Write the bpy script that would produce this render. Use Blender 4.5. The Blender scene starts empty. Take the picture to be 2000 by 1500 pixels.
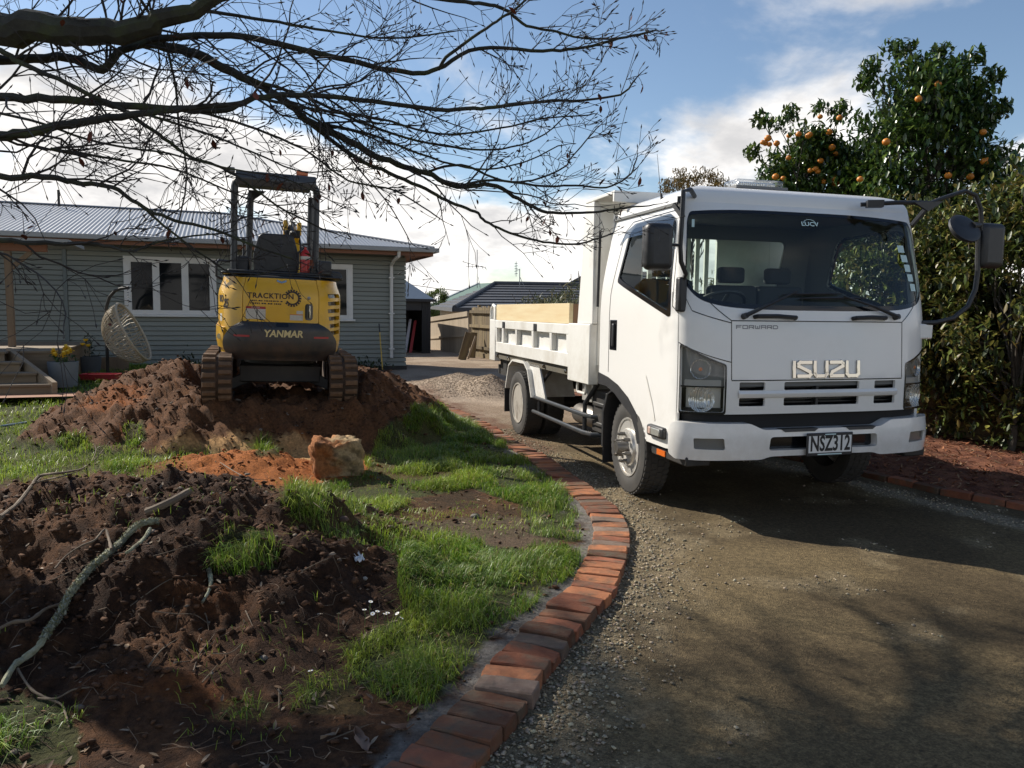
import bpy, bmesh, math, random
import numpy as np
from mathutils import Vector, Matrix
from mathutils.geometry import delaunay_2d_cdt
random.seed(7)
RNG = np.random.default_rng(11)
R = math.radians
scene = bpy.context.scene
COL = scene.collection

# ---------------------------------------------------------------- camera
CAM_H = 1.45
PITCH, ROLL = R(5.4), R(0.7)
FPX = 1500.0
_fw = np.array([0, math.cos(PITCH), -math.sin(PITCH)])
_u0 = np.array([0, math.sin(PITCH), math.cos(PITCH)])
_r0 = np.array([1.0, 0, 0])
_rt = _r0 * math.cos(ROLL) + _u0 * math.sin(ROLL)
_up = -_r0 * math.sin(ROLL) + _u0 * math.cos(ROLL)
_C = np.array([0, 0, CAM_H])
cd = bpy.data.cameras.new('camera')
cd.sensor_width = 36.0
cd.lens = 36.0 * FPX / 2000.0
cd.clip_start = 0.05
cd.clip_end = 5000
cam = bpy.data.objects.new('camera', cd)
COL.objects.link(cam)
cam.matrix_world = Matrix(((_rt[0], _up[0], -_fw[0], 0), (_rt[1], _up[1], -_fw[1], 0),
                           (_rt[2], _up[2], -_fw[2], CAM_H), (0, 0, 0, 1)))
scene.camera = cam

def ray(x, y):
    return _fw + _rt * ((x - 1000.0) / FPX) - _up * ((y - 750.0) / FPX)
def at(x, y, Y):                 # the point of a sight line at distance Y ahead
    d = ray(x, y)
    return Vector(_C + d * (Y / d[1]))
def gnd(x, y, z=0.0):            # where a sight line meets the level z
    d = ray(x, y)
    return Vector(_C + d * ((z - CAM_H) / d[2]))

# ---------------------------------------------------------------- light
SUN_AZ = (-0.855, 0.52)
SUN_EL = R(37)
scene.view_settings.view_transform = 'Standard'
scene.view_settings.look = 'None'
scene.view_settings.exposure = 0.5
scene.view_settings.gamma = 1.0
sl = bpy.data.lights.new('sun', 'SUN')
sl.energy = 5.0
sl.angle = R(0.53)
sl.color = (1.0, 0.93, 0.82)
sun = bpy.data.objects.new('sun', sl)
COL.objects.link(sun)
sdir = Vector((SUN_AZ[0] * math.cos(SUN_EL), SUN_AZ[1] * math.cos(SUN_EL), math.sin(SUN_EL))).normalized()
sun.rotation_euler = sdir.to_track_quat('Z', 'Y').to_euler()
sun.location = (-10, 10, 20)

world = bpy.data.worlds.new('World')
scene.world = world
world.use_nodes = True
wn, wl = world.node_tree.nodes, world.node_tree.links
for n in list(wn):
    wn.remove(n)
w_out = wn.new('ShaderNodeOutputWorld')
w_bg = wn.new('ShaderNodeBackground')
w_bg.inputs['Strength'].default_value = 0.090
sky = wn.new('ShaderNodeTexSky')
sky.sky_type = 'NISHITA'
sky.sun_disc = False
sky.sun_elevation = SUN_EL
sky.sun_rotation = math.atan2(sdir.x, sdir.y)
sky.air_density = 1.0
sky.dust_density = 0.25
sky.ozone_density = 1.6
def wmath(op, a, b=None, c=None):
    n = wn.new('ShaderNodeMath'); n.operation = op
    for i, v in enumerate((a, b, c)):
        if v is None:
            continue
        if isinstance(v, (int, float)):
            n.inputs[i].default_value = v
        else:
            wl.new(v, n.inputs[i])
    return n.outputs[0]
tc = wn.new('ShaderNodeTexCoord')
sep = wn.new('ShaderNodeSeparateXYZ')
wl.new(tc.outputs['Generated'], sep.inputs[0])
zc = wmath('MAXIMUM', sep.outputs[2], 0.0)
den = wmath('ADD', zc, 0.32)
cmb = wn.new('ShaderNodeCombineXYZ')
wl.new(wmath('DIVIDE', sep.outputs[0], den), cmb.inputs[0])
wl.new(wmath('DIVIDE', sep.outputs[1], den), cmb.inputs[1])
def wnoise(scale, detail, rough, off, dist=0.0):
    mp = wn.new('ShaderNodeMapping'); mp.inputs['Location'].default_value = off
    wl.new(cmb.outputs[0], mp.inputs[0])
    n = wn.new('ShaderNodeTexNoise')
    n.inputs['Scale'].default_value = scale; n.inputs['Detail'].default_value = detail
    n.inputs['Roughness'].default_value = rough; n.inputs['Distortion'].default_value = dist
    wl.new(mp.outputs[0], n.inputs['Vector'])
    return n.outputs['Fac']
def wrange(v, a, b, c=0.0, d=1.0):
    n = wn.new('ShaderNodeMapRange'); n.interpolation_type = 'SMOOTHSTEP'
    wl.new(v, n.inputs[0])
    for i, q in enumerate((a, b, c, d)):
        n.inputs[i + 1].default_value = q
    return n.outputs[0]
big = wnoise(1.5, 8, 0.55, (7.21, 1.7, 0.0), 0.25)
fine = wnoise(4.2, 7, 0.6, (8.0, 2.0, 0.0))
low = wrange(zc, 0.02, 0.42, 0.20, -0.055)         # more cloud lower down the sky
mask = wrange(wmath('ADD', big, low), 0.535, 0.66)
shade = wrange(wmath('ADD', wmath('MULTIPLY', fine, 0.5), wmath('MULTIPLY', big, 0.6)), 0.44, 0.72)
c_cl = wn.new('ShaderNodeMix'); c_cl.data_type = 'RGBA'
wl.new(shade, c_cl.inputs['Factor'])
c_cl.inputs['A'].default_value = (11.4, 11.0, 10.5, 1)
c_cl.inputs['B'].default_value = (5.6, 5.55, 5.6, 1)
c_mx = wn.new('ShaderNodeMix'); c_mx.data_type = 'RGBA'
wl.new(mask, c_mx.inputs['Factor'])
wl.new(sky.outputs[0], c_mx.inputs['A'])
wl.new(c_cl.outputs['Result'], c_mx.inputs['B'])
wl.new(c_mx.outputs['Result'], w_bg.inputs['Color'])
wl.new(w_bg.outputs[0], w_out.inputs[0])

# ---------------------------------------------------------------- helpers: materials
def new_mat(name):
    m = bpy.data.materials.new(name); m.use_nodes = True
    nt = m.node_tree
    b = nt.nodes['Principled BSDF']
    return m, nt, b
def pm(name, c, c2=None, scale=8.0, rough=0.5, metal=0.0, bump=0.0, bscale=None, detail=6, coat=0.0,
       rand=0.0, spec=0.5, dirt=None, dscale=2.0, damt=0.5, rough2=None, stretch=None, dlo=0.5, dhi=0.7, zdirt=None):
    m, nt, b = new_mat(name)
    N, L = nt.nodes, nt.links
    b.inputs['Roughness'].default_value = rough
    b.inputs['Metallic'].default_value = metal
    b.inputs['Specular IOR Level'].default_value = spec
    b.inputs['Coat Weight'].default_value = coat
    b.inputs['Coat Roughness'].default_value = 0.06
    t = N.new('ShaderNodeTexCoord')
    src = t.outputs['Object']
    if stretch:
        mp = N.new('ShaderNodeMapping'); mp.inputs['Scale'].default_value = stretch
        L.new(src, mp.inputs[0]); src = mp.outputs[0]
    oi = None
    if rand > 0:
        oi = N.new('ShaderNodeObjectInfo')
        va = N.new('ShaderNodeVectorMath'); va.operation = 'ADD'
        sc_ = N.new('ShaderNodeMath'); sc_.operation = 'MULTIPLY'; sc_.inputs[1].default_value = 37.0
        L.new(oi.outputs['Random'], sc_.inputs[0])
        L.new(src, va.inputs[0]); L.new(sc_.outputs[0], va.inputs[1]); src = va.outputs[0]
    def noise(s, d=detail, r=0.6):
        n = N.new('ShaderNodeTexNoise'); n.inputs['Scale'].default_value = s
        n.inputs['Detail'].default_value = d; n.inputs['Roughness'].default_value = r
        L.new(src, n.inputs['Vector']); return n.outputs['Fac']
    col = None
    if c2 is not None:
        mx = N.new('ShaderNodeMix'); mx.data_type = 'RGBA'
        mr = N.new('ShaderNodeMapRange'); mr.inputs[1].default_value = 0.3; mr.inputs[2].default_value = 0.7
        L.new(noise(scale), mr.inputs[0]); L.new(mr.outputs[0], mx.inputs['Factor'])
        mx.inputs['A'].default_value = (*c, 1); mx.inputs['B'].default_value = (*c2, 1)
        col = mx.outputs['Result']
    else:
        rg = N.new('ShaderNodeRGB'); rg.outputs[0].default_value = (*c, 1); col = rg.outputs[0]
    if rand > 0:
        hv = N.new('ShaderNodeHueSaturation')
        r1 = N.new('ShaderNodeMapRange'); r1.inputs[3].default_value = 1 - rand; r1.inputs[4].default_value = 1 + rand
        L.new(oi.outputs['Random'], r1.inputs[0]); L.new(r1.outputs[0], hv.inputs['Value'])
        L.new(col, hv.inputs['Color']); col = hv.outputs[0]
    if dirt is not None:
        mx = N.new('ShaderNodeMix'); mx.data_type = 'RGBA'
        mr = N.new('ShaderNodeMapRange'); mr.inputs[1].default_value = dlo; mr.inputs[2].default_value = dhi
        mr.inputs[4].default_value = damt
        L.new(noise(dscale, 8, 0.65), mr.inputs[0]); L.new(mr.outputs[0], mx.inputs['Factor'])
        L.new(col, mx.inputs['A']); mx.inputs['B'].default_value = (*dirt, 1); col = mx.outputs['Result']
    if zdirt is not None:         # road grime, thickest low down on the vehicle
        sz = N.new('ShaderNodeSeparateXYZ'); L.new(t.outputs['Object'], sz.inputs[0])
        mz = N.new('ShaderNodeMapRange'); mz.inputs[1].default_value = zdirt[1]; mz.inputs[2].default_value = zdirt[0]; mz.inputs[4].default_value = zdirt[2]; L.new(sz.outputs[2], mz.inputs[0])
        nz = N.new('ShaderNodeMapRange'); nz.inputs[1].default_value = 0.35; nz.inputs[2].default_value = 0.65; L.new(noise(5, 9, 0.75), nz.inputs[0])
        mm = N.new('ShaderNodeMath'); mm.operation = 'MULTIPLY'; L.new(mz.outputs[0], mm.inputs[0]); L.new(nz.outputs[0], mm.inputs[1])
        mx = N.new('ShaderNodeMix'); mx.data_type = 'RGBA'; L.new(mm.outputs[0], mx.inputs['Factor']); L.new(col, mx.inputs['A']); mx.inputs['B'].default_value = (*zdirt[3], 1); col = mx.outputs['Result']
    L.new(col, b.inputs['Base Color'])
    if rough2 is not None:
        mr = N.new('ShaderNodeMapRange'); mr.inputs[3].default_value = rough; mr.inputs[4].default_value = rough2
        L.new(noise(scale * 0.7), mr.inputs[0]); L.new(mr.outputs[0], b.inputs['Roughness'])
    if bump > 0:
        bp = N.new('ShaderNodeBump'); bp.inputs['Strength'].default_value = 1.0
        bp.inputs['Distance'].default_value = bump
        L.new(noise(bscale or scale * 3), bp.inputs['Height']); L.new(bp.outputs[0], b.inputs['Normal'])
    return m
def attr_mat(name, attr, rough=0.7, vscale=30.0, vamt=0.35, bump=0.0, bscale=60.0, trans=0.0, spec=0.3, b2=None):
    """colour from a per-vertex attribute, broken up by fine noise"""
    m, nt, b = new_mat(name)
    N, L = nt.nodes, nt.links
    b.inputs['Roughness'].default_value = rough
    b.inputs['Specular IOR Level'].default_value = spec
    a = N.new('ShaderNodeAttribute'); a.attribute_name = attr
    t = N.new('ShaderNodeTexCoord')
    n = N.new('ShaderNodeTexNoise'); n.inputs['Scale'].default_value = vscale; n.inputs['Detail'].default_value = 8
    n.inputs['Roughness'].default_value = 0.65
    L.new(t.outputs['Object'], n.inputs['Vector'])
    mr = N.new('ShaderNodeMapRange'); mr.inputs[1].default_value = 0.3; mr.inputs[2].default_value = 0.7
    mr.inputs[3].default_value = 1 - vamt; mr.inputs[4].default_value = 1 + vamt
    L.new(n.outputs['Fac'], mr.inputs[0])
    hv = N.new('ShaderNodeHueSaturation'); L.new(mr.outputs[0], hv.inputs['Value']); L.new(a.outputs['Color'], hv.inputs['Color'])
    L.new(hv.outputs[0], b.inputs['Base Color'])
    if bump > 0:
        n2 = N.new('ShaderNodeTexNoise'); n2.inputs['Scale'].default_value = bscale; n2.inputs['Detail'].default_value = 7
        n2.inputs['Roughness'].default_value = 0.7
        L.new(t.outputs['Object'], n2.inputs['Vector'])
        bp = N.new('ShaderNodeBump'); bp.inputs['Strength'].default_value = 1.0; bp.inputs['Distance'].default_value = bump
        L.new(n2.outputs['Fac'], bp.inputs['Height']); L.new(bp.outputs[0], b.inputs['Normal'])
    if trans > 0:
        out = N['Material Output']
        tr = N.new('ShaderNodeBsdfTranslucent'); L.new(hv.outputs[0], tr.inputs['Color'])
        ms = N.new('ShaderNodeMixShader'); ms.inputs[0].default_value = trans
        L.new(b.outputs[0], ms.inputs[1]); L.new(tr.outputs[0], ms.inputs[2]); L.new(ms.outputs[0], out.inputs[0])
    return m
def glass_mat(name, tint, refl=1.0, rough=0.02):
    m, nt, b = new_mat(name)
    N, L = nt.nodes, nt.links
    N.remove(b)
    tr = N.new('ShaderNodeBsdfTransparent'); tr.inputs[0].default_value = (*tint, 1)
    gl = N.new('ShaderNodeBsdfGlossy'); gl.inputs['Roughness'].default_value = rough
    fr = N.new('ShaderNodeFresnel'); fr.inputs[0].default_value = 1.5
    ge = N.new('ShaderNodeNewGeometry'); io = N.new('ShaderNodeMapRange'); io.inputs[3].default_value = 1.5; io.inputs[4].default_value = 1 / 1.5
    L.new(ge.outputs['Backfacing'], io.inputs[0]); L.new(io.outputs[0], fr.inputs[0])
    mu = N.new('ShaderNodeMath'); mu.operation = 'MULTIPLY'; mu.inputs[1].default_value = refl; mu.use_clamp = True
    L.new(fr.outputs[0], mu.inputs[0])
    ms = N.new('ShaderNodeMixShader'); L.new(mu.outputs[0], ms.inputs[0])
    L.new(tr.outputs[0], ms.inputs[1]); L.new(gl.outputs[0], ms.inputs[2])
    L.new(ms.outputs[0], N['Material Output'].inputs[0])
    return m
# ---------------------------------------------------------------- helpers: objects
def tag(o, label=None, cat=None, group=None, kind=None):
    if label: o['label'] = label
    if cat: o['category'] = cat
    if group: o['group'] = group
    if kind: o['kind'] = kind
    return o
def thing(name, label, cat, loc=(0, 0, 0), rotz=0.0, group=None):
    o = bpy.data.objects.new(name, None)
    COL.objects.link(o)
    o.location = loc; o.rotation_euler = (0, 0, rotz); o.empty_display_size = 0.2
    return tag(o, label, cat, group)
def copy_tree(o, parent=None):
    c = o.copy(); COL.objects.link(c); c.parent = parent
    for ch in o.children:
        copy_tree(ch, c)
    return c
def obj_mesh(name, me, m, parent=None, kind=None):
    o = bpy.data.objects.new(name, me); COL.objects.link(o)
    if m is not None and not me.materials: me.materials.append(m)
    if parent is not None: o.parent = parent
    if kind: o['kind'] = kind
    return o
def np_mesh(name, V, F, smooth=False, colors=None, attr='col'):
    """fast mesh from arrays; F is (n,3) or (n,4)"""
    V = np.asarray(V, np.float32); F = np.asarray(F, np.int32)
    me = bpy.data.meshes.new(name)
    me.vertices.add(len(V)); me.vertices.foreach_set('co', V.ravel())
    k = F.shape[1]
    me.loops.add(F.size); me.loops.foreach_set('vertex_index', F.ravel())
    me.polygons.add(len(F)); me.polygons.foreach_set('loop_start', np.arange(0, F.size, k, dtype=np.int32))
    me.polygons.foreach_set('loop_total', np.full(len(F), k, np.int32))
    if smooth: me.polygons.foreach_set('use_smooth', np.ones(len(F), bool))
    if colors is not None:
        a = me.color_attributes.new(attr, 'FLOAT_COLOR', 'POINT')
        c = np.ones((len(V), 4), np.float32); c[:, :3] = colors
        a.data.foreach_set('color', c.ravel())
    me.update(calc_edges=True)
    return me
def vunit(v):
    v = Vector(v); return v.normalized() if v.length > 1e-9 else Vector((0, 0, 1))
class MB:
    def __init__(s): s.v = []; s.f = []
    def add(s, V, F):
        o = len(s.v); s.v += [tuple(p) for p in V]; s.f += [tuple(i + o for i in f) for f in F]; return s
    def box(s, x0, x1, y0, y1, z0, z1, M=None):
        V = [(x, y, z) for z in (z0, z1) for y in (y0, y1) for x in (x0, x1)]
        if M is not None: V = [M @ Vector(p) for p in V]
        return s.add(V, [(0, 2, 3, 1), (4, 5, 7, 6), (0, 1, 5, 4), (2, 6, 7, 3), (0, 4, 6, 2), (1, 3, 7, 5)])
    def hexa(s, B, T):           # bottom quad, top quad, both counter-clockwise seen from above
        return s.add(list(B) + list(T), [(3, 2, 1, 0), (4, 5, 6, 7), (0, 1, 5, 4), (1, 2, 6, 5), (2, 3, 7, 6), (3, 0, 4, 7)])
    def bar(s, p0, p1, w, h, up=(0, 0, 1)):      # rectangular bar between two points
        p0, p1 = Vector(p0), Vector(p1); d = vunit(p1 - p0); u = Vector(up)
        a = d.cross(u)
        if a.length < 1e-5: a = d.cross(Vector((1, 0, 0)))
        a.normalize(); u = a.cross(d).normalized()
        q = []
        for p in (p0, p1):
            for i, j in ((-1, -1), (1, -1), (1, 1), (-1, 1)): q.append(p + a * (i * w / 2) + u * (j * h / 2))
        return s.add(q, [(0, 1, 2, 3), (7, 6, 5, 4), (0, 4, 5, 1), (1, 5, 6, 2), (2, 6, 7, 3), (3, 7, 4, 0)])
    def tube(s, pts, r, n=8, caps=True, flat=1.0):
        pts = [Vector(p) for p in pts]
        rs = r if isinstance(r, (list, tuple)) else [r] * len(pts)
        V = []; F = []; ref = None
        for i, p in enumerate(pts):
            d = vunit(pts[min(i + 1, len(pts) - 1)] - pts[max(i - 1, 0)])
            if ref is None:
                ref = Vector((0, 0, 1)) if abs(d.z) < 0.9 else Vector((1, 0, 0))
            a = d.cross(ref)
            if a.length < 1e-4: a = d.cross(Vector((0.3, 1, 0.2)))
            a.normalize(); b = a.cross(d).normalized(); ref = b
            for k in range(n):
                t = 2 * math.pi * k / n
                V.append(p + a * (math.cos(t) * rs[i]) + b * (math.sin(t) * rs[i] * flat))
        for i in range(len(pts) - 1):
            for k in range(n):
                F.append((i * n + k, i * n + (k + 1) % n, (i + 1) * n + (k + 1) % n, (i + 1) * n + k))
        if caps:
            F.append(tuple(range(n))[::-1]); F.append(tuple((len(pts) - 1) * n + k for k in range(n)))
        return s.add(V, F)
    def cyl(s, p0, p1, r0, r1=None, n=20): return s.tube([p0, p1], [r0, r0 if r1 is None else r1], n)
    def lathe(s, prof, n=32, M=None, closed=False):      # profile of (radius, height) round local z
        V = []; F = []
        for (r, z) in prof:
            for k in range(n):
                t = 2 * math.pi * k / n; p = Vector((r * math.cos(t), r * math.sin(t), z))
                V.append(M @ p if M is not None else p)
        m = len(prof)
        for i in range(m if closed else m - 1):
            j = (i + 1) % m
            for k in range(n): F.append((i * n + k, i * n + (k + 1) % n, j * n + (k + 1) % n, j * n + k))
        if not closed:
            F.append(tuple(range(n))[::-1]); F.append(tuple((m - 1) * n + k for k in range(n)))
        return s.add(V, F)
    def prism(s, poly, d0, d1, f):       # 2-D outline extruded; f(u,v,d) gives the point
        n = len(poly)
        V = [f(u, v, d0) for u, v in poly] + [f(u, v, d1) for u, v in poly]
        F = [tuple(range(n))[::-1], tuple(range(n, 2 * n))] + [(i, (i + 1) % n, n + (i + 1) % n, n + i) for i in range(n)]
        return s.add(V, F)
    def build(s, name, m, parent=None, smooth=True, bevel=0.0, ang=35, seg=2, kind=None):
        me = bpy.data.meshes.new(name)
        me.from_pydata(s.v, [], s.f); me.update()
        bm = bmesh.new(); bm.from_mesh(me); bmesh.ops.recalc_face_normals(bm, faces=bm.faces)
        bm.to_mesh(me); bm.free()
        if smooth:
            me.polygons.foreach_set('use_smooth', np.ones(len(me.polygons), bool))
            me.set_sharp_from_angle(angle=R(ang))
        o = obj_mesh(name, me, m, parent, kind)
        if bevel > 0:
            md = o.modifiers.new('bevel', 'BEVEL'); md.width = bevel; md.segments = seg
            md.limit_method = 'ANGLE'; md.angle_limit = R(40); md.harden_normals = False
        return o
def rounded(poly, r, n=4):
    """round the corners of a 2-D outline; r is one radius or one per corner"""
    out = []; m = len(poly)
    for i in range(m):
        p = Vector(poly[i]); a = Vector(poly[i - 1]) - p; b = Vector(poly[(i + 1) % m]) - p
        rr = r[i] if isinstance(r, (list, tuple)) else r
        rr = min(rr, a.length * 0.45, b.length * 0.45)
        if rr < 1e-4: out.append(tuple(p)); continue
        p0 = p + a.normalized() * rr; p1 = p + b.normalized() * rr
        for k in range(n + 1):
            t = k / n; out.append(tuple(p0 * (1 - t) ** 2 + p * (2 * t * (1 - t)) + p1 * t * t))
    return out
def inside(poly, x, y):
    c = False; n = len(poly); j = n - 1
    for i in range(n):
        xi, yi = poly[i]; xj, yj = poly[j]
        if (yi > y) != (yj > y) and x < (xj - xi) * (y - yi) / (yj - yi + 1e-12) + xi: c = not c
        j = i
    return c
def inside_np(poly, X, Y):
    c = np.zeros(X.shape, bool); n = len(poly); j = n - 1
    for i in range(n):
        xi, yi = poly[i][0], poly[i][1]; xj, yj = poly[j][0], poly[j][1]
        t = ((yi > Y) != (yj > Y)) & (X < (xj - xi) * (Y - yi) / (yj - yi + 1e-12) + xi)
        c ^= t; j = i
    return c
def text_obj(name, body, m, parent, loc, rot, size, ext=0.002, sx=1.0, shear=0.0, bold=0.0, align='CENTER', space=1.0):
    cu = bpy.data.curves.new(name, 'FONT'); cu.body = body; cu.size = size; cu.extrude = ext; cu.shear = shear
    cu.offset = bold; cu.align_x = align; cu.align_y = 'CENTER'; cu.space_character = space; cu.resolution_u = 3
    t = bpy.data.objects.new(name + '_tmp', cu); COL.objects.link(t)
    dg = bpy.context.evaluated_depsgraph_get(); dg.update()
    me = bpy.data.meshes.new_from_object(t.evaluated_get(dg))
    bpy.data.objects.remove(t); bpy.data.curves.remove(cu)
    o = obj_mesh(name, me, None, parent); me.materials.clear(); me.materials.append(m)
    o.location = loc; o.rotation_euler = rot; o.scale = (sx, 1, 1)
    return o
# value noise on arrays
_perm = np.random.default_rng(3).random((256, 256))
def vnoise(x, y):
    xi = np.floor(x).astype(int); yi = np.floor(y).astype(int); fx = x - xi; fy = y - yi
    fx = fx * fx * (3 - 2 * fx); fy = fy * fy * (3 - 2 * fy)
    a = _perm[xi & 255, yi & 255]; b = _perm[(xi + 1) & 255, yi & 255]
    c = _perm[xi & 255, (yi + 1) & 255]; d = _perm[(xi + 1) & 255, (yi + 1) & 255]
    return (a * (1 - fx) + b * fx) * (1 - fy) + (c * (1 - fx) + d * fx) * fy
def fbm(x, y, o=5, g=0.5):
    s = 0; a = 1.0; t = 0
    for i in range(o):
        s = s + a * vnoise(x * 2 ** i + 17.3 * i, y * 2 ** i + 9.1 * i); t += a; a *= g
    return s / t
def lumps(x, y, cell, seed=0):
    """round clods: one per jittered cell, of uneven size"""
    u, v = x / cell, y / cell; iu = np.floor(u).astype(int); iv = np.floor(v).astype(int); best = np.zeros(np.shape(x))
    for di in (-1, 0, 1):
        for dj in (-1, 0, 1):
            a, b = iu + di, iv + dj
            r1 = _perm[(a * 7 + seed) & 255, (b * 13 + 5) & 255]; r2 = _perm[(a * 3 + 91) & 255, (b * 11 + seed) & 255]; r3 = _perm[(a * 5 + 17 + seed) & 255, (b * 17 + 3) & 255]
            rad = 0.25 + 0.65 * r3 * r3; d2 = ((u - a - r1) ** 2 + (v - b - r2) ** 2) / rad ** 2
            best = np.maximum(best, np.sqrt(np.clip(1 - d2, 0, 1)) * rad)
    return best * cell
def sstep(a, b, x):
    t = np.clip((x - a) / (b - a), 0, 1); return t * t * (3 - 2 * t)
# ================================================================ GROUND
EDGE = [(-1.3, 0.2), (-0.75, 1.2), (-0.26, 2.21), (-0.05, 2.66), (0.06, 3.0), (0.22, 3.38), (0.44, 3.89), (0.59, 4.47), (0.665, 5.03),
        (0.62, 5.65), (0.46, 6.39), (0.24, 7.37), (-0.01, 8.25), (-0.39, 9.7), (-0.99, 11.42), (-1.72, 13.33), (-2.35, 15.0), (-2.75, 16.4)]
def catmull(P, n=24):
    P = [Vector(p) for p in P]; out = []
    for i in range(len(P) - 1):
        a = P[max(i - 1, 0)]; b = P[i]; c = P[i + 1]; d = P[min(i + 2, len(P) - 1)]
        for k in range(n):
            t = k / n
            out.append(0.5 * ((2 * b) + (c - a) * t + (2 * a - 5 * b + 4 * c - d) * t * t + (3 * b - a - 3 * c + d) * t ** 3))
    out.append(P[-1]); return out
EC = catmull([(x, y) for x, y in EDGE])
_ey = np.array([p.y for p in EC]); _ex = np.array([p.x for p in EC])
def edge_x(y): return np.interp(y, _ey, _ex)

EXC_LOC = (-2.66, 8.72); EXC_ROT = R(18.4)
def height(x, y):
    x = np.asarray(x, float); y = np.asarray(y, float)
    z = 0.045 + 0.15 * sstep(8.5, 13, y) * sstep(-3.0, -6.0, x)
    # soil heap in front
    dx = x + 1.78; dy = y - 4.12
    rx = np.where(dx > 0, 1.62, 3.3); ry = np.where(dy > 0, 1.25, 2.0)
    r = np.sqrt((dx / rx) ** 2 + (dy / ry) ** 2)
    wob = (fbm(x * 1.3 + 5, y * 1.3, 3) - 0.5)
    r = r * (1 + 0.25 * wob)
    A = 0.47 * np.clip(np.cos(np.clip(r, 0, 1) * math.pi) * 0.5 + 0.5, 0, 1) ** 0.85
    # heap the excavator stands on
    dx = x + 2.75; dy = y - 9.3
    rx = np.where(dx > 0, 2.25, 3.0); ry = np.where(dy > 0, 2.3, 2.35)
    r = np.sqrt((dx / rx) ** 2 + (dy / ry) ** 2) * (1 + 0.3 * (fbm(x * 1.1, y * 1.1 + 8, 3) - 0.5))
    B = 0.78 * np.clip(1 - np.clip(r, 0, 1) ** 2.2, 0, 1) ** 1.1
    ca, sa = math.cos(EXC_ROT), math.sin(EXC_ROT)
    ux = (x - EXC_LOC[0]) * ca + (y - EXC_LOC[1]) * sa; uy = -(x - EXC_LOC[0]) * sa + (y - EXC_LOC[1]) * ca
    flat = sstep(1.05, 0.72, np.abs(ux)) * sstep(1.5, 1.15, np.abs(uy + 0.1))
    B = B * (1 - flat) + np.minimum(B, 0.40) * flat
    # low heap of clay between the two
    K = 0.13 * np.exp(-(((x + 2.35) / 0.75) ** 2 + ((y - 6.55) / 0.42) ** 2))
    soil = np.clip((A + B + K) / 0.16, 0, 1)
    n1 = fbm(x * 3.1, y * 3.1, 4) - 0.5; n2 = fbm(x * 9 + 3, y * 9, 4) - 0.5; wx = x + 0.10 * (fbm(x * 8, y * 8, 3) - 0.5); wy = y + 0.10 * (fbm(x * 8 + 50, y * 8, 3) - 0.5); n3 = lumps(wx, wy, 0.30, 3) * 0.20 + lumps(wx, wy, 0.13, 9) * 0.5 + lumps(wx, wy, 0.065, 20) * 0.7
    rid = 1 - np.abs(fbm(x * 5.5 + 11, y * 5.5, 4) * 2 - 1)
    z = z + A + B + K + soil * (0.16 * n1 + 0.10 * n2 + 0.07 * (rid - 0.6) + n3 * (0.24 + 0.66 * sstep(5.5, 7.2, y)) - 0.03) + 0.03 * n1
    fine = fbm(x * 26, y * 26 + 4, 3) - 0.5
    z = z + fine * (0.012 + 0.034 * soil)
    e = edge_x(y) - 0.12 - x          # falls to the brick edging
    z = np.where(e < 0.35, z * sstep(-0.02, 0.35, e) + 0.035 * (1 - sstep(-0.02, 0.35, e)), z)
    return np.maximum(z, 0.012)
def height1(x, y): return float(height(np.array([x]), np.array([y]))[0])
def on_soil(px, py, y0=1.7, y1=14):     # where a sight line meets the garden
    d = ray(px, py); ts = np.arange(y0, y1, 0.02); P = _C[None] + d[None] * (ts / d[1])[:, None]
    h = height(P[:, 0], P[:, 1]); k = np.argmax(P[:, 2] <= h)
    if not (P[:, 2] <= h).any(): return gnd(px, py, 0.1)
    return Vector((P[k, 0], P[k, 1], h[k]))

# soil kinds, by place: dark topsoil, orange clay, yellow sand, short turf
def blob(x, y, cx, cy, rx, ry, rot=0.0):
    c, s = math.cos(rot), math.sin(rot); u = ((x - cx) * c + (y - cy) * s) / rx; v = (-(x - cx) * s + (y - cy) * c) / ry
    return u * u + v * v
GRASS = []
def gpoly(pts, dens, ln, name=''):
    GRASS.append(([tuple(on_soil(*p)[:2]) for p in pts], dens, ln))
gpoly([(545, 985), (620, 945), (715, 925), (735, 860), (800, 818), (890, 812), (990, 862), (1065, 925), (1122, 985), (1128, 1062), (1035, 1045), (1015, 985), (920, 955), (800, 975), (705, 1005), (620, 1005)], 1.0, 0.11)
gpoly([(790, 1085), (880, 1052), (990, 1070), (1135, 1085), (1135, 1118), (1058, 1180), (965, 1240), (925, 1300), (850, 1375), (760, 1375), (690, 1330), (680, 1265), (750, 1220), (800, 1195), (790, 1140)], 0.95, 0.10)
gpoly([(580, 985), (700, 1000), (800, 1040), (900, 1060), (790, 1090), (690, 1060), (600, 1030)], 0.42, 0.07)
gpoly([(780, 975), (900, 955), (1010, 990), (1030, 1050), (880, 1050), (780, 1020)], 0.14, 0.05)
gpoly([(0, 1350), (110, 1370), (160, 1440), (150, 1500), (-60, 1500)], 0.9, 0.10)
gpoly([(415, 1120), (420, 1070), (470, 1035), (530, 1050), (545, 1100), (480, 1130)], 0.75, 0.12)
gpoly([(500, 890), (500, 862), (530, 855), (545, 895)], 1.0, 0.17)
gpoly([(240, 872), (240, 830), (280, 825), (285, 865)], 0.9, 0.09)
gpoly([(195, 925), (210, 895), (285, 875), (270, 915)], 0.8, 0.10)
gpoly([(120, 885), (110, 862), (165, 850), (175, 885)], 0.9, 0.13)
gpoly([(420, 1410), (430, 1370), (520, 1365), (530, 1410)], 0.35, 0.08)
gpoly([(585, 1400), (600, 1330), (680, 1320), (720, 1400)], 0.5, 0.08)
gpoly([(560, 1010), (580, 980), (640, 990), (640, 1030)], 0.6, 0.09)
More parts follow.
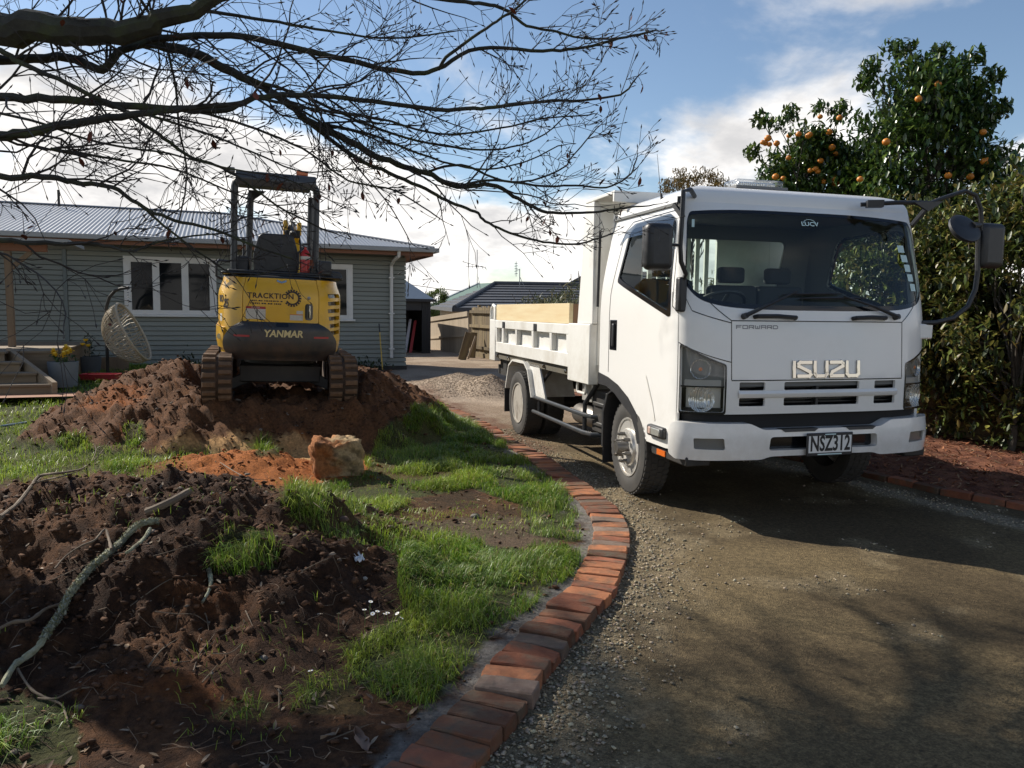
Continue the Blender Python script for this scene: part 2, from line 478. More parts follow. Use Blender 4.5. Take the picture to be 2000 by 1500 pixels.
GNZ = lambda x, y: fbm(x * 2.2 + 40, y * 2.2, 3)
def lawn_mask(x, y):       # the old lawn left over outside the heaps
    z0 = 0.045 + 0.15 * sstep(8.5, 13, y) * sstep(-3.0, -6.0, x)
    free = sstep(0.11, 0.04, height(x, y) - z0)
    return free * sstep(5.6, 6.4, y + 0.35 * (fbm(x * 1.7, y * 1.7, 2) - 0.5)) * sstep(-2.6, -3.0, x + 0.5 * (GNZ(x, y) - 0.5)) \
        + free * sstep(10.8, 11.5, y)
NX, NY = 330, 440
vv = 0.9 * (17.6 / 0.9) ** (np.arange(NY) / (NY - 1))
V = np.zeros((NY, NX, 3))
for j, y in enumerate(vv):
    xr = edge_x(y) - 0.10; xl = -1.02 * y - 2.0
    V[j, :, 0] = xr + (xl - xr) * (np.arange(NX) / (NX - 1)) ** 1.15; V[j, :, 1] = y
X, Y = V[..., 0], V[..., 1]
V[..., 2] = height(X, Y)
dark = np.array([0.043, 0.0205, 0.0105]); brown = np.array([0.105, 0.048, 0.021]); clay = np.array([0.33, 0.11, 0.028])
sand = np.array([0.46, 0.27, 0.115]); turf = np.array([0.045, 0.060, 0.018]); path = np.array([0.105, 0.072, 0.046])
n = fbm(X * 2.3, Y * 2.3 + 20, 5); nf = fbm(X * 14, Y * 14, 4)
c = dark + (brown - dark) * sstep(0.42, 0.66, n * 0.6 + nf * 0.4)[..., None]
c = c + (brown * 1.25 - c) * (sstep(6.0, 7.6, Y) * 0.8)[..., None]
def lay(c, col, m): return c + (col - c) * np.clip(m, 0, 1)[..., None]
wb = (n - 0.5) * 1.9 + (nf - 0.5) * 1.1
c = lay(c, clay, sstep(1.45, 0.55, blob(X, Y, -2.25, 6.5, 1.6, 0.85, 0.12) + wb))
c = lay(c, clay * 0.7, sstep(1.1, 0.6, blob(X, Y, -4.25, 8.2, 0.42, 0.28, -0.5) + wb * 1.6) * 0.8)
c = lay(c, clay * 0.7, sstep(1.1, 0.6, blob(X, Y, -3.5, 7.3, 0.35, 0.2) + wb * 1.6) * 0.7)
c = lay(c, clay * 0.7, sstep(1.1, 0.6, blob(X, Y, -4.2, 6.9, 0.6, 0.25) + wb))
c = lay(c, sand, sstep(1.1, 0.65, blob(X, Y, -2.35, 7.10, 1.0, 0.32, 0.05) + wb * 0.7))
c = lay(c, clay * 0.45, sstep(1.0, 0.4, blob(X, Y, -1.25, 2.62, 0.35, 0.10) + wb) * 0.6)
c = lay(c, clay * 0.35, sstep(1.0, 0.4, blob(X, Y, -1.3, 3.2, 0.2, 0.12) + wb) * 0.5)
c = lay(c, path, sstep(1.15, 0.8, blob(X, Y, -0.20, 4.75, 0.62, 0.42, 0.3) + wb * 0.6))
gm = np.clip(lawn_mask(X, Y), 0, 1)
for poly, dn, ln in GRASS:
    gm = np.maximum(gm, inside_np(poly, X, Y) * min(1, dn * 1.0))
c = lay(c, turf, gm * 0.85)
c = lay(c, np.array([0.20, 0.185, 0.165]), sstep(0.16, 0.04, edge_x(Y) - 0.12 - X + (nf - 0.5) * 0.3) * 0.9)   # mortar bedding beside the bricks
idx = np.arange(NX * NY).reshape(NY, NX)
F = np.stack([idx[:-1, :-1], idx[1:, :-1], idx[1:, 1:], idx[:-1, 1:]], -1).reshape(-1, 4)
M_SOIL = attr_mat('soil', 'col', rough=0.92, vscale=38, vamt=0.5, bump=0.022, bscale=85, spec=0.2)
me = np_mesh('garden_ground', V.reshape(-1, 3), F, True, c.reshape(-1, 3))
tag(obj_mesh('garden_ground', me, M_SOIL), 'dug over garden of dark soil and orange clay heaps beside the drive', kind='structure')

# everything beyond: one sheet to the horizon
M_FAR = pm('far_ground', (0.06, 0.075, 0.03), (0.09, 0.085, 0.045), scale=0.6, rough=0.95)
b = MB(); b.add([(-1500, -200, -0.12), (1500, -200, -0.12), (1500, 2500, -0.12), (-1500, 2500, -0.12)], [(0, 1, 2, 3)])
tag(b.build('ground', M_FAR, smooth=False), kind='structure')

# ---------------------------------------------------------------- driveway
def drive_h(x, y):
    z = 0.016 * (fbm(x * 1.2, y * 1.2 + 3, 3) - 0.5) + 0.006 * (fbm(x * 7, y * 7, 3) - 0.5)
    z = z + 0.31 * np.clip(1 - np.sqrt(((x + 1.0) / 1.35) ** 2 + ((y - 14.2) / 2.0) ** 2) * (1 + 0.35 * (fbm(x * 1.5, y * 1.5, 3) - 0.5)), 0, 1) ** 1.15
    z = z + 0.27 * np.clip(1 - np.sqrt(((x + 0.35) / 0.62) ** 2 + ((y - 13.2) / 0.8) ** 2), 0, 1)
    return z
NXd, NYd = 260, 360
vv = 0.6 * (40 / 0.6) ** (np.arange(NYd) / (NYd - 1))
V = np.zeros((NYd, NXd, 3))
for j, y in enumerate(vv):
    xl = edge_x(y) - 0.3 if y < 16.2 else -9.0 + 0 * y
    xl = edge_x(y) - 0.3 - sstep(15.0, 16.4, y) * 6.0
    V[j, :, 0] = xl + (7.5 - xl) * np.linspace(0, 1, NXd); V[j, :, 1] = y
X, Y = V[..., 0], V[..., 1]
far = sstep(7.5, 12.0, Y + 1.2 * (fbm(X, Y, 3) - 0.5))
V[..., 2] = drive_h(X, Y)
n = fbm(X * 1.6, Y * 1.6, 5); nf = fbm(X * 9, Y * 9, 4)
seal = np.array([0.078, 0.056, 0.029]); seal2 = np.array([0.130, 0.095, 0.048]); grav = np.array([0.33, 0.255, 0.185]); grav2 = np.array([0.24, 0.175, 0.12])
c = seal + (seal2 - seal) * sstep(0.35, 0.65, n)[..., None]
ex = X - edge_x(Y)
c = lay(c, np.array([0.21, 0.165, 0.10]), sstep(0.62, 0.12, ex + (nf - 0.5) * 0.7) * 0.75 * sstep(9, 7, Y))
c = lay(c, np.array([0.27, 0.23, 0.165]), sstep(0.20, 0.03, np.abs(X - (3.35 - 0.5 * (Y - 6.0)) + 0.12 + (nf - 0.5) * 0.25)) * 0.7 * sstep(9, 8, Y))
c = lay(c, np.array([0.20, 0.155, 0.09]), sstep(0.58, 0.74, fbm(X * 2.7 + 9, Y * 2.7, 4)) * 0.6)
c = lay(c, grav + (grav2 - grav) * sstep(0.4, 0.65, n)[..., None], far)
c = lay(c, np.array([0.13, 0.062, 0.035]), sstep(0.55, 0.05, ex + (nf - 0.5) * 0.8) * sstep(6.9, 8.2, Y) * sstep(14.5, 12.5, Y) * 0.85)
idx = np.arange(NXd * NYd).reshape(NYd, NXd)
F = np.stack([idx[:-1, :-1], idx[:-1, 1:], idx[1:, 1:], idx[1:, :-1]], -1).reshape(-1, 4)
m, nt, bs = new_mat('drive_surface')
N, L = nt.nodes, nt.links
bs.inputs['Roughness'].default_value = 0.9; bs.inputs['Specular IOR Level'].default_value = 0.25
a = N.new('ShaderNodeAttribute'); a.attribute_name = 'col'
t = N.new('ShaderNodeTexCoord')
vo = N.new('ShaderNodeTexVoronoi'); vo.inputs['Scale'].default_value = 140; L.new(t.outputs['Object'], vo.inputs['Vector'])
no = N.new('ShaderNodeTexNoise'); no.inputs['Scale'].default_value = 30; no.inputs['Detail'].default_value = 9; no.inputs['Roughness'].default_value = 0.75
L.new(t.outputs['Object'], no.inputs['Vector'])
r1 = N.new('ShaderNodeMapRange'); r1.inputs[1].default_value = 0.3; r1.inputs[2].default_value = 0.7; r1.inputs[3].default_value = 0.45; r1.inputs[4].default_value = 1.55
L.new(no.outputs['Fac'], r1.inputs[0])
sx = N.new('ShaderNodeSeparateColor'); L.new(vo.outputs['Color'], sx.inputs[0])
r2 = N.new('ShaderNodeMapRange'); r2.inputs[3].default_value = 0.68; r2.inputs[4].default_value = 1.35; L.new(sx.outputs[0], r2.inputs[0])
mu = N.new('ShaderNodeMath'); mu.operation = 'MULTIPLY'; L.new(r1.outputs[0], mu.inputs[0]); L.new(r2.outputs[0], mu.inputs[1])
hv = N.new('ShaderNodeHueSaturation'); L.new(mu.outputs[0], hv.inputs['Value']); L.new(a.outputs['Color'], hv.inputs['Color'])
L.new(hv.outputs[0], bs.inputs['Base Color'])
ad = N.new('ShaderNodeMath'); ad.operation = 'ADD'; L.new(vo.outputs['Distance'], ad.inputs[0]); L.new(no.outputs['Fac'], ad.inputs[1])
bp = N.new('ShaderNodeBump'); bp.inputs['Distance'].default_value = 0.0045; L.new(ad.outputs[0], bp.inputs['Height']); L.new(bp.outputs[0], bs.inputs['Normal'])
M_DRIVE = m
tag(obj_mesh('driveway', np_mesh('driveway', V.reshape(-1, 3), F, True, c.reshape(-1, 3)), M_DRIVE), 'brown compacted gravel driveway with paler loose gravel by the house', kind='structure')

# ---------------------------------------------------------------- brick edging
def brick_mat(name, c, c2):
    return pm(name, c, c2, scale=14, rough=0.88, bump=0.004, bscale=55, rand=0.3, dirt=(0.10, 0.085, 0.06), dscale=9, damt=0.75, spec=0.25, dlo=0.46, dhi=0.66)
BR = [brick_mat('brick_red', (0.26, 0.096, 0.050), (0.175, 0.062, 0.035)), brick_mat('brick_orange', (0.345, 0.140, 0.064), (0.25, 0.096, 0.047)),
      brick_mat('brick_brown', (0.155, 0.068, 0.036), (0.11, 0.05, 0.03)), brick_mat('brick_grey', (0.21, 0.155, 0.12), (0.15, 0.095, 0.07))]
def brick_mesh(w, l, h, seed):
    rg = random.Random(seed); bm = bmesh.new(); bmesh.ops.create_cube(bm, size=1.0)
    for v in bm.verts:
        v.co = Vector((v.co.x * l, v.co.y * w, v.co.z * h))
    bmesh.ops.subdivide_edges(bm, edges=list(bm.edges), cuts=2, use_grid_fill=True)
    bmesh.ops.bevel(bm, geom=[e for e in bm.edges if len(e.link_faces) == 2 and e.calc_face_angle() > 0.5], offset=0.005, segments=1, affect='EDGES')
    chip = [Vector((rg.choice((-1, 1)) * l / 2, rg.choice((-1, 1)) * w / 2, h / 2)) for _ in range(2)]
    for v in bm.verts:
        d_ = min((v.co - q).length for q in chip)
        if d_ < 0.035: v.co *= 1 - rg.uniform(0.02, 0.10) * (1 - d_ / 0.035)
        v.co += Vector([rg.uniform(-0.002, 0.002) for _ in range(3)])
    me = bpy.data.meshes.new('brick'); bm.to_mesh(me); bm.free(); return me
BM = [[brick_mesh(0.101, 0.232, 0.11, k) for k in range(6)] for m in BR]
for mi, row in enumerate(BM):
    for me in row: me.materials.append(BR[mi])
edging = thing('brick_edging', 'curved edging of red bricks laid side by side along the garden', 'brick edging')
pts = EC; step = 0.1065; acc = 0.0; nxt = 0.0; nb = 0
rg = random.Random(5)
for i in range(len(pts) - 1):
    a, b = pts[i], pts[i + 1]; d = (b - a).length
    while nxt <= acc + d:
        t = (nxt - acc) / d; p = a + (b - a) * t; tg = (b - a).normalized()
        if 1.3 < p.y < 14.6:
            mi = rg.choices((0, 1, 2, 3), (0.38, 0.33, 0.23, 0.06))[0]
            o = bpy.data.objects.new('brick', BM[mi][rg.randrange(6)]); COL.objects.link(o); o.parent = edging
            far_sink = 0.035 * float(sstep(7.2, 9.0, p.y))
            o.location = (p.x + rg.uniform(-0.008, 0.008), p.y, -0.003 - far_sink + rg.gauss(0, 0.0045))
            o.rotation_euler = (rg.gauss(0, 0.03), rg.gauss(0, 0.025), math.atan2(tg.y, tg.x) - math.pi / 2 + rg.gauss(0, 0.03)); nb += 1
        nxt += step
    acc += d
mb = MB(); V = []
for q, q2 in zip(EC[:-1], EC[1:]):
    if 1.2 < q.y < 14.7:
        tg = (q2 - q).normalized(); s_ = Vector((tg.y, -tg.x)); zz = 0.038 - 0.035 * float(sstep(7.2, 9.0, q.y)); V += [(*(q - s_ * 0.112), zz - 0.012), (*q, zz), (*(q + s_ * 0.105), zz - 0.02)]
mb.add(V, [(3 * i + k, 3 * i + k + 1, 3 * i + k + 4, 3 * i + k + 3) for i in range(len(V) // 3 - 1) for k in (0, 1)])
mb.build('joint_filling', pm('joint_sand', (0.085, 0.068, 0.05), (0.045, 0.036, 0.026), scale=40, rough=0.95, bump=0.004, bscale=90), edging)
# right-hand edging: bricks end to end
RE = [Vector((2.45, 8.5)), Vector((3.18, 6.9)), Vector((3.38, 6.54)), Vector((3.56, 6.17)), Vector((3.89, 5.71)), Vector((4.5, 4.7)), Vector((5.4, 3.4))]
redge = thing('brick_edging', 'straight low edging of dull red bricks along the bark mulch bed', 'brick edging')
RC = catmull(RE, 12); acc = 0.0; nxt = 0.0
for i in range(len(RC) - 1):
    a, b = RC[i], RC[i + 1]; d = (b - a).length
    while nxt <= acc + d:
        p = a + (b - a) * ((nxt - acc) / d); tg = (b - a).normalized()
        mi = rg.choices((0, 2), (0.6, 0.4))[0]
        o = bpy.data.objects.new('brick', BM[mi][rg.randrange(6)]); COL.objects.link(o); o.parent = redge
        o.location = (p.x, p.y, 0.0 + rg.uniform(-0.006, 0.006)); o.rotation_euler = (0, rg.uniform(-.03, .03), math.atan2(tg.y, tg.x) + rg.uniform(-.03, .03))
        nxt += 0.243
    acc += d
# ---------------------------------------------------------------- mulch bed
RCy = np.array([p.y for p in RC])[::-1]; RCx = np.array([p.x for p in RC])[::-1]
def redge_x(y): return np.interp(y, RCy, RCx)
NXm, NYm = 130, 170
vv = np.linspace(3.5, 13.5, NYm); V = np.zeros((NYm, NXm, 3))
for j, y in enumerate(vv):
    x0 = redge_x(y) + 0.03 if y < 8.5 else 2.45 - 0.40 * (y - 8.5)
    x1 = 9.2 - 0.374 * y
    V[j, :, 0] = x0 + (x1 - x0) * np.linspace(0, 1, NXm); V[j, :, 1] = y
X, Y = V[..., 0], V[..., 1]
V[..., 2] = 0.035 + 0.05 * sstep(0, 0.6, X - redge_x(Y)) + 0.05 * (fbm(X * 6, Y * 6, 4) - 0.5)
nf = fbm(X * 11, Y * 11, 4)
c = np.array([0.10, 0.035, 0.02]) + (np.array([0.21, 0.085, 0.045]) - np.array([0.10, 0.035, 0.02])) * sstep(0.35, 0.7, nf)[..., None]
idx = np.arange(NXm * NYm).reshape(NYm, NXm)
F = np.stack([idx[:-1, :-1], idx[:-1, 1:], idx[1:, 1:], idx[1:, :-1]], -1).reshape(-1, 4)
tag(obj_mesh('mulch_bed', np_mesh('mulch_bed', V.reshape(-1, 3), F, True, c.reshape(-1, 3)), attr_mat('mulch', 'col', 0.85, 60, 0.6, 0.02, 60)), 'reddish bark mulch bed below the hedge', kind='structure')
def mulch_h(x, y): return 0.06 + 0.03 * (fbm(np.array([x * 6.0]), np.array([y * 6.0]), 4)[0] - 0.5)

# bits: many little solids in one mesh
def scatter(name, P, S, rot, shape, colors, mat, kind='stuff', parent=None, normals_jit=0.3):
    """shape: (verts k x 3, faces) copied to each point with size, random turn and colour"""
    sv, sf = np.array(shape[0], float), np.array(shape[1], int)
    n = len(P); k = len(sv)
    a = rot[:, 0]; ca, sa = np.cos(a), np.sin(a)
    tl = rot[:, 1]; ct, st = np.cos(tl), np.sin(tl)
    S = np.asarray(S); S = S if S.ndim == 2 else np.repeat(S[:, None], 3, 1)
    W = sv[None] * S[:, None, :]
    y2 = W[..., 1] * ct[:, None] - W[..., 2] * st[:, None]; z2 = W[..., 1] * st[:, None] + W[..., 2] * ct[:, None]
    x2 = W[..., 0]
    out = np.stack([x2 * ca[:, None] - y2 * sa[:, None], x2 * sa[:, None] + y2 * ca[:, None], z2], -1) + np.asarray(P)[:, None, :]
    F = (sf[None] + (np.arange(n) * k)[:, None, None]).reshape(-1, sf.shape[1])
    return obj_mesh(name, np_mesh(name, out.reshape(-1, 3), F, False, np.repeat(colors, k, 0)), mat, parent, kind)
OCT = ([(1, 0, 0), (-0.8, 0.15, 0), (0.1, 0.85, 0.1), (-0.1, -0.9, 0), (0.15, 0.1, 0.6), (0, -0.1, -0.5), (0.6, 0.55, 0.3), (-0.55, -0.5, 0.35)],
       [(0, 6, 4), (6, 2, 4), (2, 1, 4), (1, 7, 4), (7, 3, 4), (3, 0, 4), (2, 6, 5), (6, 0, 5), (1, 2, 5), (7, 1, 5), (3, 7, 5), (0, 3, 5)])
LEAF = ([(0, -1, 0), (0.42, -0.25, 0.12), (0.36, 0.4, 0.16), (0, 1, 0.02), (-0.36, 0.4, 0.16), (-0.42, -0.25, 0.12), (0, 0, -0.02)],
        [(0, 1, 6), (1, 2, 6), (2, 3, 6), (3, 4, 6), (4, 5, 6), (5, 0, 6)])
M_STONE = attr_mat('stones', 'col', 0.85, 60, 0.25)
M_BITS = attr_mat('litter', 'col', 0.85, 50, 0.3, trans=0.1)
def rrot(n, tilt): return np.stack([RNG.uniform(0, 6.28, n), RNG.normal(0, tilt, n)], 1)
# loose chips along the outside of the edging and in patches on the drive
P = []; 
while len(P) < 6800:
    y = 1.9 + 7.5 * RNG.random() ** 1.4; e = abs(RNG.normal(0, 0.19)) + 0.11
    x = float(edge_x(y)) + e
    P.append((x, y))
while len(P) < 7700:
    y = 2.0 + 7 * RNG.random() ** 1.2; x = float(edge_x(y)) + 0.15 + RNG.random() * 3.2
    if fbm(np.array([x * 2.7 + 9]), np.array([y * 2.7]), 4)[0] > 0.58 + 0.12 * RNG.random(): P.append((x, y))
while len(P) < 8900:
    y = 5.2 + 2.6 * RNG.random(); x = 3.35 - 0.5 * (y - 6.0) - 0.1 + RNG.normal(0, 0.10); P.append((x, y))
P = np.array(P); z = drive_h(P[:, 0], P[:, 1])
S = 0.004 + 0.0105 * RNG.random(len(P)) ** 2.4
S3 = np.stack([S, S * RNG.uniform(0.7, 1, len(P)), S * RNG.uniform(0.6, 0.9, len(P))], 1)
colr = np.array([0.36, 0.305, 0.215])[None] * RNG.uniform(0.40, 1.2, (len(P), 1)) * RNG.uniform(0.94, 1.06, (len(P), 3))
tag(scatter('loose_gravel', np.column_stack([P, z + S * 0.3]), S3, rrot(len(P), 0.4), OCT, colr, M_STONE), 'pale loose stone chips lying along the brick edging', 'gravel')
# gravel on the heap by the house
P = np.column_stack([RNG.normal(-0.6, 0.8, 9000), RNG.normal(13.6, 1.1, 9000)]); z = drive_h(P[:, 0], P[:, 1]); k = (z > 0.03) & (P[:, 0] > edge_x(P[:, 1]) + 0.15); P, z = P[k], z[k]
S = RNG.uniform(0.007, 0.016, len(P)); colr = np.array([0.34, 0.26, 0.185])[None] * RNG.uniform(0.5, 1.25, (len(P), 1))
tag(scatter('gravel_heap_stones', np.column_stack([P, z]), S, rrot(len(P), 0.5), OCT, colr, M_STONE), 'beige gravel spread and heaped on the far end of the drive', 'gravel')
# clods, stones and bark crumbs on the heaps
n0 = 34000; y = 1.9 + 8.5 * RNG.random(n0) ** 1.3; x = edge_x(y) - 0.15 - RNG.random(n0) * (0.75 * y + 1.0)
h = height(x, y); keep = (RNG.random(n0) < np.clip((h - 0.04) / 0.2, 0.12, 1)); x, y, h = x[keep], y[keep], h[keep]
S = (0.004 + 0.024 * RNG.random(len(x)) ** 3.6) * (0.8 + 0.05 * y)
S3 = np.stack([S, S * RNG.uniform(0.7, 1, len(x)), S * RNG.uniform(0.6, 0.9, len(x))], 1)
base = np.where((RNG.random(len(x)) < 0.05)[:, None], np.array([0.20, 0.16, 0.125])[None], np.array([0.078, 0.038, 0.019])[None])
cl = (blob(x, y, -2.1, 6.55, 1.3, 0.6) < 1.0); base[cl] = np.array([0.24, 0.085, 0.027])
tag(scatter('soil_clods', np.column_stack([x, y, h + S * 0.25]), S3, rrot(len(x), 0.5), OCT, base * RNG.uniform(0.5, 1.3, (len(x), 1)), attr_mat('clods', 'col', 0.95, 60, 0.4)), 'crumbs and clods of soil on the heaps', 'soil')
# dead leaves: on the heaps, in the mulch
n0 = 1050; y = 1.9 + 5.0 * RNG.random(n0) ** 1.3; x = edge_x(y) - 0.15 - RNG.random(n0) * (0.7 * y + 0.6); h = height(x, y)
S = RNG.uniform(0.007, 0.026, n0); S3 = np.stack([S * RNG.uniform(0.5, 0.9, n0), S, S * 0.8], 1)
pal = np.array([(0.20, 0.12, 0.065), (0.12, 0.065, 0.035), (0.27, 0.19, 0.12), (0.15, 0.10, 0.07), (0.32, 0.25, 0.18)])
tag(scatter('dead_leaves', np.column_stack([x, y, h + 0.006]), S3, rrot(n0, 0.5), LEAF, pal[RNG.integers(0, 5, n0)] * RNG.uniform(0.6, 1.2, (n0, 1)), M_BITS), 'small dry brown leaves strewn over the soil', 'leaves')
n0 = 7000; y = 4.0 + 6.5 * RNG.random(n0); x = redge_x(y) + 0.05 + RNG.random(n0) ** 1.2 * (9.2 - 0.374 * y - redge_x(y)); h = 0.035 + 0.05 * sstep(0, 0.6, x - redge_x(y)) + 0.05 * (fbm(x * 6, y * 6, 4) - 0.5)
S = RNG.uniform(0.012, 0.04, n0); S3 = np.stack([S * RNG.uniform(0.3, 0.8, n0), S, S], 1)
pal = np.array([(0.23, 0.085, 0.04), (0.14, 0.05, 0.025), (0.32, 0.14, 0.07), (0.19, 0.10, 0.06), (0.30, 0.20, 0.12)])
tag(scatter('mulch_chips', np.column_stack([x, y, h + 0.008]), S3, rrot(n0, 0.4), LEAF, pal[RNG.integers(0, 5, n0)] * RNG.uniform(0.5, 1.3, (n0, 1)), M_BITS), 'red brown bark chips and leaves in the bed', 'mulch')

# ---------------------------------------------------------------- grass
def blades(P, L_, lean, wid, colr, flow=0.0):
    n = len(P); a = RNG.uniform(0, 6.28, n)
    if flow > 0: a = np.where(RNG.random(n) < flow, 9.0 * fbm(P[:, 0] * 1.9 + 6, P[:, 1] * 1.9, 2) + RNG.normal(0, 0.55, n), a)
    a = a + 0.0; d = np.stack([np.cos(a), np.sin(a), 0 * a], 1); s = np.stack([-np.sin(a), np.cos(a), 0 * a], 1)
    w = wid[:, None]; Lc = L_[:, None]; le = lean[:, None]; up = np.array([[0, 0, 1.0]])
    v0 = P - s * w; v1 = P + s * w
    m_ = P + d * (Lc * le * 0.35) + up * Lc * 0.6
    v2 = m_ - s * w * 0.75; v3 = m_ + s * w * 0.75
    v4 = P + d * (Lc * le) + up * (Lc * np.maximum(0.25, 1 - 0.55 * le * le))
    V = np.stack([v0, v1, v3, v2, v4], 1).reshape(-1, 3)
    o = (np.arange(n) * 5)[:, None]
    F = np.concatenate([o + np.array([[0, 1, 2]]), o + np.array([[0, 2, 3]]), o + np.array([[3, 2, 4]])], 0)
    return V, F, np.repeat(colr, 5, 0)
M_GRASS = attr_mat('grass', 'col', 0.45, 20, 0.12, trans=0.35, spec=0.4)
GP = []; GL = []; GC = []
g1 = np.array([0.095, 0.19, 0.020]); g2 = np.array([0.32, 0.39, 0.045]); g3 = np.array([0.26, 0.22, 0.085])
for poly, dn, ln in GRASS:
    pa = np.array(poly); lo, hi = pa.min(0), pa.max(0); area = (hi[0] - lo[0]) * (hi[1] - lo[1])
    ymid = (lo[1] + hi[1]) / 2
    n0 = int(area * dn * 15000 / max(1.0, ymid / 4.0))
    x = RNG.uniform(lo[0], hi[0], n0); y = RNG.uniform(lo[1], hi[1], n0)
    k = inside_np(poly, x + 0.14 * (fbm(x * 4, y * 4, 2) - 0.5), y + 0.14 * (fbm(x * 4 + 9, y * 4, 2) - 0.5)); x, y = x[k], y[k]
    cl = fbm(x * 3.5 + 2, y * 3.5, 3); k = RNG.random(len(x)) < np.clip((cl - 0.36) * 4.2, 0.06, 1); x, y, cl = x[k], y[k], cl[k]
    k = x < edge_x(y) - 0.14; x, y, cl = x[k], y[k], cl[k]
    L_ = 0.86 * ln * RNG.uniform(0.4, 1.3, len(x)) * (0.30 + 1.9 * np.clip(cl - 0.25, 0, 0.6))
    mixv = np.clip(RNG.normal(0.40, 0.28, len(x)) + 1.6 * (fbm(x * 1.6 + 33, y * 1.6, 3) - 0.5), 0, 1)[:, None]
    cc = g1 + (g2 - g1) * mixv; dry = (RNG.random(len(x)) < 0.10); cc[dry] = g3
    GP.append(np.column_stack([x, y, height(x, y) - 0.006])); GL.append(L_); GC.append(cc)
# the old lawn on the left and behind
n0 = 90000; y = 5.6 + 11 * RNG.random(n0) ** 1.25; x = -1.5 - RNG.random(n0) * (0.75 * y); lm = lawn_mask(x, y)
k = (RNG.random(n0) < lm * np.clip((GNZ(x, y) - 0.25) * 2.5, 0.25, 1)) & (x > -0.72 * y - 0.3) & (x < edge_x(y) - 0.15); x, y = x[k], y[k]
GP.append(np.column_stack([x, y, height(x, y) - 0.006])); GL.append(RNG.uniform(0.03, 0.085, len(x)) * (1 + 0.04 * y))
mixv = np.clip(RNG.normal(0.5, 0.3, len(x)), 0, 1)[:, None]; GC.append(g1 + (g2 * 1.1 - g1) * mixv)
# stray blades on the heaps
n0 = 2600; y = 2.0 + 4.5 * RNG.random(n0) ** 1.2; x = edge_x(y) - 0.2 - RNG.random(n0) * (0.7 * y); k = fbm(x * 2.1 + 70, y * 2.1, 3) > 0.57; x, y = x[k], y[k]
GP.append(np.column_stack([x, y, height(x, y) - 0.004])); GL.append(RNG.uniform(0.02, 0.07, len(x))); GC.append(g1 + (g2 - g1) * RNG.random((len(x), 1)))
P = np.concatenate(GP); L_ = np.concatenate(GL); colr = np.concatenate(GC) * RNG.uniform(0.7, 1.25, (len(P), 1))
wid = (0.0011 + 0.0007 * RNG.random(len(P))) * (0.75 + P[:, 1] * 0.12)
V, F, Cc = blades(P, L_, np.abs(RNG.normal(0.75, 0.35, len(P))).clip(0, 1.35), wid, colr, 0.6)
tag(obj_mesh('grass', np_mesh('grass', V, F, False, Cc), M_GRASS), 'long green grass growing between the heaps and the brick edging', 'grass', kind='stuff')
print('bricks', nb, 'blades', len(P))
# ================================================================ TIPPER TRUCK
TRA = R(16)
truck = thing('tipper_truck', 'white forward cab tipper truck parked on the gravel drive', 'truck', (0.94, 6.04, 0.0), TRA)
M_WHITE = pm('truck_white', (0.79, 0.78, 0.755), rough=0.26, coat=0.5, dirt=(0.46, 0.43, 0.37), dscale=1.6, damt=0.22, bump=0.0004, bscale=4, dlo=0.52, dhi=0.8, zdirt=(0.42, 0.95, 0.38, (0.40, 0.35, 0.27)))
M_BEDW = pm('bed_white', (0.76, 0.755, 0.72), rough=0.42, dirt=(0.42, 0.37, 0.29), dscale=2.2, damt=0.40, bump=0.0010, bscale=7, zdirt=(0.45, 1.5, 0.55, (0.36, 0.30, 0.22)))
M_BLK = pm('black_plastic', (0.018, 0.018, 0.02), (0.03, 0.03, 0.032), scale=20, rough=0.45, bump=0.0006, bscale=160)
M_BLKG = pm('black_gloss', (0.008, 0.008, 0.01), rough=0.12)
M_CHAS = pm('chassis_black', (0.014, 0.014, 0.015), (0.04, 0.035, 0.03), scale=5, rough=0.6, bump=0.002, bscale=25)
M_RUB = pm('tyre_rubber', (0.030, 0.029, 0.028), (0.055, 0.050, 0.044), scale=7, rough=0.8, bump=0.001, bscale=80)
M_RIM = pm('rim_silver', (0.62, 0.60, 0.56), rough=0.38, metal=0.55, dirt=(0.20, 0.16, 0.12), dscale=7, damt=0.6)
M_RIMD = pm('rim_dusty', (0.46, 0.43, 0.38), rough=0.5, metal=0.3, dirt=(0.13, 0.10, 0.075), dscale=6, damt=0.8)
M_STEEL = pm('steel', (0.26, 0.25, 0.235), rough=0.42, metal=0.9, dirt=(0.14, 0.10, 0.07), dscale=6, damt=0.6)
M_CHROME = pm('chrome', (0.50, 0.47, 0.42), rough=0.09, metal=1.0)
M_GUARD = pm('guard_tube', (0.07, 0.075, 0.08), rough=0.35, metal=0.4, dirt=(0.2, 0.17, 0.14), dscale=8, damt=0.4)
M_LINING = pm('cab_lining', (0.16, 0.165, 0.165), rough=0.8)
M_SEAT = pm('seat_cloth', (0.05, 0.052, 0.058), rough=0.9, bump=0.001, bscale=120)
M_GREY = pm('grey_plastic', (0.16, 0.16, 0.16), rough=0.5)
M_GLASS = glass_mat('cab_glass', (0.86, 0.94, 0.90), 0.9)
M_LENS = glass_mat('lamp_lens', (0.95, 0.95, 0.93), 1.0)
M_ORANGE = pm('orange_lens', (0.6, 0.13, 0.02), rough=0.25)
M_AMBER = pm('amber_bulb', (0.6, 0.16, 0.03), rough=0.2)
M_DECAL = pm('decal_pale', (0.55, 0.72, 0.72), rough=0.5)
M_LETTER = pm('letter_grey', (0.22, 0.22, 0.23), rough=0.4)
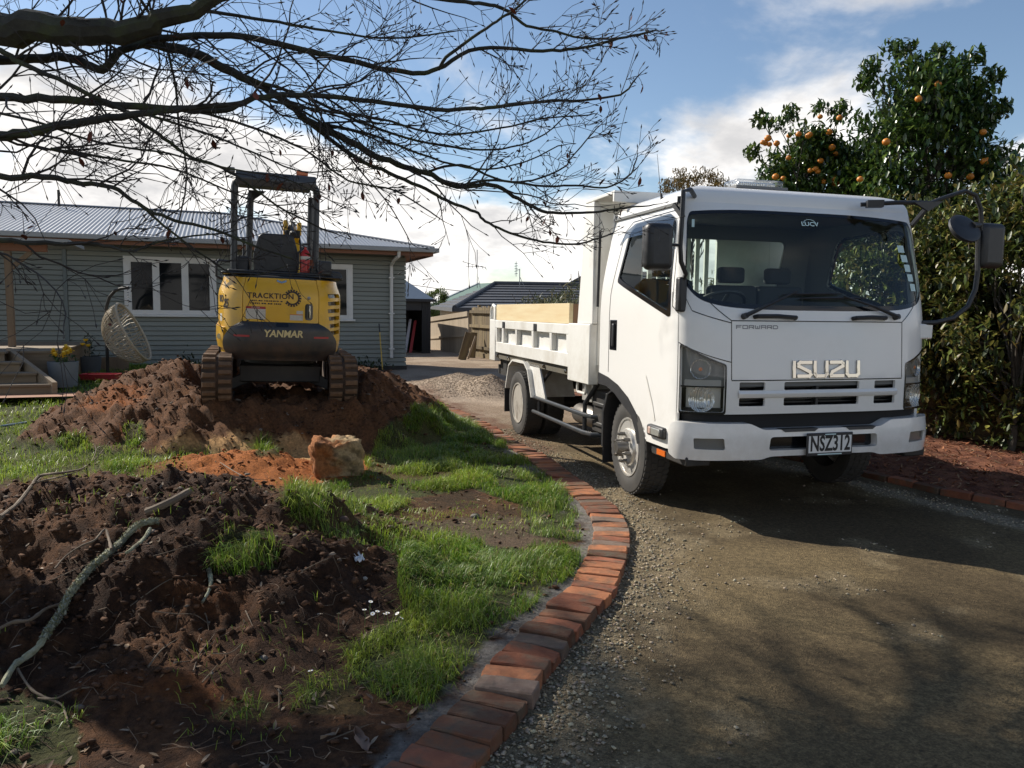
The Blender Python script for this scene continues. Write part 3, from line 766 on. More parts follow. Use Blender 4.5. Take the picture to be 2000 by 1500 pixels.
def refl_mat():
    m, nt, b = new_mat('lamp_reflector'); N, L = nt.nodes, nt.links
    b.inputs['Metallic'].default_value = 0.7; b.inputs['Roughness'].default_value = 0.18; b.inputs['Base Color'].default_value = (0.85, 0.85, 0.83, 1)
    t = N.new('ShaderNodeTexCoord'); w = N.new('ShaderNodeTexWave'); w.inputs['Scale'].default_value = 18; w.inputs['Distortion'].default_value = 3
    L.new(t.outputs['Object'], w.inputs['Vector']); bp = N.new('ShaderNodeBump'); bp.inputs['Distance'].default_value = 0.006
    L.new(w.outputs['Fac'], bp.inputs['Height']); L.new(bp.outputs[0], b.inputs['Normal']); return m
M_REFL = refl_mat()
M_LAMPH = pm('lamp_housing', (0.74, 0.73, 0.69), rough=0.45, metal=0.1, bump=0.001, bscale=60)
M_WOOD = pm('new_pine', (0.68, 0.58, 0.36), (0.62, 0.47, 0.26), scale=3, rough=0.7, stretch=(6, 0.5, 7), bump=0.0006, bscale=10)
M_WOODD = pm('raw_timber', (0.25, 0.14, 0.08), (0.18, 0.10, 0.06), scale=4, rough=0.8)

CW, CH = 2.08, 1.04; YS = -0.60; PF = 2.5; NEXP = 3.6
_zf = [0.40, 0.75, 1.0, 1.40, 1.50, 1.8, 2.17, 2.27]; _yf = [-0.93, -0.935, -0.935, -0.905, -0.885, -0.80, -0.665, -0.60]
def cab_pt(p, z, off=0.0, raw=False):
    yF = np.interp(z, _zf, _yf); inset = 0.050 * float(sstep(1.40, 2.2, z)) + 0.03 * float(sstep(2.05, 2.27, z)); half = CH - inset
    yR = 0.66 - 0.12 * float(sstep(1.6, 2.27, z)); k = (yR - YS) / (0.66 - YS)
    if p < 0: q = Vector((CH - half, YS - p * k, z))
    elif p > PF: q = Vector((CH + half, YS + (p - PF) * k, z))
    else:
        f = math.pi * p / PF; c = math.cos(f); s = math.sin(f)
        q = Vector((CH - half * math.copysign(abs(c) ** (2 / NEXP), c), YS + (yF - YS) * s ** (2 / NEXP), z))
    if off and not raw:
        e = 0.004
        du = cab_pt(p + e, z, 0) - cab_pt(p - e, z, 0); dz = cab_pt(p, z + e, 0) - cab_pt(p, z - e, 0)
        n = du.cross(dz)
        if n.length > 1e-9: q = q + n.normalized() * off
    return q
def plat(x):
    X = (x - CH) / CH; X = max(-1, min(1, X)); return PF * math.acos(max(-1, min(1, -math.copysign(abs(X) ** (NEXP / 2), X)))) / math.pi
def densify(poly, step):
    out = []
    for i in range(len(poly)):
        a = Vector(poly[i]); b = Vector(poly[(i + 1) % len(poly)]); n = max(1, int((b - a).length / step))
        out += [tuple(a + (b - a) * (k / n)) for k in range(n)]
    return out
def patch(f, outline, holes=(), step=0.05, depth=0.0, off=0.0):
    V = []; E = []
    for poly in [outline] + list(holes):
        d = densify(poly, step); o = len(V); V += d; E += [(o + i, o + (i + 1) % len(d)) for i in range(len(d))]
    xs = [p[0] for p in outline]; zs = [p[1] for p in outline]; nb = len(V); BV = np.array(V)
    gx = np.arange(min(xs) + step / 2, max(xs), step); gz = np.arange(min(zs) + step / 2, max(zs), step)
    GX, GZ = np.meshgrid(gx, gz); GX, GZ = GX.ravel(), GZ.ravel(); k = inside_np(outline, GX, GZ)
    for h in holes: k &= ~inside_np(h, GX, GZ)
    for x, z in zip(GX[k], GZ[k]):
        if ((BV[:, 0] - x) ** 2 + (BV[:, 1] - z) ** 2).min() > (0.45 * step) ** 2: V.append((float(x), float(z)))
    r = delaunay_2d_cdt([Vector(p) for p in V], E, [], 0, 1e-6)
    vs = r[0]; fs = []
    for t in r[2]:
        cx = sum(vs[i].x for i in t) / 3; cz = sum(vs[i].y for i in t) / 3
        if inside(outline, cx, cz) and not any(inside(h, cx, cz) for h in holes): fs.append(tuple(t))
    mb = MB(); P = [f(v.x, v.y, off) for v in vs]; mb.add(P, fs)
    if depth:
        cnt = {}
        for t in fs:
            for i in range(3):
                e = (t[i], t[(i + 1) % 3]); cnt[tuple(sorted(e))] = cnt.get(tuple(sorted(e)), 0) + 1
        bd = [e for e, c_ in cnt.items() if c_ == 1]; ids = {}
        n0 = len(mb.v)
        for e in bd:
            for i in e:
                if i not in ids:
                    ids[i] = n0 + len(ids); mb.v.append(tuple(f(vs[i].x, vs[i].y, off - depth)))
        for a, b in bd: mb.f.append((a, b, ids[b], ids[a]))
    return mb
def mirp(poly): return [(PF - p, z) for p, z in poly][::-1]
def ribbon(f, path, w, off=0.0015):
    mb = MB(); L_ = []; pts = []
    for i in range(len(path) - 1):
        a, b = Vector(path[i]), Vector(path[i + 1]); n = max(1, int((b - a).length / 0.04)); pts += [a + (b - a) * (k / n) for k in range(n)]
    pts.append(Vector(path[-1]))
    for i, q in enumerate(pts):
        d = (pts[min(i + 1, len(pts) - 1)] - pts[max(i - 1, 0)]).normalized(); s = Vector((-d.y, d.x)) * (w / 2)
        L_.append((f(q.x + s.x, q.y + s.y, off), f(q.x - s.x, q.y - s.y, off)))
    V = [p for ab in L_ for p in ab]; mb.add(V, [(2 * i, 2 * i + 1, 2 * i + 3, 2 * i + 2) for i in range(len(L_) - 1)]); return mb

side_low = [(-1.26, 0.93), (-1.05, 0.905), (-0.85, 0.86), (-0.65, 0.78), (-0.5, 0.68), (-0.43, 0.58), (-0.39, 0.485), (0.0, 0.485), (0.17, 0.495), (0.175, 0.76)]
outline = side_low + [(p, z) for p, z in mirp(side_low)] + [(PF + 1.26, 2.237), (-1.26, 2.237)]
ws_out = rounded([(0.26, 1.66), (0.50, 1.545), (0.80, 1.495), (PF / 2, 1.475), (PF - 0.80, 1.495), (PF - 0.50, 1.545), (PF - 0.26, 1.66), (PF - 0.30, 2.16), (PF / 2, 2.20), (0.30, 2.16)], [0.07, 0.2, 0.2, 0.2, 0.2, 0.2, 0.07, 0.08, 0.3, 0.08], 5)
ws_in = rounded([(0.288, 1.68), (0.51, 1.575), (0.81, 1.527), (PF / 2, 1.51), (PF - 0.81, 1.527), (PF - 0.51, 1.575), (PF - 0.288, 1.68), (PF - 0.325, 2.135), (PF / 2, 2.175), (0.325, 2.135)], [0.06, 0.2, 0.2, 0.2, 0.2, 0.2, 0.06, 0.06, 0.3, 0.06], 5)
sw_out = rounded([(-0.955, 1.70), (-0.85, 1.665), (0.01, 1.42), (-0.02, 2.10), (-0.14, 2.135), (-0.80, 2.115), (-0.88, 2.06)], [0.03, 0.15, 0.03, 0.05, 0.05, 0.08, 0.06], 4)
sw_in = rounded([(-0.925, 1.735), (-0.84, 1.70), (-0.02, 1.465), (-0.045, 2.08), (-0.15, 2.11), (-0.79, 2.09), (-0.855, 2.045)], [0.03, 0.15, 0.03, 0.05, 0.05, 0.08, 0.06], 4)
hl = rounded([(0.21, 0.775), (0.775, 0.775), (0.775, 1.095), (0.30, 1.215), (0.21, 1.225)], [0.02, 0.02, 0.02, 0.03, 0.03], 3)
gr = []
for a, b in ((0.39, 0.585), (0.735, 1.36), (1.495, 1.69)):
    for z0, z1 in ((0.925, 0.982), (0.815, 0.872)):
        gr.append(rounded([(plat(a), z0), (plat(b), z0), (plat(b), z1), (plat(a), z1)], 0.008, 2))
holes = [ws_out, sw_out, mirp(sw_out), hl, mirp(hl)] + gr
body = patch(cab_pt, outline, holes, 0.06, depth=0.02).build('cab_body', M_WHITE, truck, ang=40)
# roof cap
mb = MB(); ps = [-1.26 + (PF + 2.52) * i / 110 for i in range(111)]; cen = Vector((CH, -0.02, 0)); rings = ((1, 2.235), (0.994, 2.262), (0.978, 2.292), (0.95, 2.320), (0.90, 2.345), (0.82, 2.364), (0.6, 2.380), (0.3, 2.386), (0.02, 2.388))
V = []
for k, z in rings:
    for p in ps:
        q = cab_pt(p, 2.235); V.append((cen.x + (q.x - cen.x) * k, cen.y + (q.y - cen.y) * k, z))
n = len(ps); mb.add(V, [(i * n + j, i * n + (j + 1) % n, (i + 1) * n + (j + 1) % n, (i + 1) * n + j) for i in range(len(rings) - 1) for j in range(n)])
mb.build('roof', M_WHITE, truck, ang=60)
def rear_pt(x, z, off=0): return Vector((x, 0.66 - 0.12 * float(sstep(1.6, 2.27, z)) + off, z))
rw = rounded([(0.36, 1.63), (1.72, 1.63), (1.74, 2.10), (0.34, 2.10)], 0.06, 4)
patch(rear_pt, [(0.0, 0.93), (CW, 0.93), (CW - 0.05, 2.27), (0.05, 2.27)], [rw], 0.12).build('rear_wall', M_WHITE, truck)
patch(rear_pt, [(0.03, 0.93), (CW - 0.03, 0.93), (CW - 0.08, 2.25), (0.08, 2.25)], [rw], 0.12, off=-0.02).build('rear_lining', M_LINING, truck)
patch(rear_pt, rw, [], 0.2, off=-0.006).build('rear_window', M_GLASS, truck)
# dark lining inside the cab
low = [(-1.24, 0.95), (0.0, 0.95), (PF, 0.95), (PF + 1.24, 0.95), (PF + 1.24, 2.26), (-1.24, 2.26)]
patch(cab_pt, low, [ws_out, sw_out, mirp(sw_out)], 0.1, off=-0.028).build('cab_lining', M_LINING, truck)
b = MB(); b.box(0.06, CW - 0.06, -0.55, 0.55, 2.215, 2.235); b.build('headlining', M_LINING, truck); b = MB(); b.box(0.05, CW - 0.05, -0.70, 0.62, 0.93, 0.96); b.build('cab_floor', M_LINING, truck)
patch(cab_pt, ws_out, [ws_in], 0.06, off=-0.001).build('windscreen_seal', M_BLKG, truck)
patch(cab_pt, ws_in, [], 0.1, off=-0.003).build('windscreen', M_GLASS, truck)
for s_, nm in ((0, 'side'), (1, 'side')):
    so, si = (sw_out, sw_in) if s_ == 0 else (mirp(sw_out), mirp(sw_in))
    patch(cab_pt, so, [si], 0.06, off=0.003, depth=0.02).build('door_window_seal', M_BLKG, truck)
    patch(cab_pt, si, [], 0.12, off=-0.006).build('door_window', M_GLASS, truck)
    vis = rounded([(-0.94, 1.985), (-0.895, 1.99), (-0.84, 2.04), (-0.14, 2.05), (-0.085, 2.02), (-0.075, 1.94), (-0.03, 1.94), (-0.025, 2.115), (-0.15, 2.165), (-0.78, 2.15), (-0.89, 2.10)], 0.02, 2)
    if s_: vis = mirp(vis)
    patch(lambda p, z, o: cab_pt(p, z, o + 0.035 * float(sstep(2.17, 1.98, z))), vis, [], 0.05, off=0.008, depth=0.004).build('rain_visor', glass_mat('smoked_visor%d' % s_, (0.28, 0.30, 0.32), 1.6, 0.05), truck)
# shut lines
for path in ([(0.155, 0.50), (0.155, 1.45), (0.03, 1.50), (0.02, 1.60)], [(-1.06, 0.95), (-1.06, 1.60), (-0.97, 2.10), (-0.85, 2.17), (-0.1, 2.18), (0.03, 2.13), (0.03, 1.5)],
             [(0.60, 1.545), (plat(0.33), 1.405), (plat(0.33), 1.0)], [(plat(0.33), 0.995), (plat(1.75), 0.995)], [(plat(0.33), 1.405), (plat(1.75), 1.405)],
             [(PF - 0.60, 1.545), (plat(1.75), 1.405), (plat(1.75), 1.0)], [(0.17, 1.25), (plat(0.33), 1.12)], [(0.22, 1.62), (0.40, 1.47), (0.62, 1.43), (plat(0.33), 1.39)]):
    ribbon(cab_pt, path, 0.007).build('shut_line', M_BLKG, truck)
# crease on the lower door
ribbon(lambda p, z, o: cab_pt(p, z, o), [(-0.34, 0.98), (-0.22, 0.78), (-0.17, 0.66)], 0.018, 0.004).build('door_crease', M_BEDW, truck)
# grille backing and slats seen through the openings
b = MB(); b.box(0.30, 1.78, -0.83, -0.81, 0.78, 1.02); b.build('grille_backing', M_BLKG, truck)
b = MB()
for z in (0.832, 0.855, 0.942, 0.965): b.box(0.36, 1.72, -0.865, -0.84, z - 0.004, z + 0.004)
b.box(1.03, 1.05, -0.89, -0.84, 0.80, 0.99); b.build('grille_slats', M_BLK, truck)
# raised white bar of the grille
for z0, z1 in ((0.874, 0.922),):
    patch(lambda p, z, o: cab_pt(p, z, o + 0.016 * math.sin(math.pi * (z - 0.872) / 0.052)), rounded([(plat(0.38), z0), (plat(1.70), z0), (plat(1.70), z1), (plat(0.38), z1)], 0.01, 2), [], 0.02, off=0.004).build('grille_bar', M_WHITE, truck)
# headlamps
for s_ in (0, 1):
    mp = (lambda q: q) if s_ == 0 else mirp
    H = patch(cab_pt, mp(hl), [], 0.06, off=-0.072).build('headlamp', M_LAMPH, truck)
    patch(cab_pt, mp(rounded([(0.26, 0.95), (0.75, 0.95), (0.75, 0.995), (0.26, 0.995)], 0.01, 2)), [], 0.05, off=-0.02, depth=0.03).build('divider', pm('lamp_grey%d' % s_, (0.36, 0.36, 0.35), rough=0.4), H)
    for (pp, zz, rad, nm) in ((0.54, 0.862, 0.088, 'reflector'), (0.52, 1.070, 0.068, 'indicator')):
        p_ = pp if s_ == 0 else PF - pp
        q = cab_pt(p_, zz, -0.05); nn = (cab_pt(p_, zz, 0) - q).normalized()
        Mx = Matrix.Translation(q) @ nn.to_track_quat('Z', 'Y').to_matrix().to_4x4()
        b = MB(); b.lathe([(0.012, -0.02), (rad * 0.5, -0.012), (rad * 0.82, 0.006), (rad, 0.034), (rad * 1.03, 0.036), (rad * 0.9, 0.004), (rad * 0.5, -0.02)], 24, Mx)
        b.build(nm, M_REFL, H)
        b = MB(); b.lathe([(0.001, 0.03), (0.012, 0.026), (0.016, 0.012), (0.014, -0.01)], 12, Mx); b.build('bulb', M_REFL if nm == 'reflector' else M_AMBER, H)
    patch(cab_pt, mp(hl), [], 0.08, off=-0.004).build('lens', M_LENS, H)
    patch(cab_pt, mp(rounded([(0.195, 0.76), (0.79, 0.76), (0.79, 1.105), (0.305, 1.23), (0.195, 1.24)], 0.02, 2)), [mp(hl)], 0.06, off=0.002).build('seal', M_BLKG, H)
    patch(cab_pt, mp([(0.22, 0.945), (0.77, 0.945), (0.77, 0.955), (0.22, 0.955)]), [], 0.06, off=0.001).build('divider', M_BLKG, H)
# black band under the fascia
def band_pt(p, z, off=0): return cab_pt(p, min(z, 0.76), off - 0.05)
patch(cab_pt, [(0.16, 0.50), (PF - 0.16, 0.50), (PF - 0.16, 0.80), (0.16, 0.80)], [], 0.08, off=-0.045).build('lower_band', pm('band_black', (0.006, 0.006, 0.007), rough=0.75), truck)
# bumper
def bum_pt(p, z, off=0.0):
    q = cab_pt(p, 0.7, off + 0.045 + 0.012 * math.sin(max(0, min(1, (z - 0.44) / 0.26)) * math.pi)); return Vector((q.x, q.y, z))
P_ = plat
bo = [(0.13, 0.475), (0.22, 0.445), (P_(0.55), 0.447), (P_(0.62), 0.468), (P_(1.46), 0.468), (P_(1.53), 0.447), (PF - 0.22, 0.445), (PF - 0.13, 0.475), (PF - 0.13, 0.68), (PF - 0.20, 0.705),
      (P_(1.62), 0.70), (P_(1.52), 0.655), (P_(0.56), 0.655), (P_(0.46), 0.70), (0.20, 0.705), (0.13, 0.68)]
bh = [rounded([(P_(0.10), 0.525), (P_(0.285), 0.52), (P_(0.275), 0.60), (P_(0.095), 0.60)], 0.015, 3), rounded([(P_(1.795), 0.52), (P_(1.98), 0.525), (P_(1.985), 0.60), (P_(1.805), 0.60)], 0.015, 3),
      rounded([(P_(0.60), 0.51), (P_(1.50), 0.51), (P_(1.49), 0.605), (P_(0.61), 0.605)], 0.02, 3)]
BUM = patch(bum_pt, rounded(bo, 0.02, 3), bh, 0.05, depth=0.10).build('bumper', M_WHITE, truck, ang=50)
patch(bum_pt, bh[2], [], 0.1, off=-0.06).build('intake', M_BLKG, BUM)
for h in bh[:2]:
    patch(bum_pt, h, [], 0.06, off=-0.035).build('fog_lamp', M_LAMPH, BUM); patch(bum_pt, h, [], 0.06, off=-0.012).build('fog_lens', glass_mat('fog_glass', (0.5, 0.5, 0.5), 1.5, 0.12), BUM)
for a, b_ in ((0.72, 0.96), (1.25, 1.45)):
    patch(bum_pt, [(P_(a), 0.637), (P_(b_), 0.637), (P_(b_ + 0.03), 0.657), (P_(a - 0.03), 0.657)], [], 0.06, off=0.004, depth=0.06).build('bumper_step', M_BLK, BUM)
# number plate
pl = MB(); pl.box(-0.192, 0.192, -0.012, 0.0, -0.082, 0.082); PLT = pl.build('number_plate', M_BLK, truck, bevel=0.006); PLT.location = (1.07, -1.005, 0.545); PLT.rotation_euler = (0, 0, R(0.5))
pl = MB(); pl.box(-0.178, 0.178, -0.0145, -0.0125, -0.058, 0.062); pl.build('plate_face', pm('plate_white', (0.72, 0.72, 0.70), rough=0.4), PLT)
text_obj('plate_number', 'NSZ312', pm('plate_black', (0.01, 0.01, 0.01), rough=0.5), PLT, (0, -0.0155, 0.002), (R(90), 0, 0), 0.150, 0.0008, 0.66, bold=0.0035)
text_obj('plate_lettering', 'TRUCKS AND TRAILERS', pm('plate_print', (0.5, 0.5, 0.5), rough=0.5), PLT, (0, -0.0135, -0.070), (R(90), 0, 0), 0.016, 0.0005).hide_render = True
b = MB(); b.box(-0.10, 0.10, -0.0135, -0.0125, -0.074, -0.066); b.box(-0.045, 0.045, -0.0135, -0.0125, 0.067, 0.075); b.build('plate_strip', M_DECAL, PLT)
bpy.data.objects.remove(bpy.data.objects['plate_lettering'])
# lettering made of strokes, laid on the cab front
GLY = {'I': [[(0, 0), (0, 1)]], 'S': [[(1, 1), (0.12, 1), (0, 0.9), (0, 0.72), (0.9, 0.32), (1, 0.12), (0.88, 0), (0, 0)]], 'U': [[(0, 1), (0, 0.15), (0.15, 0), (0.85, 0), (1, 0.15), (1, 1)]],
       'Z': [[(0, 1), (0.88, 1), (1, 0.9), (1, 0.72), (0.1, 0.3), (0, 0.12), (0, 0), (1, 0)]], 'F': [[(0, 0), (0, 1), (1, 1)], [(0, 0.5), (0.8, 0.5)]], 'O': [[(0, 0), (0, 1), (1, 1), (1, 0), (0, 0)]],
       'R': [[(0, 0), (0, 1), (1, 1), (1, 0.45), (0, 0.45)], [(0.6, 0.45), (1, 0)]], 'W': [[(0, 1), (0.1, 0), (0.5, 0), (0.5, 0.7)], [(0.5, 0), (0.9, 0), (1, 1)]], 'A': [[(0, 0), (0, 1), (1, 1), (1, 0)], [(0, 0.45), (1, 0.45)]],
       'D': [[(0, 0), (0, 1), (0.8, 1), (1, 0.8), (1, 0.2), (0.8, 0), (0, 0)]]}
def stroke_text(name, txt, f, x0, z0, w, h, gap, th, m, parent, hz):
    mb = MB(); x = x0
    for ch in txt:
        ww = w if ch != 'I' else 0.0
        for line in GLY[ch]:
            pts = [(x + a * ww, z0 + b_ * h) for a, b_ in line]
            for i in range(len(pts) - 1):
                a, c_ = Vector(pts[i]), Vector(pts[i + 1]); d = (c_ - a).normalized(); a = a - d * th * 0.5; c_ = c_ + d * th * 0.5; s = Vector((-d.y, d.x)) * th / 2
                q = [a + s, a - s, c_ - s, c_ + s]
                mb.hexa([f(v.x, v.y, 0.0) for v in q], [f(v.x, v.y, hz) for v in q])
        x += ww + gap
    return mb.build(name, m, parent, bevel=min(0.002, th * 0.12), ang=20)
def on_front(x, z, o): return cab_pt(plat(x), z, o + 0.001)
stroke_text('maker_badge', 'ISUZU', on_front, 0.805, 1.022, 0.098, 0.096, 0.036, 0.027, M_CHROME, truck, 0.012)
stroke_text('model_lettering', 'FORWARD', on_front, 0.365, 1.352, 0.034, 0.021, 0.0125, 0.006, M_LETTER, truck, 0.0012)
# wipers, grab handles
for a, b_, c_, e_ in (((0.42, 1.435), (0.83, 1.605), (0.72, 1.585), (1.22, 1.60)), ((1.68, 1.44), (1.22, 1.575), (0.86, 1.56), (1.42, 1.57))):
    W_ = MB(); q = [on_front(*a, 0.03), on_front((a[0] + b_[0]) / 2, (a[1] + b_[1]) / 2, 0.045), on_front(*b_, 0.035)]
    W_.tube(q, [0.016, 0.011, 0.007], 8); W_.cyl(on_front(*a, 0.0), on_front(*a, 0.04), 0.022, 0.02, 12); WO = W_.build('wiper', M_BLK, truck)
    W_ = MB(); W_.tube([on_front(c_[0] + (e_[0] - c_[0]) * t, c_[1] + (e_[1] - c_[1]) * t, 0.018 + 0.008 * math.sin(t * math.pi)) for t in (0, .2, .4, .6, .8, 1)], [0.005, 0.009, 0.011, 0.011, 0.009, 0.004], 6); W_.build('wiper_blade', M_BLK, WO)
for a, b_ in (((0.50, 1.432), (0.82, 1.425)), ((1.30, 1.427), (1.58, 1.43))):
    W_ = MB(); W_.tube([on_front(*a, 0.0), on_front(a[0] + 0.01, a[1], 0.03), on_front((a[0] + b_[0]) / 2, (a[1] + b_[1]) / 2 + 0.004, 0.036), on_front(b_[0] - 0.01, b_[1], 0.03), on_front(*b_, 0.0)], 0.015, 8); W_.build('grab_handle', M_BLK, truck)
# stickers on the glass
def on_glass(p, z, o): return cab_pt(p, z, o)
for (p, z, w, h) in [(0.40, 2.05, 0.05, 0.055)] + [(1.79 + 0.02 * i, 1.925 - 0.072 * i, 0.105, 0.054) for i in range(5)]:
    patch(cab_pt, [(p, z), (p + w, z), (p + w, z + h), (p, z + h)], [], 0.05, off=0.0015).build('sticker', M_DECAL, truck)
text_obj('dealer_decal', 'LUCV', M_DECAL, truck, cab_pt(PF / 2, 2.105, 0.004) + Vector((0.02, 0, 0)), (R(70), 0, 0), 0.045, 0.0004, 1.3, bold=0.001)
mb = MB(); mb.tube([cab_pt(plat(CH + 0.02 + 0.055 * math.cos(t)), 2.110 + 0.030 * math.sin(t), 0.004) for t in [math.pi * i / 8 for i in range(9)]], 0.0025, 4); mb.build('dealer_decal', M_DECAL, truck)
# interior: dash, wheel, seats
b = MB(); b.prism([(-0.74, 0.96), (-0.74, 1.46), (-0.62, 1.48), (-0.40, 1.40), (-0.38, 0.96)], 0.16, 1.92, lambda u, v, d: (d, u, v)); b.build('dashboard', pm('dash_grey', (0.07, 0.072, 0.075), rough=0.7), truck, bevel=0.02)
b = MB(); c0 = Vector((0.52, -0.36, 1.50)); ax = Vector((0, 0.55, 0.84)); u_ = Vector((1, 0, 0)); v_ = ax.cross(u_).normalized()
b.tube([c0 + u_ * (0.21 * math.cos(t)) + v_ * (0.21 * math.sin(t)) for t in [2 * math.pi * i / 28 for i in range(29)]], 0.015, 8)
for t in (0.2, math.pi - 0.2, -math.pi / 2): b.tube([c0 - ax * 0.03, c0 + u_ * (0.21 * math.cos(t)) + v_ * (0.21 * math.sin(t))], 0.014, 6)
b.cyl(c0 - ax * 0.05, c0 - ax * 0.02, 0.06, 0.05, 14); b.tube([c0 - ax * 0.04, c0 - ax * 0.5], 0.03, 8); b.build('steering_wheel', M_BLK, truck)
for x in (0.52, 1.15, 1.62):
    b = MB(); b.box(x - 0.24, x + 0.24, 0.0, 0.50, 1.10, 1.28); b.box(x - 0.23, x + 0.23, 0.40, 0.54, 1.25, 1.74 if x < 1 else 1.70); S_ = b.build('seat', M_SEAT, truck, bevel=0.04, seg=3)
    b = MB(); b.box(x - 0.12, x + 0.12, 0.43, 0.53, 1.76 if x < 1 else 1.72, 1.92 if x < 1 else 1.86); b.build('headrest', M_SEAT, S_, bevel=0.03, seg=3)
# door handle, lamp, step on the visible side; same on the other
for s_ in (0, 1):
    fx = (lambda x: x) if s_ == 0 else (lambda x: CW - x)
    sg = 1 if s_ == 0 else -1
    def sbox(mb, x0, x1, y0, y1, z0, z1): mb.box(min(fx(x0), fx(x1)), max(fx(x0), fx(x1)), y0, y1, z0, z1)
    b = MB(); sbox(b, -0.004, 0.004, 0.30, 0.44, 1.14, 1.39); DH = b.build('door_handle', M_BLKG, truck, bevel=0.02, seg=3)
    b = MB(); sbox(b, -0.022, 0.0, 0.33, 0.37, 1.17, 1.36); b.build('grip', M_BLK, DH, bevel=0.009)
    b = MB(); sbox(b, -0.035, 0.03, -0.62, -0.36, 0.545, 0.63); CL = b.build('side_lamp', M_BLK, truck, bevel=0.018, seg=3)
    b = MB(); sbox(b, -0.045, -0.02, -0.585, -0.45, 0.562, 0.615); b.build('lens', pm('lamp_clear%d' % s_, (0.42, 0.42, 0.38), rough=0.1, metal=0.4), CL, bevel=0.006)
    b = MB(); sbox(b, -0.045, -0.02, -0.445, -0.40, 0.562, 0.615); b.build('lens', pm('lamp_pink%d' % s_, (0.5, 0.36, 0.30), rough=0.2), CL, bevel=0.006)
    b = MB(); sbox(b, 0.03, 0.22, -0.86, -0.30, 0.395, 0.465); ST = b.build('cab_step', M_CHAS, truck, bevel=0.01)
    b = MB(); sbox(b, 0.022, 0.03, -0.56, -0.43, 0.41, 0.45); b.build('reflector', M_ORANGE, ST)
    # wheel arch trim and mudguard
    ar = [(0.66, 0.93), (0.45, 0.905), (0.25, 0.86), (0.05, 0.78), (-0.1, 0.68), (-0.18, 0.58), (-0.23, 0.47)]
    V = []; F = []
    for i, (y, z) in enumerate(ar):
        y2, z2 = 0.66 + (y - 0.66) * 0.90 + 0.0, z - 0.075 - 0.02 * (i == 0); 
        if i > 3: y2, z2 = y + 0.07, z - 0.03
        V += [(fx(-0.006), y, z + 0.004), (fx(-0.012), y2, z2), (fx(0.30), y2, z2)]
    for i in range(len(ar) - 1):
        o = 3 * i; F += [(o, o + 1, o + 4, o + 3), (o + 1, o + 2, o + 5, o + 4)]
    b = MB(); b.add(V, F); b.build('wheel_arch', M_BLK, truck)
    gpts = [(0.52, 0.30), (0.52, 0.60), (0.44, 0.76), (0.30, 0.82)]; V = []; F = []
    for y, z in gpts: V += [(fx(-0.01), y, z), (fx(0.36), y, z), (fx(0.36), y + 0.035, z), (fx(-0.01), y + 0.035, z)]
    for i in range(3):
        o = 4 * i
        for k in range(4): F.append((o + k, o + (k + 1) % 4, o + 4 + (k + 1) % 4, o + 4 + k))
    b = MB(); b.add(V, F); sbox(b, 0.0, 0.34, 0.53, 0.545, 0.16, 0.40); b.build('mudguard', M_BLK, truck)
# mirrors: near side
MR = MB(); MR.tube([(0.16, -0.62, 2.27), (0.05, -0.76, 2.29), (-0.025, -0.80, 2.27), (-0.03, -0.80, 2.05), (-0.035, -0.80, 1.90), (-0.02, -0.79, 1.80), (0.03, -0.77, 1.72), (0.02, -0.74, 1.66)], 0.016, 8)
MR.tube([(-0.03, -0.80, 1.91), (-0.14, -0.79, 1.91)], 0.011, 8); MR.bar((0.08, -0.56, 2.22), (-0.02, -0.74, 2.22), 0.03, 0.05); MR.bar((-0.02, -0.66, 2.20), (0.0, -0.76, 2.10), 0.02, 0.03)
MRO = MR.build('mirror_arm', M_BLK, truck)
b = MB(); b.box(-0.012, 0.05, -0.765, -0.70, 1.46, 1.70); b.build('arm_foot', M_BLK, MRO, bevel=0.015)
b = MB(); b.box(-0.305, -0.105, -0.86, -0.75, 1.735, 2.05); MH = b.build('mirror_head', M_BLK, MRO, bevel=0.045, seg=4); 
b = MB(); b.box(-0.29, -0.12, -0.748, -0.744, 1.76, 2.03); b.build('mirror_glass', M_CHROME, MRO)
# mirrors: far side
MR = MB(); MR.tube([(1.50, -0.68, 2.27), (1.72, -0.80, 2.28), (1.98, -0.84, 2.285), (2.10, -0.85, 2.33), (2.27, -0.86, 2.385), (2.37, -0.86, 2.36), (2.43, -0.86, 2.26), (2.45, -0.86, 2.10)], 0.016, 8)
MR.tube([(2.42, -0.86, 2.10), (2.44, -0.86, 1.80), (2.43, -0.86, 1.66), (2.37, -0.86, 1.53), (2.25, -0.85, 1.44), (2.10, -0.83, 1.405), (1.97, -0.78, 1.40)], 0.018, 8)
MR.bar((1.52, -0.72, 2.27), (1.62, -0.77, 2.27), 0.07, 0.05); MR.prism([(1.82, 2.28), (2.08, 2.30), (1.95, 2.22)], -0.86, -0.84, lambda u, v, d: (u, d, v)); MR.tube([(1.93, -0.845, 2.23), (1.86, -0.80, 2.12)], 0.02, 6)
MRO2 = MR.build('mirror_arm', M_BLK, truck)
b = MB(); b.lathe([(0.001, -0.035), (0.09, -0.03), (0.125, 0.0), (0.125, 0.02), (0.10, 0.03), (0.001, 0.03)], 24, Matrix.Translation((2.27, -0.87, 2.10)) @ Matrix.Rotation(R(62), 4, Vector((0.9, -0.2, 0.5))) @ Matrix.Diagonal((1.15, 1, 1, 1))); b.cyl((2.35, -0.87, 2.13), (2.43, -0.86, 2.14), 0.03, 0.02, 10); b.build('mirror_head', M_BLK, MRO2)
b = MB(); b.box(2.44, 2.66, -0.90, -0.80, 1.82, 2.16); b.build('mirror_head', M_BLK, MRO2, bevel=0.045, seg=4)
b = MB(); b.box(1.93, 2.10, -0.82, -0.62, 1.28, 1.395); b.build('mirror_bracket', M_WHITE, MRO2, bevel=0.012)
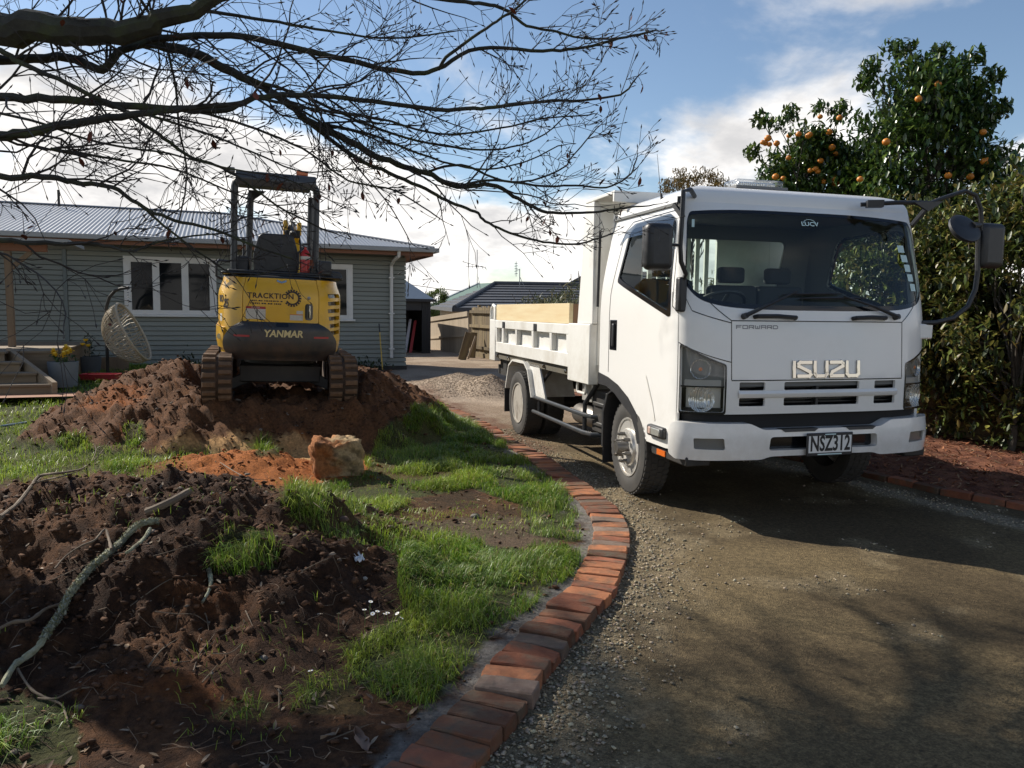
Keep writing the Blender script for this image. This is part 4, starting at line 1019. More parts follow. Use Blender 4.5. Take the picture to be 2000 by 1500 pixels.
# roof beacon bar, aerial
b = MB(); b.box(0.62, 1.02, -0.42, -0.22, 2.40, 2.455); LB = b.build('beacon_bar', glass_mat('beacon_clear', (0.88, 0.89, 0.90), 1.6, 0.1), truck, bevel=0.02, seg=3)
b = MB(); b.box(0.60, 1.04, -0.44, -0.20, 2.382, 2.402); b.build('base', M_GREY, LB); b = MB(); b.box(0.66, 0.98, -0.37, -0.27, 2.402, 2.44); b.build('lamp', M_REFL, LB, bevel=0.008)
b = MB(); b.tube([(0.11, -0.2, 2.33), (0.09, -0.16, 2.64)], [0.003, 0.0015], 5); b.cyl((0.115, -0.21, 2.30), (0.11, -0.2, 2.345), 0.012, 0.008, 8); b.build('aerial', M_BLK, truck)
# ---------------------------------------------------------------- wheels
def tyre_mesh(Rr=0.378, w=0.215, rim=0.235, n=44):
    b = MB(); M_ = Matrix.Rotation(R(-90), 4, 'Y')     # axle along x, outer face at -x
    pr = [(rim, -w * 0.44), (rim + 0.03, -w * 0.5), (Rr * 0.82, -w * 0.52), (Rr * 0.95, -w * 0.48), (Rr * 0.985, -w * 0.42), (Rr * 0.985, w * 0.42), (Rr * 0.95, w * 0.48), (Rr * 0.82, w * 0.52), (rim + 0.03, w * 0.5), (rim, w * 0.44)]
    b.lathe([(r, -z) for r, z in pr], n, M_, closed=True)
    for k in range(n):          # tread blocks
        a = 2 * math.pi * k / n; 
        for j, (x0, x1) in enumerate(((-0.46, -0.27), (-0.22, -0.02), (0.02, 0.22), (0.27, 0.46))):
            a2 = a + (0.07 if j % 2 else 0)
            B = []; T = []
            for (dx, da) in ((x0, -0.045), (x1, -0.045), (x1, 0.045), (x0, 0.045)):
                for lst, rr in ((B, Rr * 0.975), (T, Rr * 1.0)):
                    lst.append((dx * w, rr * math.cos(a2 + da), rr * math.sin(a2 + da)))
            b.hexa(B, T)
    return b
def rim_front():
    b = MB(); M_ = Matrix.Rotation(R(-90), 4, 'Y')
    b.lathe([(0.238, 0.095), (0.236, 0.105), (0.222, 0.103), (0.215, 0.07), (0.205, 0.03), (0.190, 0.022), (0.16, 0.075), (0.145, 0.115), (0.11, 0.122), (0.095, 0.112), (0.0005, 0.112)], 40, M_)
    return b
def rim_rear():
    b = MB(); M_ = Matrix.Rotation(R(-90), 4, 'Y')
    b.lathe([(0.238, 0.095), (0.236, 0.108), (0.222, 0.106), (0.216, 0.06), (0.208, -0.03), (0.198, -0.075), (0.17, -0.085), (0.115, -0.085), (0.105, -0.04), (0.06, -0.03), (0.0005, -0.03)], 40, M_)
    return b
def make_wheel(x, y, front, outer, name='wheel'):
    """outer=-1: shows its face towards the viewer's left"""
    w = tyre_mesh().build('wheel', M_RUB, truck, ang=30)
    rm = (rim_front() if front else rim_rear()).build('rim', M_RIM if front else M_RIMD, w, ang=50)
    b = MB()
    if front:
        for k in range(6):
            a = 2 * math.pi * k / 6 + 0.3; r_ = 0.108; b.cyl((-0.10, r_ * math.cos(a), r_ * math.sin(a)), (-0.165, r_ * math.cos(a), r_ * math.sin(a)), 0.017, 0.017, 6); b.cyl((-0.16, r_ * math.cos(a), r_ * math.sin(a)), (-0.185, r_ * math.cos(a), r_ * math.sin(a)), 0.010, 0.010, 8)
        b.cyl((-0.10, 0, 0), (-0.20, 0, 0), 0.055, 0.048, 16); b.build('hub', M_STEEL, w)
        b = MB()
        for k in range(6):
            a = 2 * math.pi * k / 6 + 0.8; r_ = 0.172; q = Vector((-0.062, r_ * math.cos(a), r_ * math.sin(a))); nd = Vector((-0.62, math.cos(a) * 0.78, math.sin(a) * 0.78))
            b.cyl(q - nd * 0.02, q + nd * 0.012, 0.026, 0.026, 14)
        b.build('hand_hole', M_BLK, w)
    else:
        b.cyl((0.03, 0, 0), (-0.03, 0, 0), 0.06, 0.05, 16); b.build('hub', M_STEEL, w); b = MB()
        for k in range(6): a = 2 * math.pi * k / 6; b.cyl((0.08, 0.15 * math.cos(a), 0.15 * math.sin(a)), (0.083, 0.15 * math.cos(a), 0.15 * math.sin(a)), 0.024, 0.024, 12)
        b.build('hand_hole', M_BLK, w)
    w.location = (x, y, 0.376); 
    if outer > 0: w.rotation_euler = (0, 0, math.pi)
    return w
wf = make_wheel(0.115, 0.06, True, -1); wf.rotation_euler = (0, 0, R(-3))
make_wheel(CW - 0.115, 0.06, True, 1).rotation_euler = (0, 0, math.pi + R(-3))
for x, o in ((0.085, -1), (0.335, -1), (CW - 0.335, 1), (CW - 0.085, 1)): make_wheel(x, 3.10, False, o)
# ---------------------------------------------------------------- chassis
b = MB(); b.box(0.58, 0.66, -0.7, 4.45, 0.56, 0.80); b.box(1.42, 1.50, -0.7, 4.45, 0.56, 0.80)
for y in (0.9, 2.0, 3.1, 4.3): b.box(0.6, 1.48, y, y + 0.08, 0.60, 0.74)
b.cyl((0.15, 3.1, 0.376), (1.93, 3.1, 0.376), 0.07, 0.07, 12); b.lathe([(0.03, -0.17), (0.16, -0.1), (0.18, 0), (0.16, 0.1), (0.03, 0.17)], 20, Matrix.Translation((1.04, 3.1, 0.376))); b.cyl((0.2, 0.06, 0.36), (1.88, 0.06, 0.36), 0.05, 0.05, 10)
b.box(0.45, 1.63, -0.55, 0.75, 0.48, 0.92); b.box(0.7, 1.4, 0.75, 1.5, 0.45, 0.78); b.build('chassis', M_CHAS, truck)
b = MB(); b.tube([(0.34, 2.05, 0.40), (0.34, 1.95, 0.40), (0.34, 1.45, 0.40), (0.34, 1.38, 0.40)], [0.05, 0.105, 0.105, 0.06], 18); b.cyl((0.34, 1.40, 0.40), (0.33, 1.22, 0.42), 0.062, 0.055, 14); b.build('muffler', M_STEEL, truck)
b = MB(); b.box(0.14, 0.34, 1.16, 1.42, 0.60, 0.80); BX = b.build('battery_box', M_RIM, truck, bevel=0.008)
b = MB(); b.box(0.10, 0.42, 0.72, 1.05, 0.36, 0.74); b.box(0.08, 0.10, 0.74, 1.0, 0.42, 0.46); b.box(0.08, 0.10, 0.74, 1.0, 0.60, 0.64); b.build('air_tank_box', M_CHAS, truck, bevel=0.012)
b = MB()
for z in (0.50, 0.335): b.tube([(0.03, 2.64, z), (0.03, 2.4, z), (0.03, 1.10, z), (0.06, 0.95, z), (0.22, 0.88, z)], 0.021, 10)
SG = b.build('side_guard', M_GUARD, truck)
b = MB(); b.tube([(0.055, 2.50, 0.32), (0.055, 2.50, 0.62), (0.12, 2.22, 0.86)], 0.018, 8); b.build('guard_post', M_BLK, SG); b = MB(); b.tube([(0.055, 1.12, 0.32), (0.055, 1.12, 0.60), (0.10, 0.93, 0.80)], 0.022, 8); b.build('guard_post', M_BLK, SG)
b = MB(); b.tube([(0.03, 1.26, 0.86), (0.03, 1.26, 0.72), (0.03, 1.24, 0.70), (0.03, 1.06, 0.70), (0.03, 1.04, 0.72), (0.03, 1.04, 0.86)], 0.013, 8); b.build('tie_ring', M_BEDW, truck)
# rear mudguards and flaps, both sides
fen = [(3.66, 0.50), (3.52, 0.80), (3.36, 0.875), (2.86, 0.875), (2.72, 0.80), (2.56, 0.50)]
for s_ in (0, 1):
    fx = (lambda x: x) if s_ == 0 else (lambda x: CW - x)
    V = []; F = []
    for y, z in fen:
        cy, cz = 3.11, 0.45; iy, iz = y + (cy - y) * 0.035, z + (cz - z) * 0.05
        V += [(fx(-0.02), y, z), (fx(0.50), y, z), (fx(0.50), iy, iz), (fx(-0.02), iy, iz)]
    for i in range(len(fen) - 1):
        o = 4 * i
        for k in range(4): F.append((o + k, o + (k + 1) % 4, o + 4 + (k + 1) % 4, o + 4 + k))
    b = MB(); b.add(V, F); b.hexa([(fx(0.03), 2.56, 0.50), (fx(0.05), 2.56, 0.50), (fx(0.05), 2.86, 0.86), (fx(0.03), 2.86, 0.86)][::1], [(fx(0.03), 2.20, 0.50), (fx(0.05), 2.20, 0.50), (fx(0.05), 2.45, 0.86), (fx(0.03), 2.45, 0.86)])
    b.build('rear_mudguard', M_BEDW, truck, ang=20)
    b = MB(); b.box(min(fx(-0.02), fx(0.48)), max(fx(-0.02), fx(0.48)), 3.665, 3.68, 0.20, 0.56); b.build('mud_flap', M_BLK, truck)
b = MB(); b.box(0.08, 0.40, 3.95, 4.25, 0.62, 0.90); b.cyl((0.05, 4.3, 0.82), (2.03, 4.3, 0.82), 0.03, 0.03, 10); b.box(0.10, 1.98, 4.38, 4.44, 0.62, 0.74); b.build('tail_bracket', M_CHAS, truck)
# ---------------------------------------------------------------- tipper body
B0, B1 = 1.42, 4.20
b = MB(); b.box(0.05, CW - 0.05, 0.86, 4.48, 0.915, 0.975); b.build('bed_floor', M_BEDW, truck)
b = MB(); b.box(0.03, 0.07, 0.98, 4.45, 0.835, 0.915); b.box(CW - 0.07, CW - 0.03, 0.98, 4.45, 0.835, 0.915); b.box(0.5, 0.62, 1.0, 4.4, 0.80, 0.915); b.box(1.46, 1.58, 1.0, 4.4, 0.80, 0.915); RL = b.build('bed_rail', pm('rail_olive', (0.075, 0.072, 0.055), (0.13, 0.11, 0.08), scale=6, rough=0.7), truck)
for y in (1.55, 2.25, 2.95, 3.65, 4.2):
    b = MB(); b.lathe([(0.012, 0.0), (0.02, 0.008), (0.02, 0.022), (0.010, 0.028)], 12, Matrix.Translation((0.03, y, 0.87)) @ Matrix.Rotation(R(-90), 4, 'Y')); b.build('rail_lamp', M_CHROME, RL)
for s_ in (0, 1):
    fx = (lambda x: x) if s_ == 0 else (lambda x: CW - x)
    def sb(mb, x0, x1, y0, y1, z0, z1): mb.box(min(fx(x0), fx(x1)), max(fx(x0), fx(x1)), y0, y1, z0, z1)
    b = MB(); sb(b, 0.045, 0.07, B0, B1, 0.918, 1.335)                     # inner sheet
    sb(b, -0.012, 0.045, B0, B1, 1.235, 1.335)                             # top rail
    sb(b, -0.004, 0.045, B0, B1, 0.918, 1.055)                             # lower panel
    G = b.build('side_gate', M_BEDW, truck, bevel=0.006)
    for y in (1.42, 1.93, 2.55, 3.20, 3.80, 4.13):
        b = MB(); b.hexa([(fx(-0.004), y, 1.056), (fx(0.044), y, 1.056), (fx(0.044), y + 0.07, 1.056), (fx(-0.004), y + 0.07, 1.056)], [(fx(-0.010), y, 1.234), (fx(0.044), y, 1.234), (fx(0.044), y + 0.07, 1.234), (fx(-0.010), y + 0.07, 1.234)]); b.build('gate_rib', M_BEDW, G, bevel=0.004)
    for y in (2.42, 3.72):
        b = MB(); sb(b, -0.022, -0.0125, y, y + 0.10, 1.24, 1.32); b.build('hinge', M_BLK, G, bevel=0.004)
    b = MB(); sb(b, -0.012, 0.075, B1 + 0.006, 4.49, 0.80, 1.34); sb(b, -0.012, 0.06, 4.21, 4.30, 1.33, 1.52); b.build('rear_post', M_BEDW, truck, bevel=0.008)
    b = MB(); b.tube([(fx(0.02), 4.30, 1.50), (fx(0.02), 4.42, 1.53), (fx(0.02), 4.51, 1.48), (fx(0.02), 4.53, 1.36), (fx(0.02), 4.50, 1.22)], 0.022, 8); b.build('tailgate_latch', M_BEDW, truck)
    b = MB(); sb(b, -0.018, 0.075, 0.86, B0 - 0.006, 0.80, 1.345); b.build('front_post', M_BEDW, truck, bevel=0.008)
    # headboard side cheek
    b = MB(); pr = [(0.84, 1.347), (1.22, 1.347), (1.06, 2.42), (0.86, 2.42)]
    b.prism(pr, fx(0.0), fx(0.05), lambda u, v, d: (d, u, v)); b.build('headboard_cheek', M_BEDW, truck, bevel=0.006)
    # loose pine board standing on the gate
    b = MB(); sb(b, 0.0, 0.04, B0 + 0.02, B1 - 0.02, 1.338, 1.535); b.build('side_board', M_WOOD, truck, bevel=0.003)
    b = MB(); sb(b, 0.042, 0.12, B0 + 0.02, B0 + 0.09, 1.0, 1.53); b.build('board_stake', M_WOODD, truck)
# headboard: frame with slotted sheet, lip over the cab
b = MB(); b.box(0.055, 0.30, 0.845, 0.875, 0.98, 2.40); b.box(CW - 0.30, CW - 0.055, 0.845, 0.875, 0.98, 2.40); b.box(0.302, CW - 0.302, 0.845, 0.875, 0.98, 1.62); b.box(0.302, CW - 0.302, 0.845, 0.875, 2.14, 2.40); b.box(1.22, CW - 0.302, 0.845, 0.875, 1.622, 2.138); b.build('headboard', M_BEDW, truck)
for i in range(9):
    b = MB(); x = 0.34 + 0.095 * i; b.box(x, x + 0.042, 0.85, 0.872, 1.622, 2.138); b.build('headboard_bar', M_BEDW, truck)
b = MB(); b.box(0.0, CW, 0.46, 1.07, 2.425, 2.455); b.hexa([(0, 0.42, 2.36), (CW, 0.42, 2.36), (CW, 0.455, 2.36), (0, 0.455, 2.36)], [(0, 0.42, 2.455), (CW, 0.42, 2.455), (CW, 0.455, 2.455), (0, 0.455, 2.455)]); b.build('cab_guard', M_BEDW, truck, bevel=0.006)
b = MB(); b.box(0.07, CW - 0.07, 4.44, 4.48, 0.98, 1.45); b.build('tailgate', M_BEDW, truck)
b = MB(); b.tube([(0.03, 0.78, 2.15), (0.03, 0.80, 1.5)], 0.012, 6); b.build('grab_rail', M_BLK, truck)
# ================================================================ EXCAVATOR
exc = thing('mini_excavator', 'yellow rubber tracked mini excavator with open canopy standing on the soil heap', 'excavator', (EXC_LOC[0], EXC_LOC[1], 0.44), 0)
exc.rotation_euler = (R(0.5), R(1.6), EXC_ROT)
M_YEL = pm('excavator_yellow', (0.70, 0.40, 0.008), (0.64, 0.345, 0.008), scale=2, rough=0.33, coat=0.25, dirt=(0.22, 0.12, 0.05), dscale=3.0, damt=0.45, dlo=0.55, dhi=0.8, zdirt=(0.45, 1.0, 0.75, (0.20, 0.11, 0.05)))
M_CWT = pm('counterweight_black', (0.022, 0.025, 0.028), (0.035, 0.036, 0.038), scale=5, rough=0.42, dirt=(0.10, 0.06, 0.04), dscale=4, damt=0.4, bump=0.001, bscale=60, zdirt=(0.45, 0.8, 0.7, (0.12, 0.07, 0.04)))
M_TRK = pm('track_muddy', (0.19, 0.11, 0.06), (0.055, 0.034, 0.022), scale=9, rough=0.95, bump=0.006, bscale=30)
M_TRKB = pm('track_rubber', (0.032, 0.024, 0.018), (0.075, 0.042, 0.024), scale=6, rough=0.95, bump=0.005, bscale=30)
M_RED = pm('extinguisher_red', (0.42, 0.015, 0.012), rough=0.3)
M_REDR = pm('red_reflector', (0.35, 0.02, 0.02), rough=0.4)
M_GOLD = pm('letter_gold', (0.62, 0.50, 0.24), rough=0.45)
M_INK = pm('letter_ink', (0.035, 0.022, 0.012), rough=0.6)
M_STK = pm('sticker_white', (0.55, 0.52, 0.45), (0.45, 0.42, 0.36), scale=60, rough=0.6)
EH, EYR, EN, PE = 0.650, -0.78, 2.7, 2.2
def ex_pt(p, z, off=0.0):
    ins = 0.05 * float(sstep(1.12, 1.33, z)) ** 1.5 + 0.03 * float(sstep(0.7, 0.5, z))
    h = EH - ins; yr = EYR + ins
    if p < 0: q = Vector((-h, -p, z)); nn = Vector((-1, 0, 0))
    elif p > PE: q = Vector((h, p - PE, z)); nn = Vector((1, 0, 0))
    else:
        f = math.pi * p / PE; c = math.cos(f); s = math.sin(f); X_ = math.copysign(abs(c) ** (2 / EN), c); Y_ = s ** (2 / EN)
        q = Vector((-h * X_, yr * Y_, z)); nn = Vector((-math.copysign(abs(X_) ** (EN - 1), X_) / h, -(Y_ ** (EN - 1)) / abs(yr), 0)).normalized()
    return q + nn * off
def ex_p(x):
    X_ = max(-1, min(1, x / EH)); return PE * math.acos(max(-1, min(1, -math.copysign(abs(X_) ** (EN / 2), X_)))) / math.pi
def ex_x(x, z, o): return ex_pt(ex_p(x), z, o)
# yellow covers: one each side, door between them
L0, R0 = ex_p(-0.385), ex_p(0.365)
cwl = [(ex_p(-0.55), 0.50), (ex_p(-0.54), 0.66), (ex_p(-0.47), 0.80), (ex_p(-0.385), 0.875)]
left = [(-0.55, 0.52), (ex_p(-0.56), 0.52), (ex_p(-0.56), 0.66), (ex_p(-0.49), 0.80), (L0 - 0.012, 0.875), (L0 - 0.012, 1.33), (-0.55, 1.33)]
right = [(R0 + 0.012, 0.875), (ex_p(0.47), 0.80), (ex_p(0.545), 0.66), (ex_p(0.555), 0.56), (PE + 0.55, 0.56), (PE + 0.55, 1.33), (R0 + 0.012, 1.33)]
vents = []
for i, z in enumerate((1.145, 1.065, 0.985, 0.905, 0.825, 0.75)):
    a = 0.475 + (0.0 if i < 3 else 0.012 * (i - 2)); vents.append(rounded([(ex_p(a), z), (ex_p(0.622), z + 0.012), (ex_p(0.614), z + 0.055), (ex_p(a - 0.006), z + 0.042)], 0.006, 2))
patch(ex_pt, left, [], 0.05, depth=0.05).build('side_cover', M_YEL, exc, ang=50)
RCV = patch(ex_pt, right, vents, 0.04, depth=0.05).build('side_cover', M_YEL, exc, ang=50)
for v in vents: patch(ex_pt, v, [], 0.05, off=-0.035).build('vent', M_BLKG, RCV)
DOOR = patch(ex_pt, rounded([(L0, 0.875), (R0, 0.875), (R0, 1.325), (L0, 1.325)], 0.02, 3), [], 0.05, off=0.006, depth=0.03).build('rear_door', M_YEL, exc, ang=50)
patch(ex_pt, rounded([(ex_p(-0.38), 1.262), (ex_p(0.36), 1.262), (ex_p(0.36), 1.27), (ex_p(-0.38), 1.27)], 0.001, 1), [], 0.05, off=0.008).build('crease', M_YEL, DOOR)
patch(ex_pt, [(L0 - 0.05, 0.5), (R0 + 0.05, 0.5), (R0 + 0.05, 1.30), (L0 - 0.05, 1.30)], [], 0.08, off=-0.02).build('inner_frame', M_BLKG, exc)
# top of the covers
mb = MB(); ps = [-0.55 + (PE + 1.1) * i / 70 for i in range(71)]; V = []
for k, z in ((1.0, 1.33), (0.985, 1.345), (0.95, 1.352), (0.0, 1.352)):
    for p in ps:
        q = ex_pt(p, 1.33); V.append((q.x * k, 0.0 + q.y * k, z))
n = len(ps); mb.add(V, [(i * n + j, i * n + j + 1, (i + 1) * n + j + 1, (i + 1) * n + j) for i in range(3) for j in range(n - 1)]); mb.build('deck_edge', M_CWT, exc)
# counterweight
def cw_pt(p, z, off=0.0): return ex_pt(p, z, off + 0.045 * float(sstep(0.885, 0.80, z)) - 0.05 * float(sstep(0.58, 0.47, z)))
cw = rounded([(ex_p(-0.545), 0.475), (ex_p(0.535), 0.475), (ex_p(0.54), 0.66), (ex_p(0.46), 0.80), (ex_p(0.375), 0.872), (ex_p(-0.395), 0.872), (ex_p(-0.48), 0.80), (ex_p(-0.55), 0.66)], [0.03, 0.03, 0.1, 0.1, 0.05, 0.05, 0.1, 0.1], 4)
CWT = patch(cw_pt, cw, [], 0.035, off=0.01, depth=0.08).build('counterweight', M_CWT, exc, ang=50)
patch(cw_pt, rounded([(ex_p(-0.06), 0.83), (ex_p(0.06), 0.83), (ex_p(0.06), 0.868), (ex_p(-0.06), 0.868)], 0.008, 2), [], 0.03, off=0.013).build('notch', M_BLKG, CWT)
for a in (-0.44, 0.30): patch(cw_pt, [(ex_p(a), 0.715), (ex_p(a + 0.14), 0.715), (ex_p(a + 0.14), 0.735), (ex_p(a), 0.735)], [], 0.05, off=0.014).build('reflector', M_REDR, CWT)
# lower left yellow step piece and dark skirts
patch(lambda p, z, o: ex_pt(p, z, o + 0.022), rounded([(-0.45, 0.60), (ex_p(-0.57), 0.58), (ex_p(-0.56), 0.80), (-0.45, 0.83)], 0.02, 3), [], 0.05, depth=0.04).build('corner_cover', M_YEL, exc, ang=50)
patch(ex_pt, [(-0.5, 0.46), (ex_p(-0.56), 0.46), (ex_p(-0.56), 0.575), (-0.5, 0.595)], [], 0.06, off=-0.01, depth=0.1).build('skirt', M_CWT, exc)
patch(ex_pt, [(ex_p(0.55), 0.46), (PE + 0.5, 0.46), (PE + 0.5, 0.56), (ex_p(0.55), 0.555)], [], 0.06, off=-0.01, depth=0.1).build('skirt', M_CWT, exc)
# marks
def wrap_text(name, body, f, x0, z0, size, m, parent, sx=1.0, shear=0.0, bold=0.0, space=1.0, o0=0.002, ext=0.0008):
    o = text_obj(name, body, m, parent, (0, 0, 0), (0, 0, 0), size, ext, 1.0, shear, bold, 'CENTER', space)
    for v in o.data.vertices: v.co = f(x0 + v.co.x * sx, z0 + v.co.y, o0 + v.co.z)
    return o
wrap_text('company_lettering', 'TRACKTION', lambda x, z, o: ex_x(x, z, o + 0.007), -0.115, 1.140, 0.075, M_INK, DOOR, sx=0.98, bold=0.0016, space=1.12)
rgl = random.Random(4)
for z_, h_ in ((1.083, 0.013), (1.055, 0.014)):          # two rows of print too small to read
    mb = MB(); x_ = -0.315
    while x_ < -0.01:
        w_ = rgl.uniform(0.008, 0.020); mb.add([ex_x(u_, v_, 0.0085) for u_, v_ in ((x_, z_), (x_ + w_, z_), (x_ + w_, z_ + h_), (x_, z_ + h_))], [(0, 1, 2, 3)]); x_ += w_ + rgl.choice((0.006, 0.007, 0.018))
    mb.build('small_print', M_INK, DOOR, smooth=False, kind='stuff')
gear = [];
for k in range(36):
    t = 2 * math.pi * k / 36; rr = 0.088 if k % 2 else 0.074; gear.append((t, rr))
mb = MB()
for k in range(46):
    t0 = R(-150) + R(300) * k / 46; t1 = R(-150) + R(300) * (k + 1) / 46; ro = 0.090 if k % 3 else 0.072
    q = [(0.098 + math.cos(t) * r_, 1.128 + math.sin(t) * r_) for t, r_ in ((t0, 0.056), (t0, ro), (t1, ro), (t1, 0.056))]
    mb.add([ex_x(x, z, 0.0085) for x, z in q], [(0, 1, 2, 3)])
mb.build('gear_logo', M_INK, DOOR, smooth=False)
wrap_text('maker_lettering', 'YANMAR', lambda x, z, o: cw_pt(ex_p(x), z, o + 0.011), 0.01, 0.755, 0.098, M_GOLD, CWT, sx=0.92, shear=0.15, bold=0.003)
def side_f(x, z, o): return ex_pt(0.42 + x, z, o + 0.001)
wrap_text('model_lettering', 'ViO', side_f, -0.13, 1.095, 0.10, M_INK, exc, sx=0.9, shear=0.2, bold=0.003)
wrap_text('model_lettering', '25', side_f, 0.015, 1.045, 0.125, M_INK, exc, sx=0.9, shear=0.2, bold=0.005)
def stick(x0, x1, z0, z1, m, nm='sticker', o=0.0075): return patch(lambda p, z, oo: ex_x(p, z, oo), [(x0, z0), (x1, z0), (x1, z1), (x0, z1)], [], 0.05, off=o).build(nm, m, DOOR)
stick(-0.355, -0.165, 0.90, 1.005, M_STK); stick(-0.355, -0.165, 1.005, 1.03, pm('sticker_red', (0.35, 0.03, 0.025), rough=0.5))
wrap_text('warning_print', 'DANGER', lambda x, z, o: ex_x(x, z, o + 0.0078), -0.26, 1.018, 0.020, M_STK, DOOR)
stick(0.075, 0.205, 0.90, 0.955, M_STK); stick(0.14, 0.205, 0.965, 1.0, M_STK)
stick(0.075, 0.205, 0.955, 0.962, pm('sticker_orange', (0.5, 0.12, 0.03), rough=0.5))
patch(lambda p, z, oo: ex_pt(p, z, oo), [(0.25, 0.86), (0.33, 0.86), (0.33, 0.94), (0.25, 0.94)], [], 0.05, off=0.001).build('sticker', M_STK, exc)
# latch
b = patch(lambda p, z, o: ex_x(p, z, o), rounded([(0.225, 0.905), (0.305, 0.905), (0.305, 1.075), (0.225, 1.075)], 0.03, 4), [], 0.03, off=0.009); LT = b.build('door_latch', M_BLKG, DOOR)
b = MB(); b.bar(ex_x(0.27, 0.925, 0.02), ex_x(0.27, 1.06, 0.02), 0.02, 0.016); b.build('latch_lever', M_CHROME, LT, bevel=0.004)
b = MB(); q = ex_x(0.265, 1.135, 0.0); b.lathe([(0.018, 0), (0.018, 0.012), (0.006, 0.015)], 12, Matrix.Translation(q) @ Matrix.Rotation(R(90), 4, 'X')); b.build('door_lock', M_STEEL, DOOR)
mb = MB()
for s_ in (-1, 1): mb.hexa([ex_x(-0.01, 1.275, 0.008), ex_x(-0.01 + s_ * 0.05, 1.292, 0.008), ex_x(-0.01 + s_ * 0.05, 1.312, 0.008), ex_x(-0.01, 1.295, 0.008)], [ex_x(-0.01, 1.275, 0.016), ex_x(-0.01 + s_ * 0.05, 1.292, 0.016), ex_x(-0.01 + s_ * 0.05, 1.312, 0.016), ex_x(-0.01, 1.295, 0.016)])
mb.build('emblem', M_CHROME, DOOR)
b = MB(); q = ex_pt(ex_p(-0.60), 0.70, 0.022); b.lathe([(0.03, 0), (0.03, 0.008), (0.012, 0.01)], 16, Matrix.Translation(q) @ Matrix.Rotation(R(-40), 4, 'Z') @ Matrix.Rotation(R(90), 4, 'X')); b.build('cap', M_GOLD, exc)
# floor, seat, controls
b = MB(); b.box(-0.60, 0.60, -0.66, 0.60, 1.354, 1.375); b.box(-0.54, 0.52, -0.64, -0.45, 1.375, 1.40); b.box(-0.64, 0.64, -0.2, 0.72, 0.50, 0.60); b.box(-0.62, 0.62, 0.1, 0.62, 0.62, 1.0); b.build('upper_frame', M_BLK, exc, bevel=0.01)
b = MB(); sp = rounded([(-0.235, 1.40), (0.215, 1.40), (0.225, 1.58), (0.17, 1.78), (0.12, 1.805), (-0.14, 1.805), (-0.19, 1.78), (-0.245, 1.58)], [0.02, 0.02, 0.05, 0.06, 0.04, 0.04, 0.06, 0.05], 4)
b.prism(sp, -0.42, -0.31, lambda u, v, d: (u - 0.05, d + 0.12 * (v - 1.4) * -0.4, v)); SE = b.build('seat', M_BLK, exc, bevel=0.02)
b = MB(); b.box(-0.28, 0.18, -0.32, 0.12, 1.42, 1.53); b.build('cushion', M_SEAT, SE, bevel=0.03)
for x in (-0.40, 0.36):
    b = MB(); b.box(x - 0.07, x + 0.07, -0.30, 0.15, 1.386, 1.56); CB = b.build('console', M_BLK, exc, bevel=0.02); b = MB(); b.tube([(x, 0.1, 1.55), (x, 0.14, 1.68), (x, 0.12, 1.78)], [0.012, 0.012, 0.022], 8); b.build('joystick', M_BLK, CB)
b = MB(); b.box(0.385, 0.50, -0.66, -0.55, 1.386, 1.535); b.box(0.39, 0.50, -0.545, -0.45, 1.386, 1.45); b.build('tank_cap_box', M_BLK, exc, bevel=0.015)
b = MB(); b.prism(rounded([(0.505, 1.345), (0.635, 1.345), (0.635, 1.38), (0.60, 1.43), (0.505, 1.44)], 0.025, 3), -0.52, 0.2, lambda u, v, d: (u, d, v)); b.build('side_hood', M_CWT, exc, bevel=0.01)
b = MB(); b.tube([(-0.60, -0.35, 1.30), (-0.66, -0.36, 1.33), (-0.66, -0.36, 1.47), (-0.64, -0.30, 1.50), (-0.54, -0.12, 1.50)], 0.013, 8); b.build('hand_rail', M_BLK, exc)
b = MB(); b.lathe([(0.05, 1.40), (0.052, 1.42), (0.052, 1.60), (0.035, 1.64), (0.016, 1.655), (0.016, 1.68)], 18, Matrix.Translation((0.235, -0.50, 0))); FE = b.build('fire_extinguisher', M_RED, exc)
b = MB(); b.lathe([(0.0525, 1.545), (0.0535, 1.55), (0.0535, 1.575), (0.0525, 1.58)], 18, Matrix.Translation((0.235, -0.50, 0))); b.build('band', M_STK, FE)
b = MB(); b.tube([(0.235, -0.50, 1.67), (0.20, -0.50, 1.70), (0.28, -0.52, 1.715)], 0.010, 6); b.tube([(0.22, -0.5, 1.67), (0.165, -0.52, 1.62), (0.165, -0.52, 1.45)], 0.010, 6); b.build('valve', M_BLK, FE)
# canopy
def hoop(y, xl, xr, zt, r):
    pts = [(xl, y, 1.36), (xl, y, zt - 0.10)] + [(xl + 0.10 - 0.10 * math.cos(t), y, zt - 0.10 + 0.10 * math.sin(t)) for t in (0.4, 0.8, 1.2)] + [(xl + 0.12, y, zt), (xr - 0.12, y, zt)]
    pts += [(xr - 0.10 + 0.10 * math.cos(t), y, zt - 0.10 + 0.10 * math.sin(t)) for t in (1.2, 0.8, 0.4)] + [(xr, y, zt - 0.10), (xr, y, 1.36)]
    return pts
M_ROPS = pm('canopy_grey', (0.018, 0.021, 0.025), (0.028, 0.03, 0.033), scale=4, rough=0.4)
b = MB(); b.tube(hoop(-0.45, -0.485, 0.345, 2.36, 0), 0.036, 10); CP = b.build('canopy', M_ROPS, exc)
b = MB(); b.tube([(-0.36, 0.50, 1.0), (-0.33, 0.48, 2.33)], 0.038, 10); b.tube([(0.33, 0.48, 1.0), (0.35, 0.48, 2.33)], 0.038, 10); b.prism([(-0.36, 2.36), (-0.16, 2.36), (-0.30, 2.25)], 0.46, 0.50, lambda u, v, d: (u, d, v)); b.build('front_post', M_ROPS, CP)
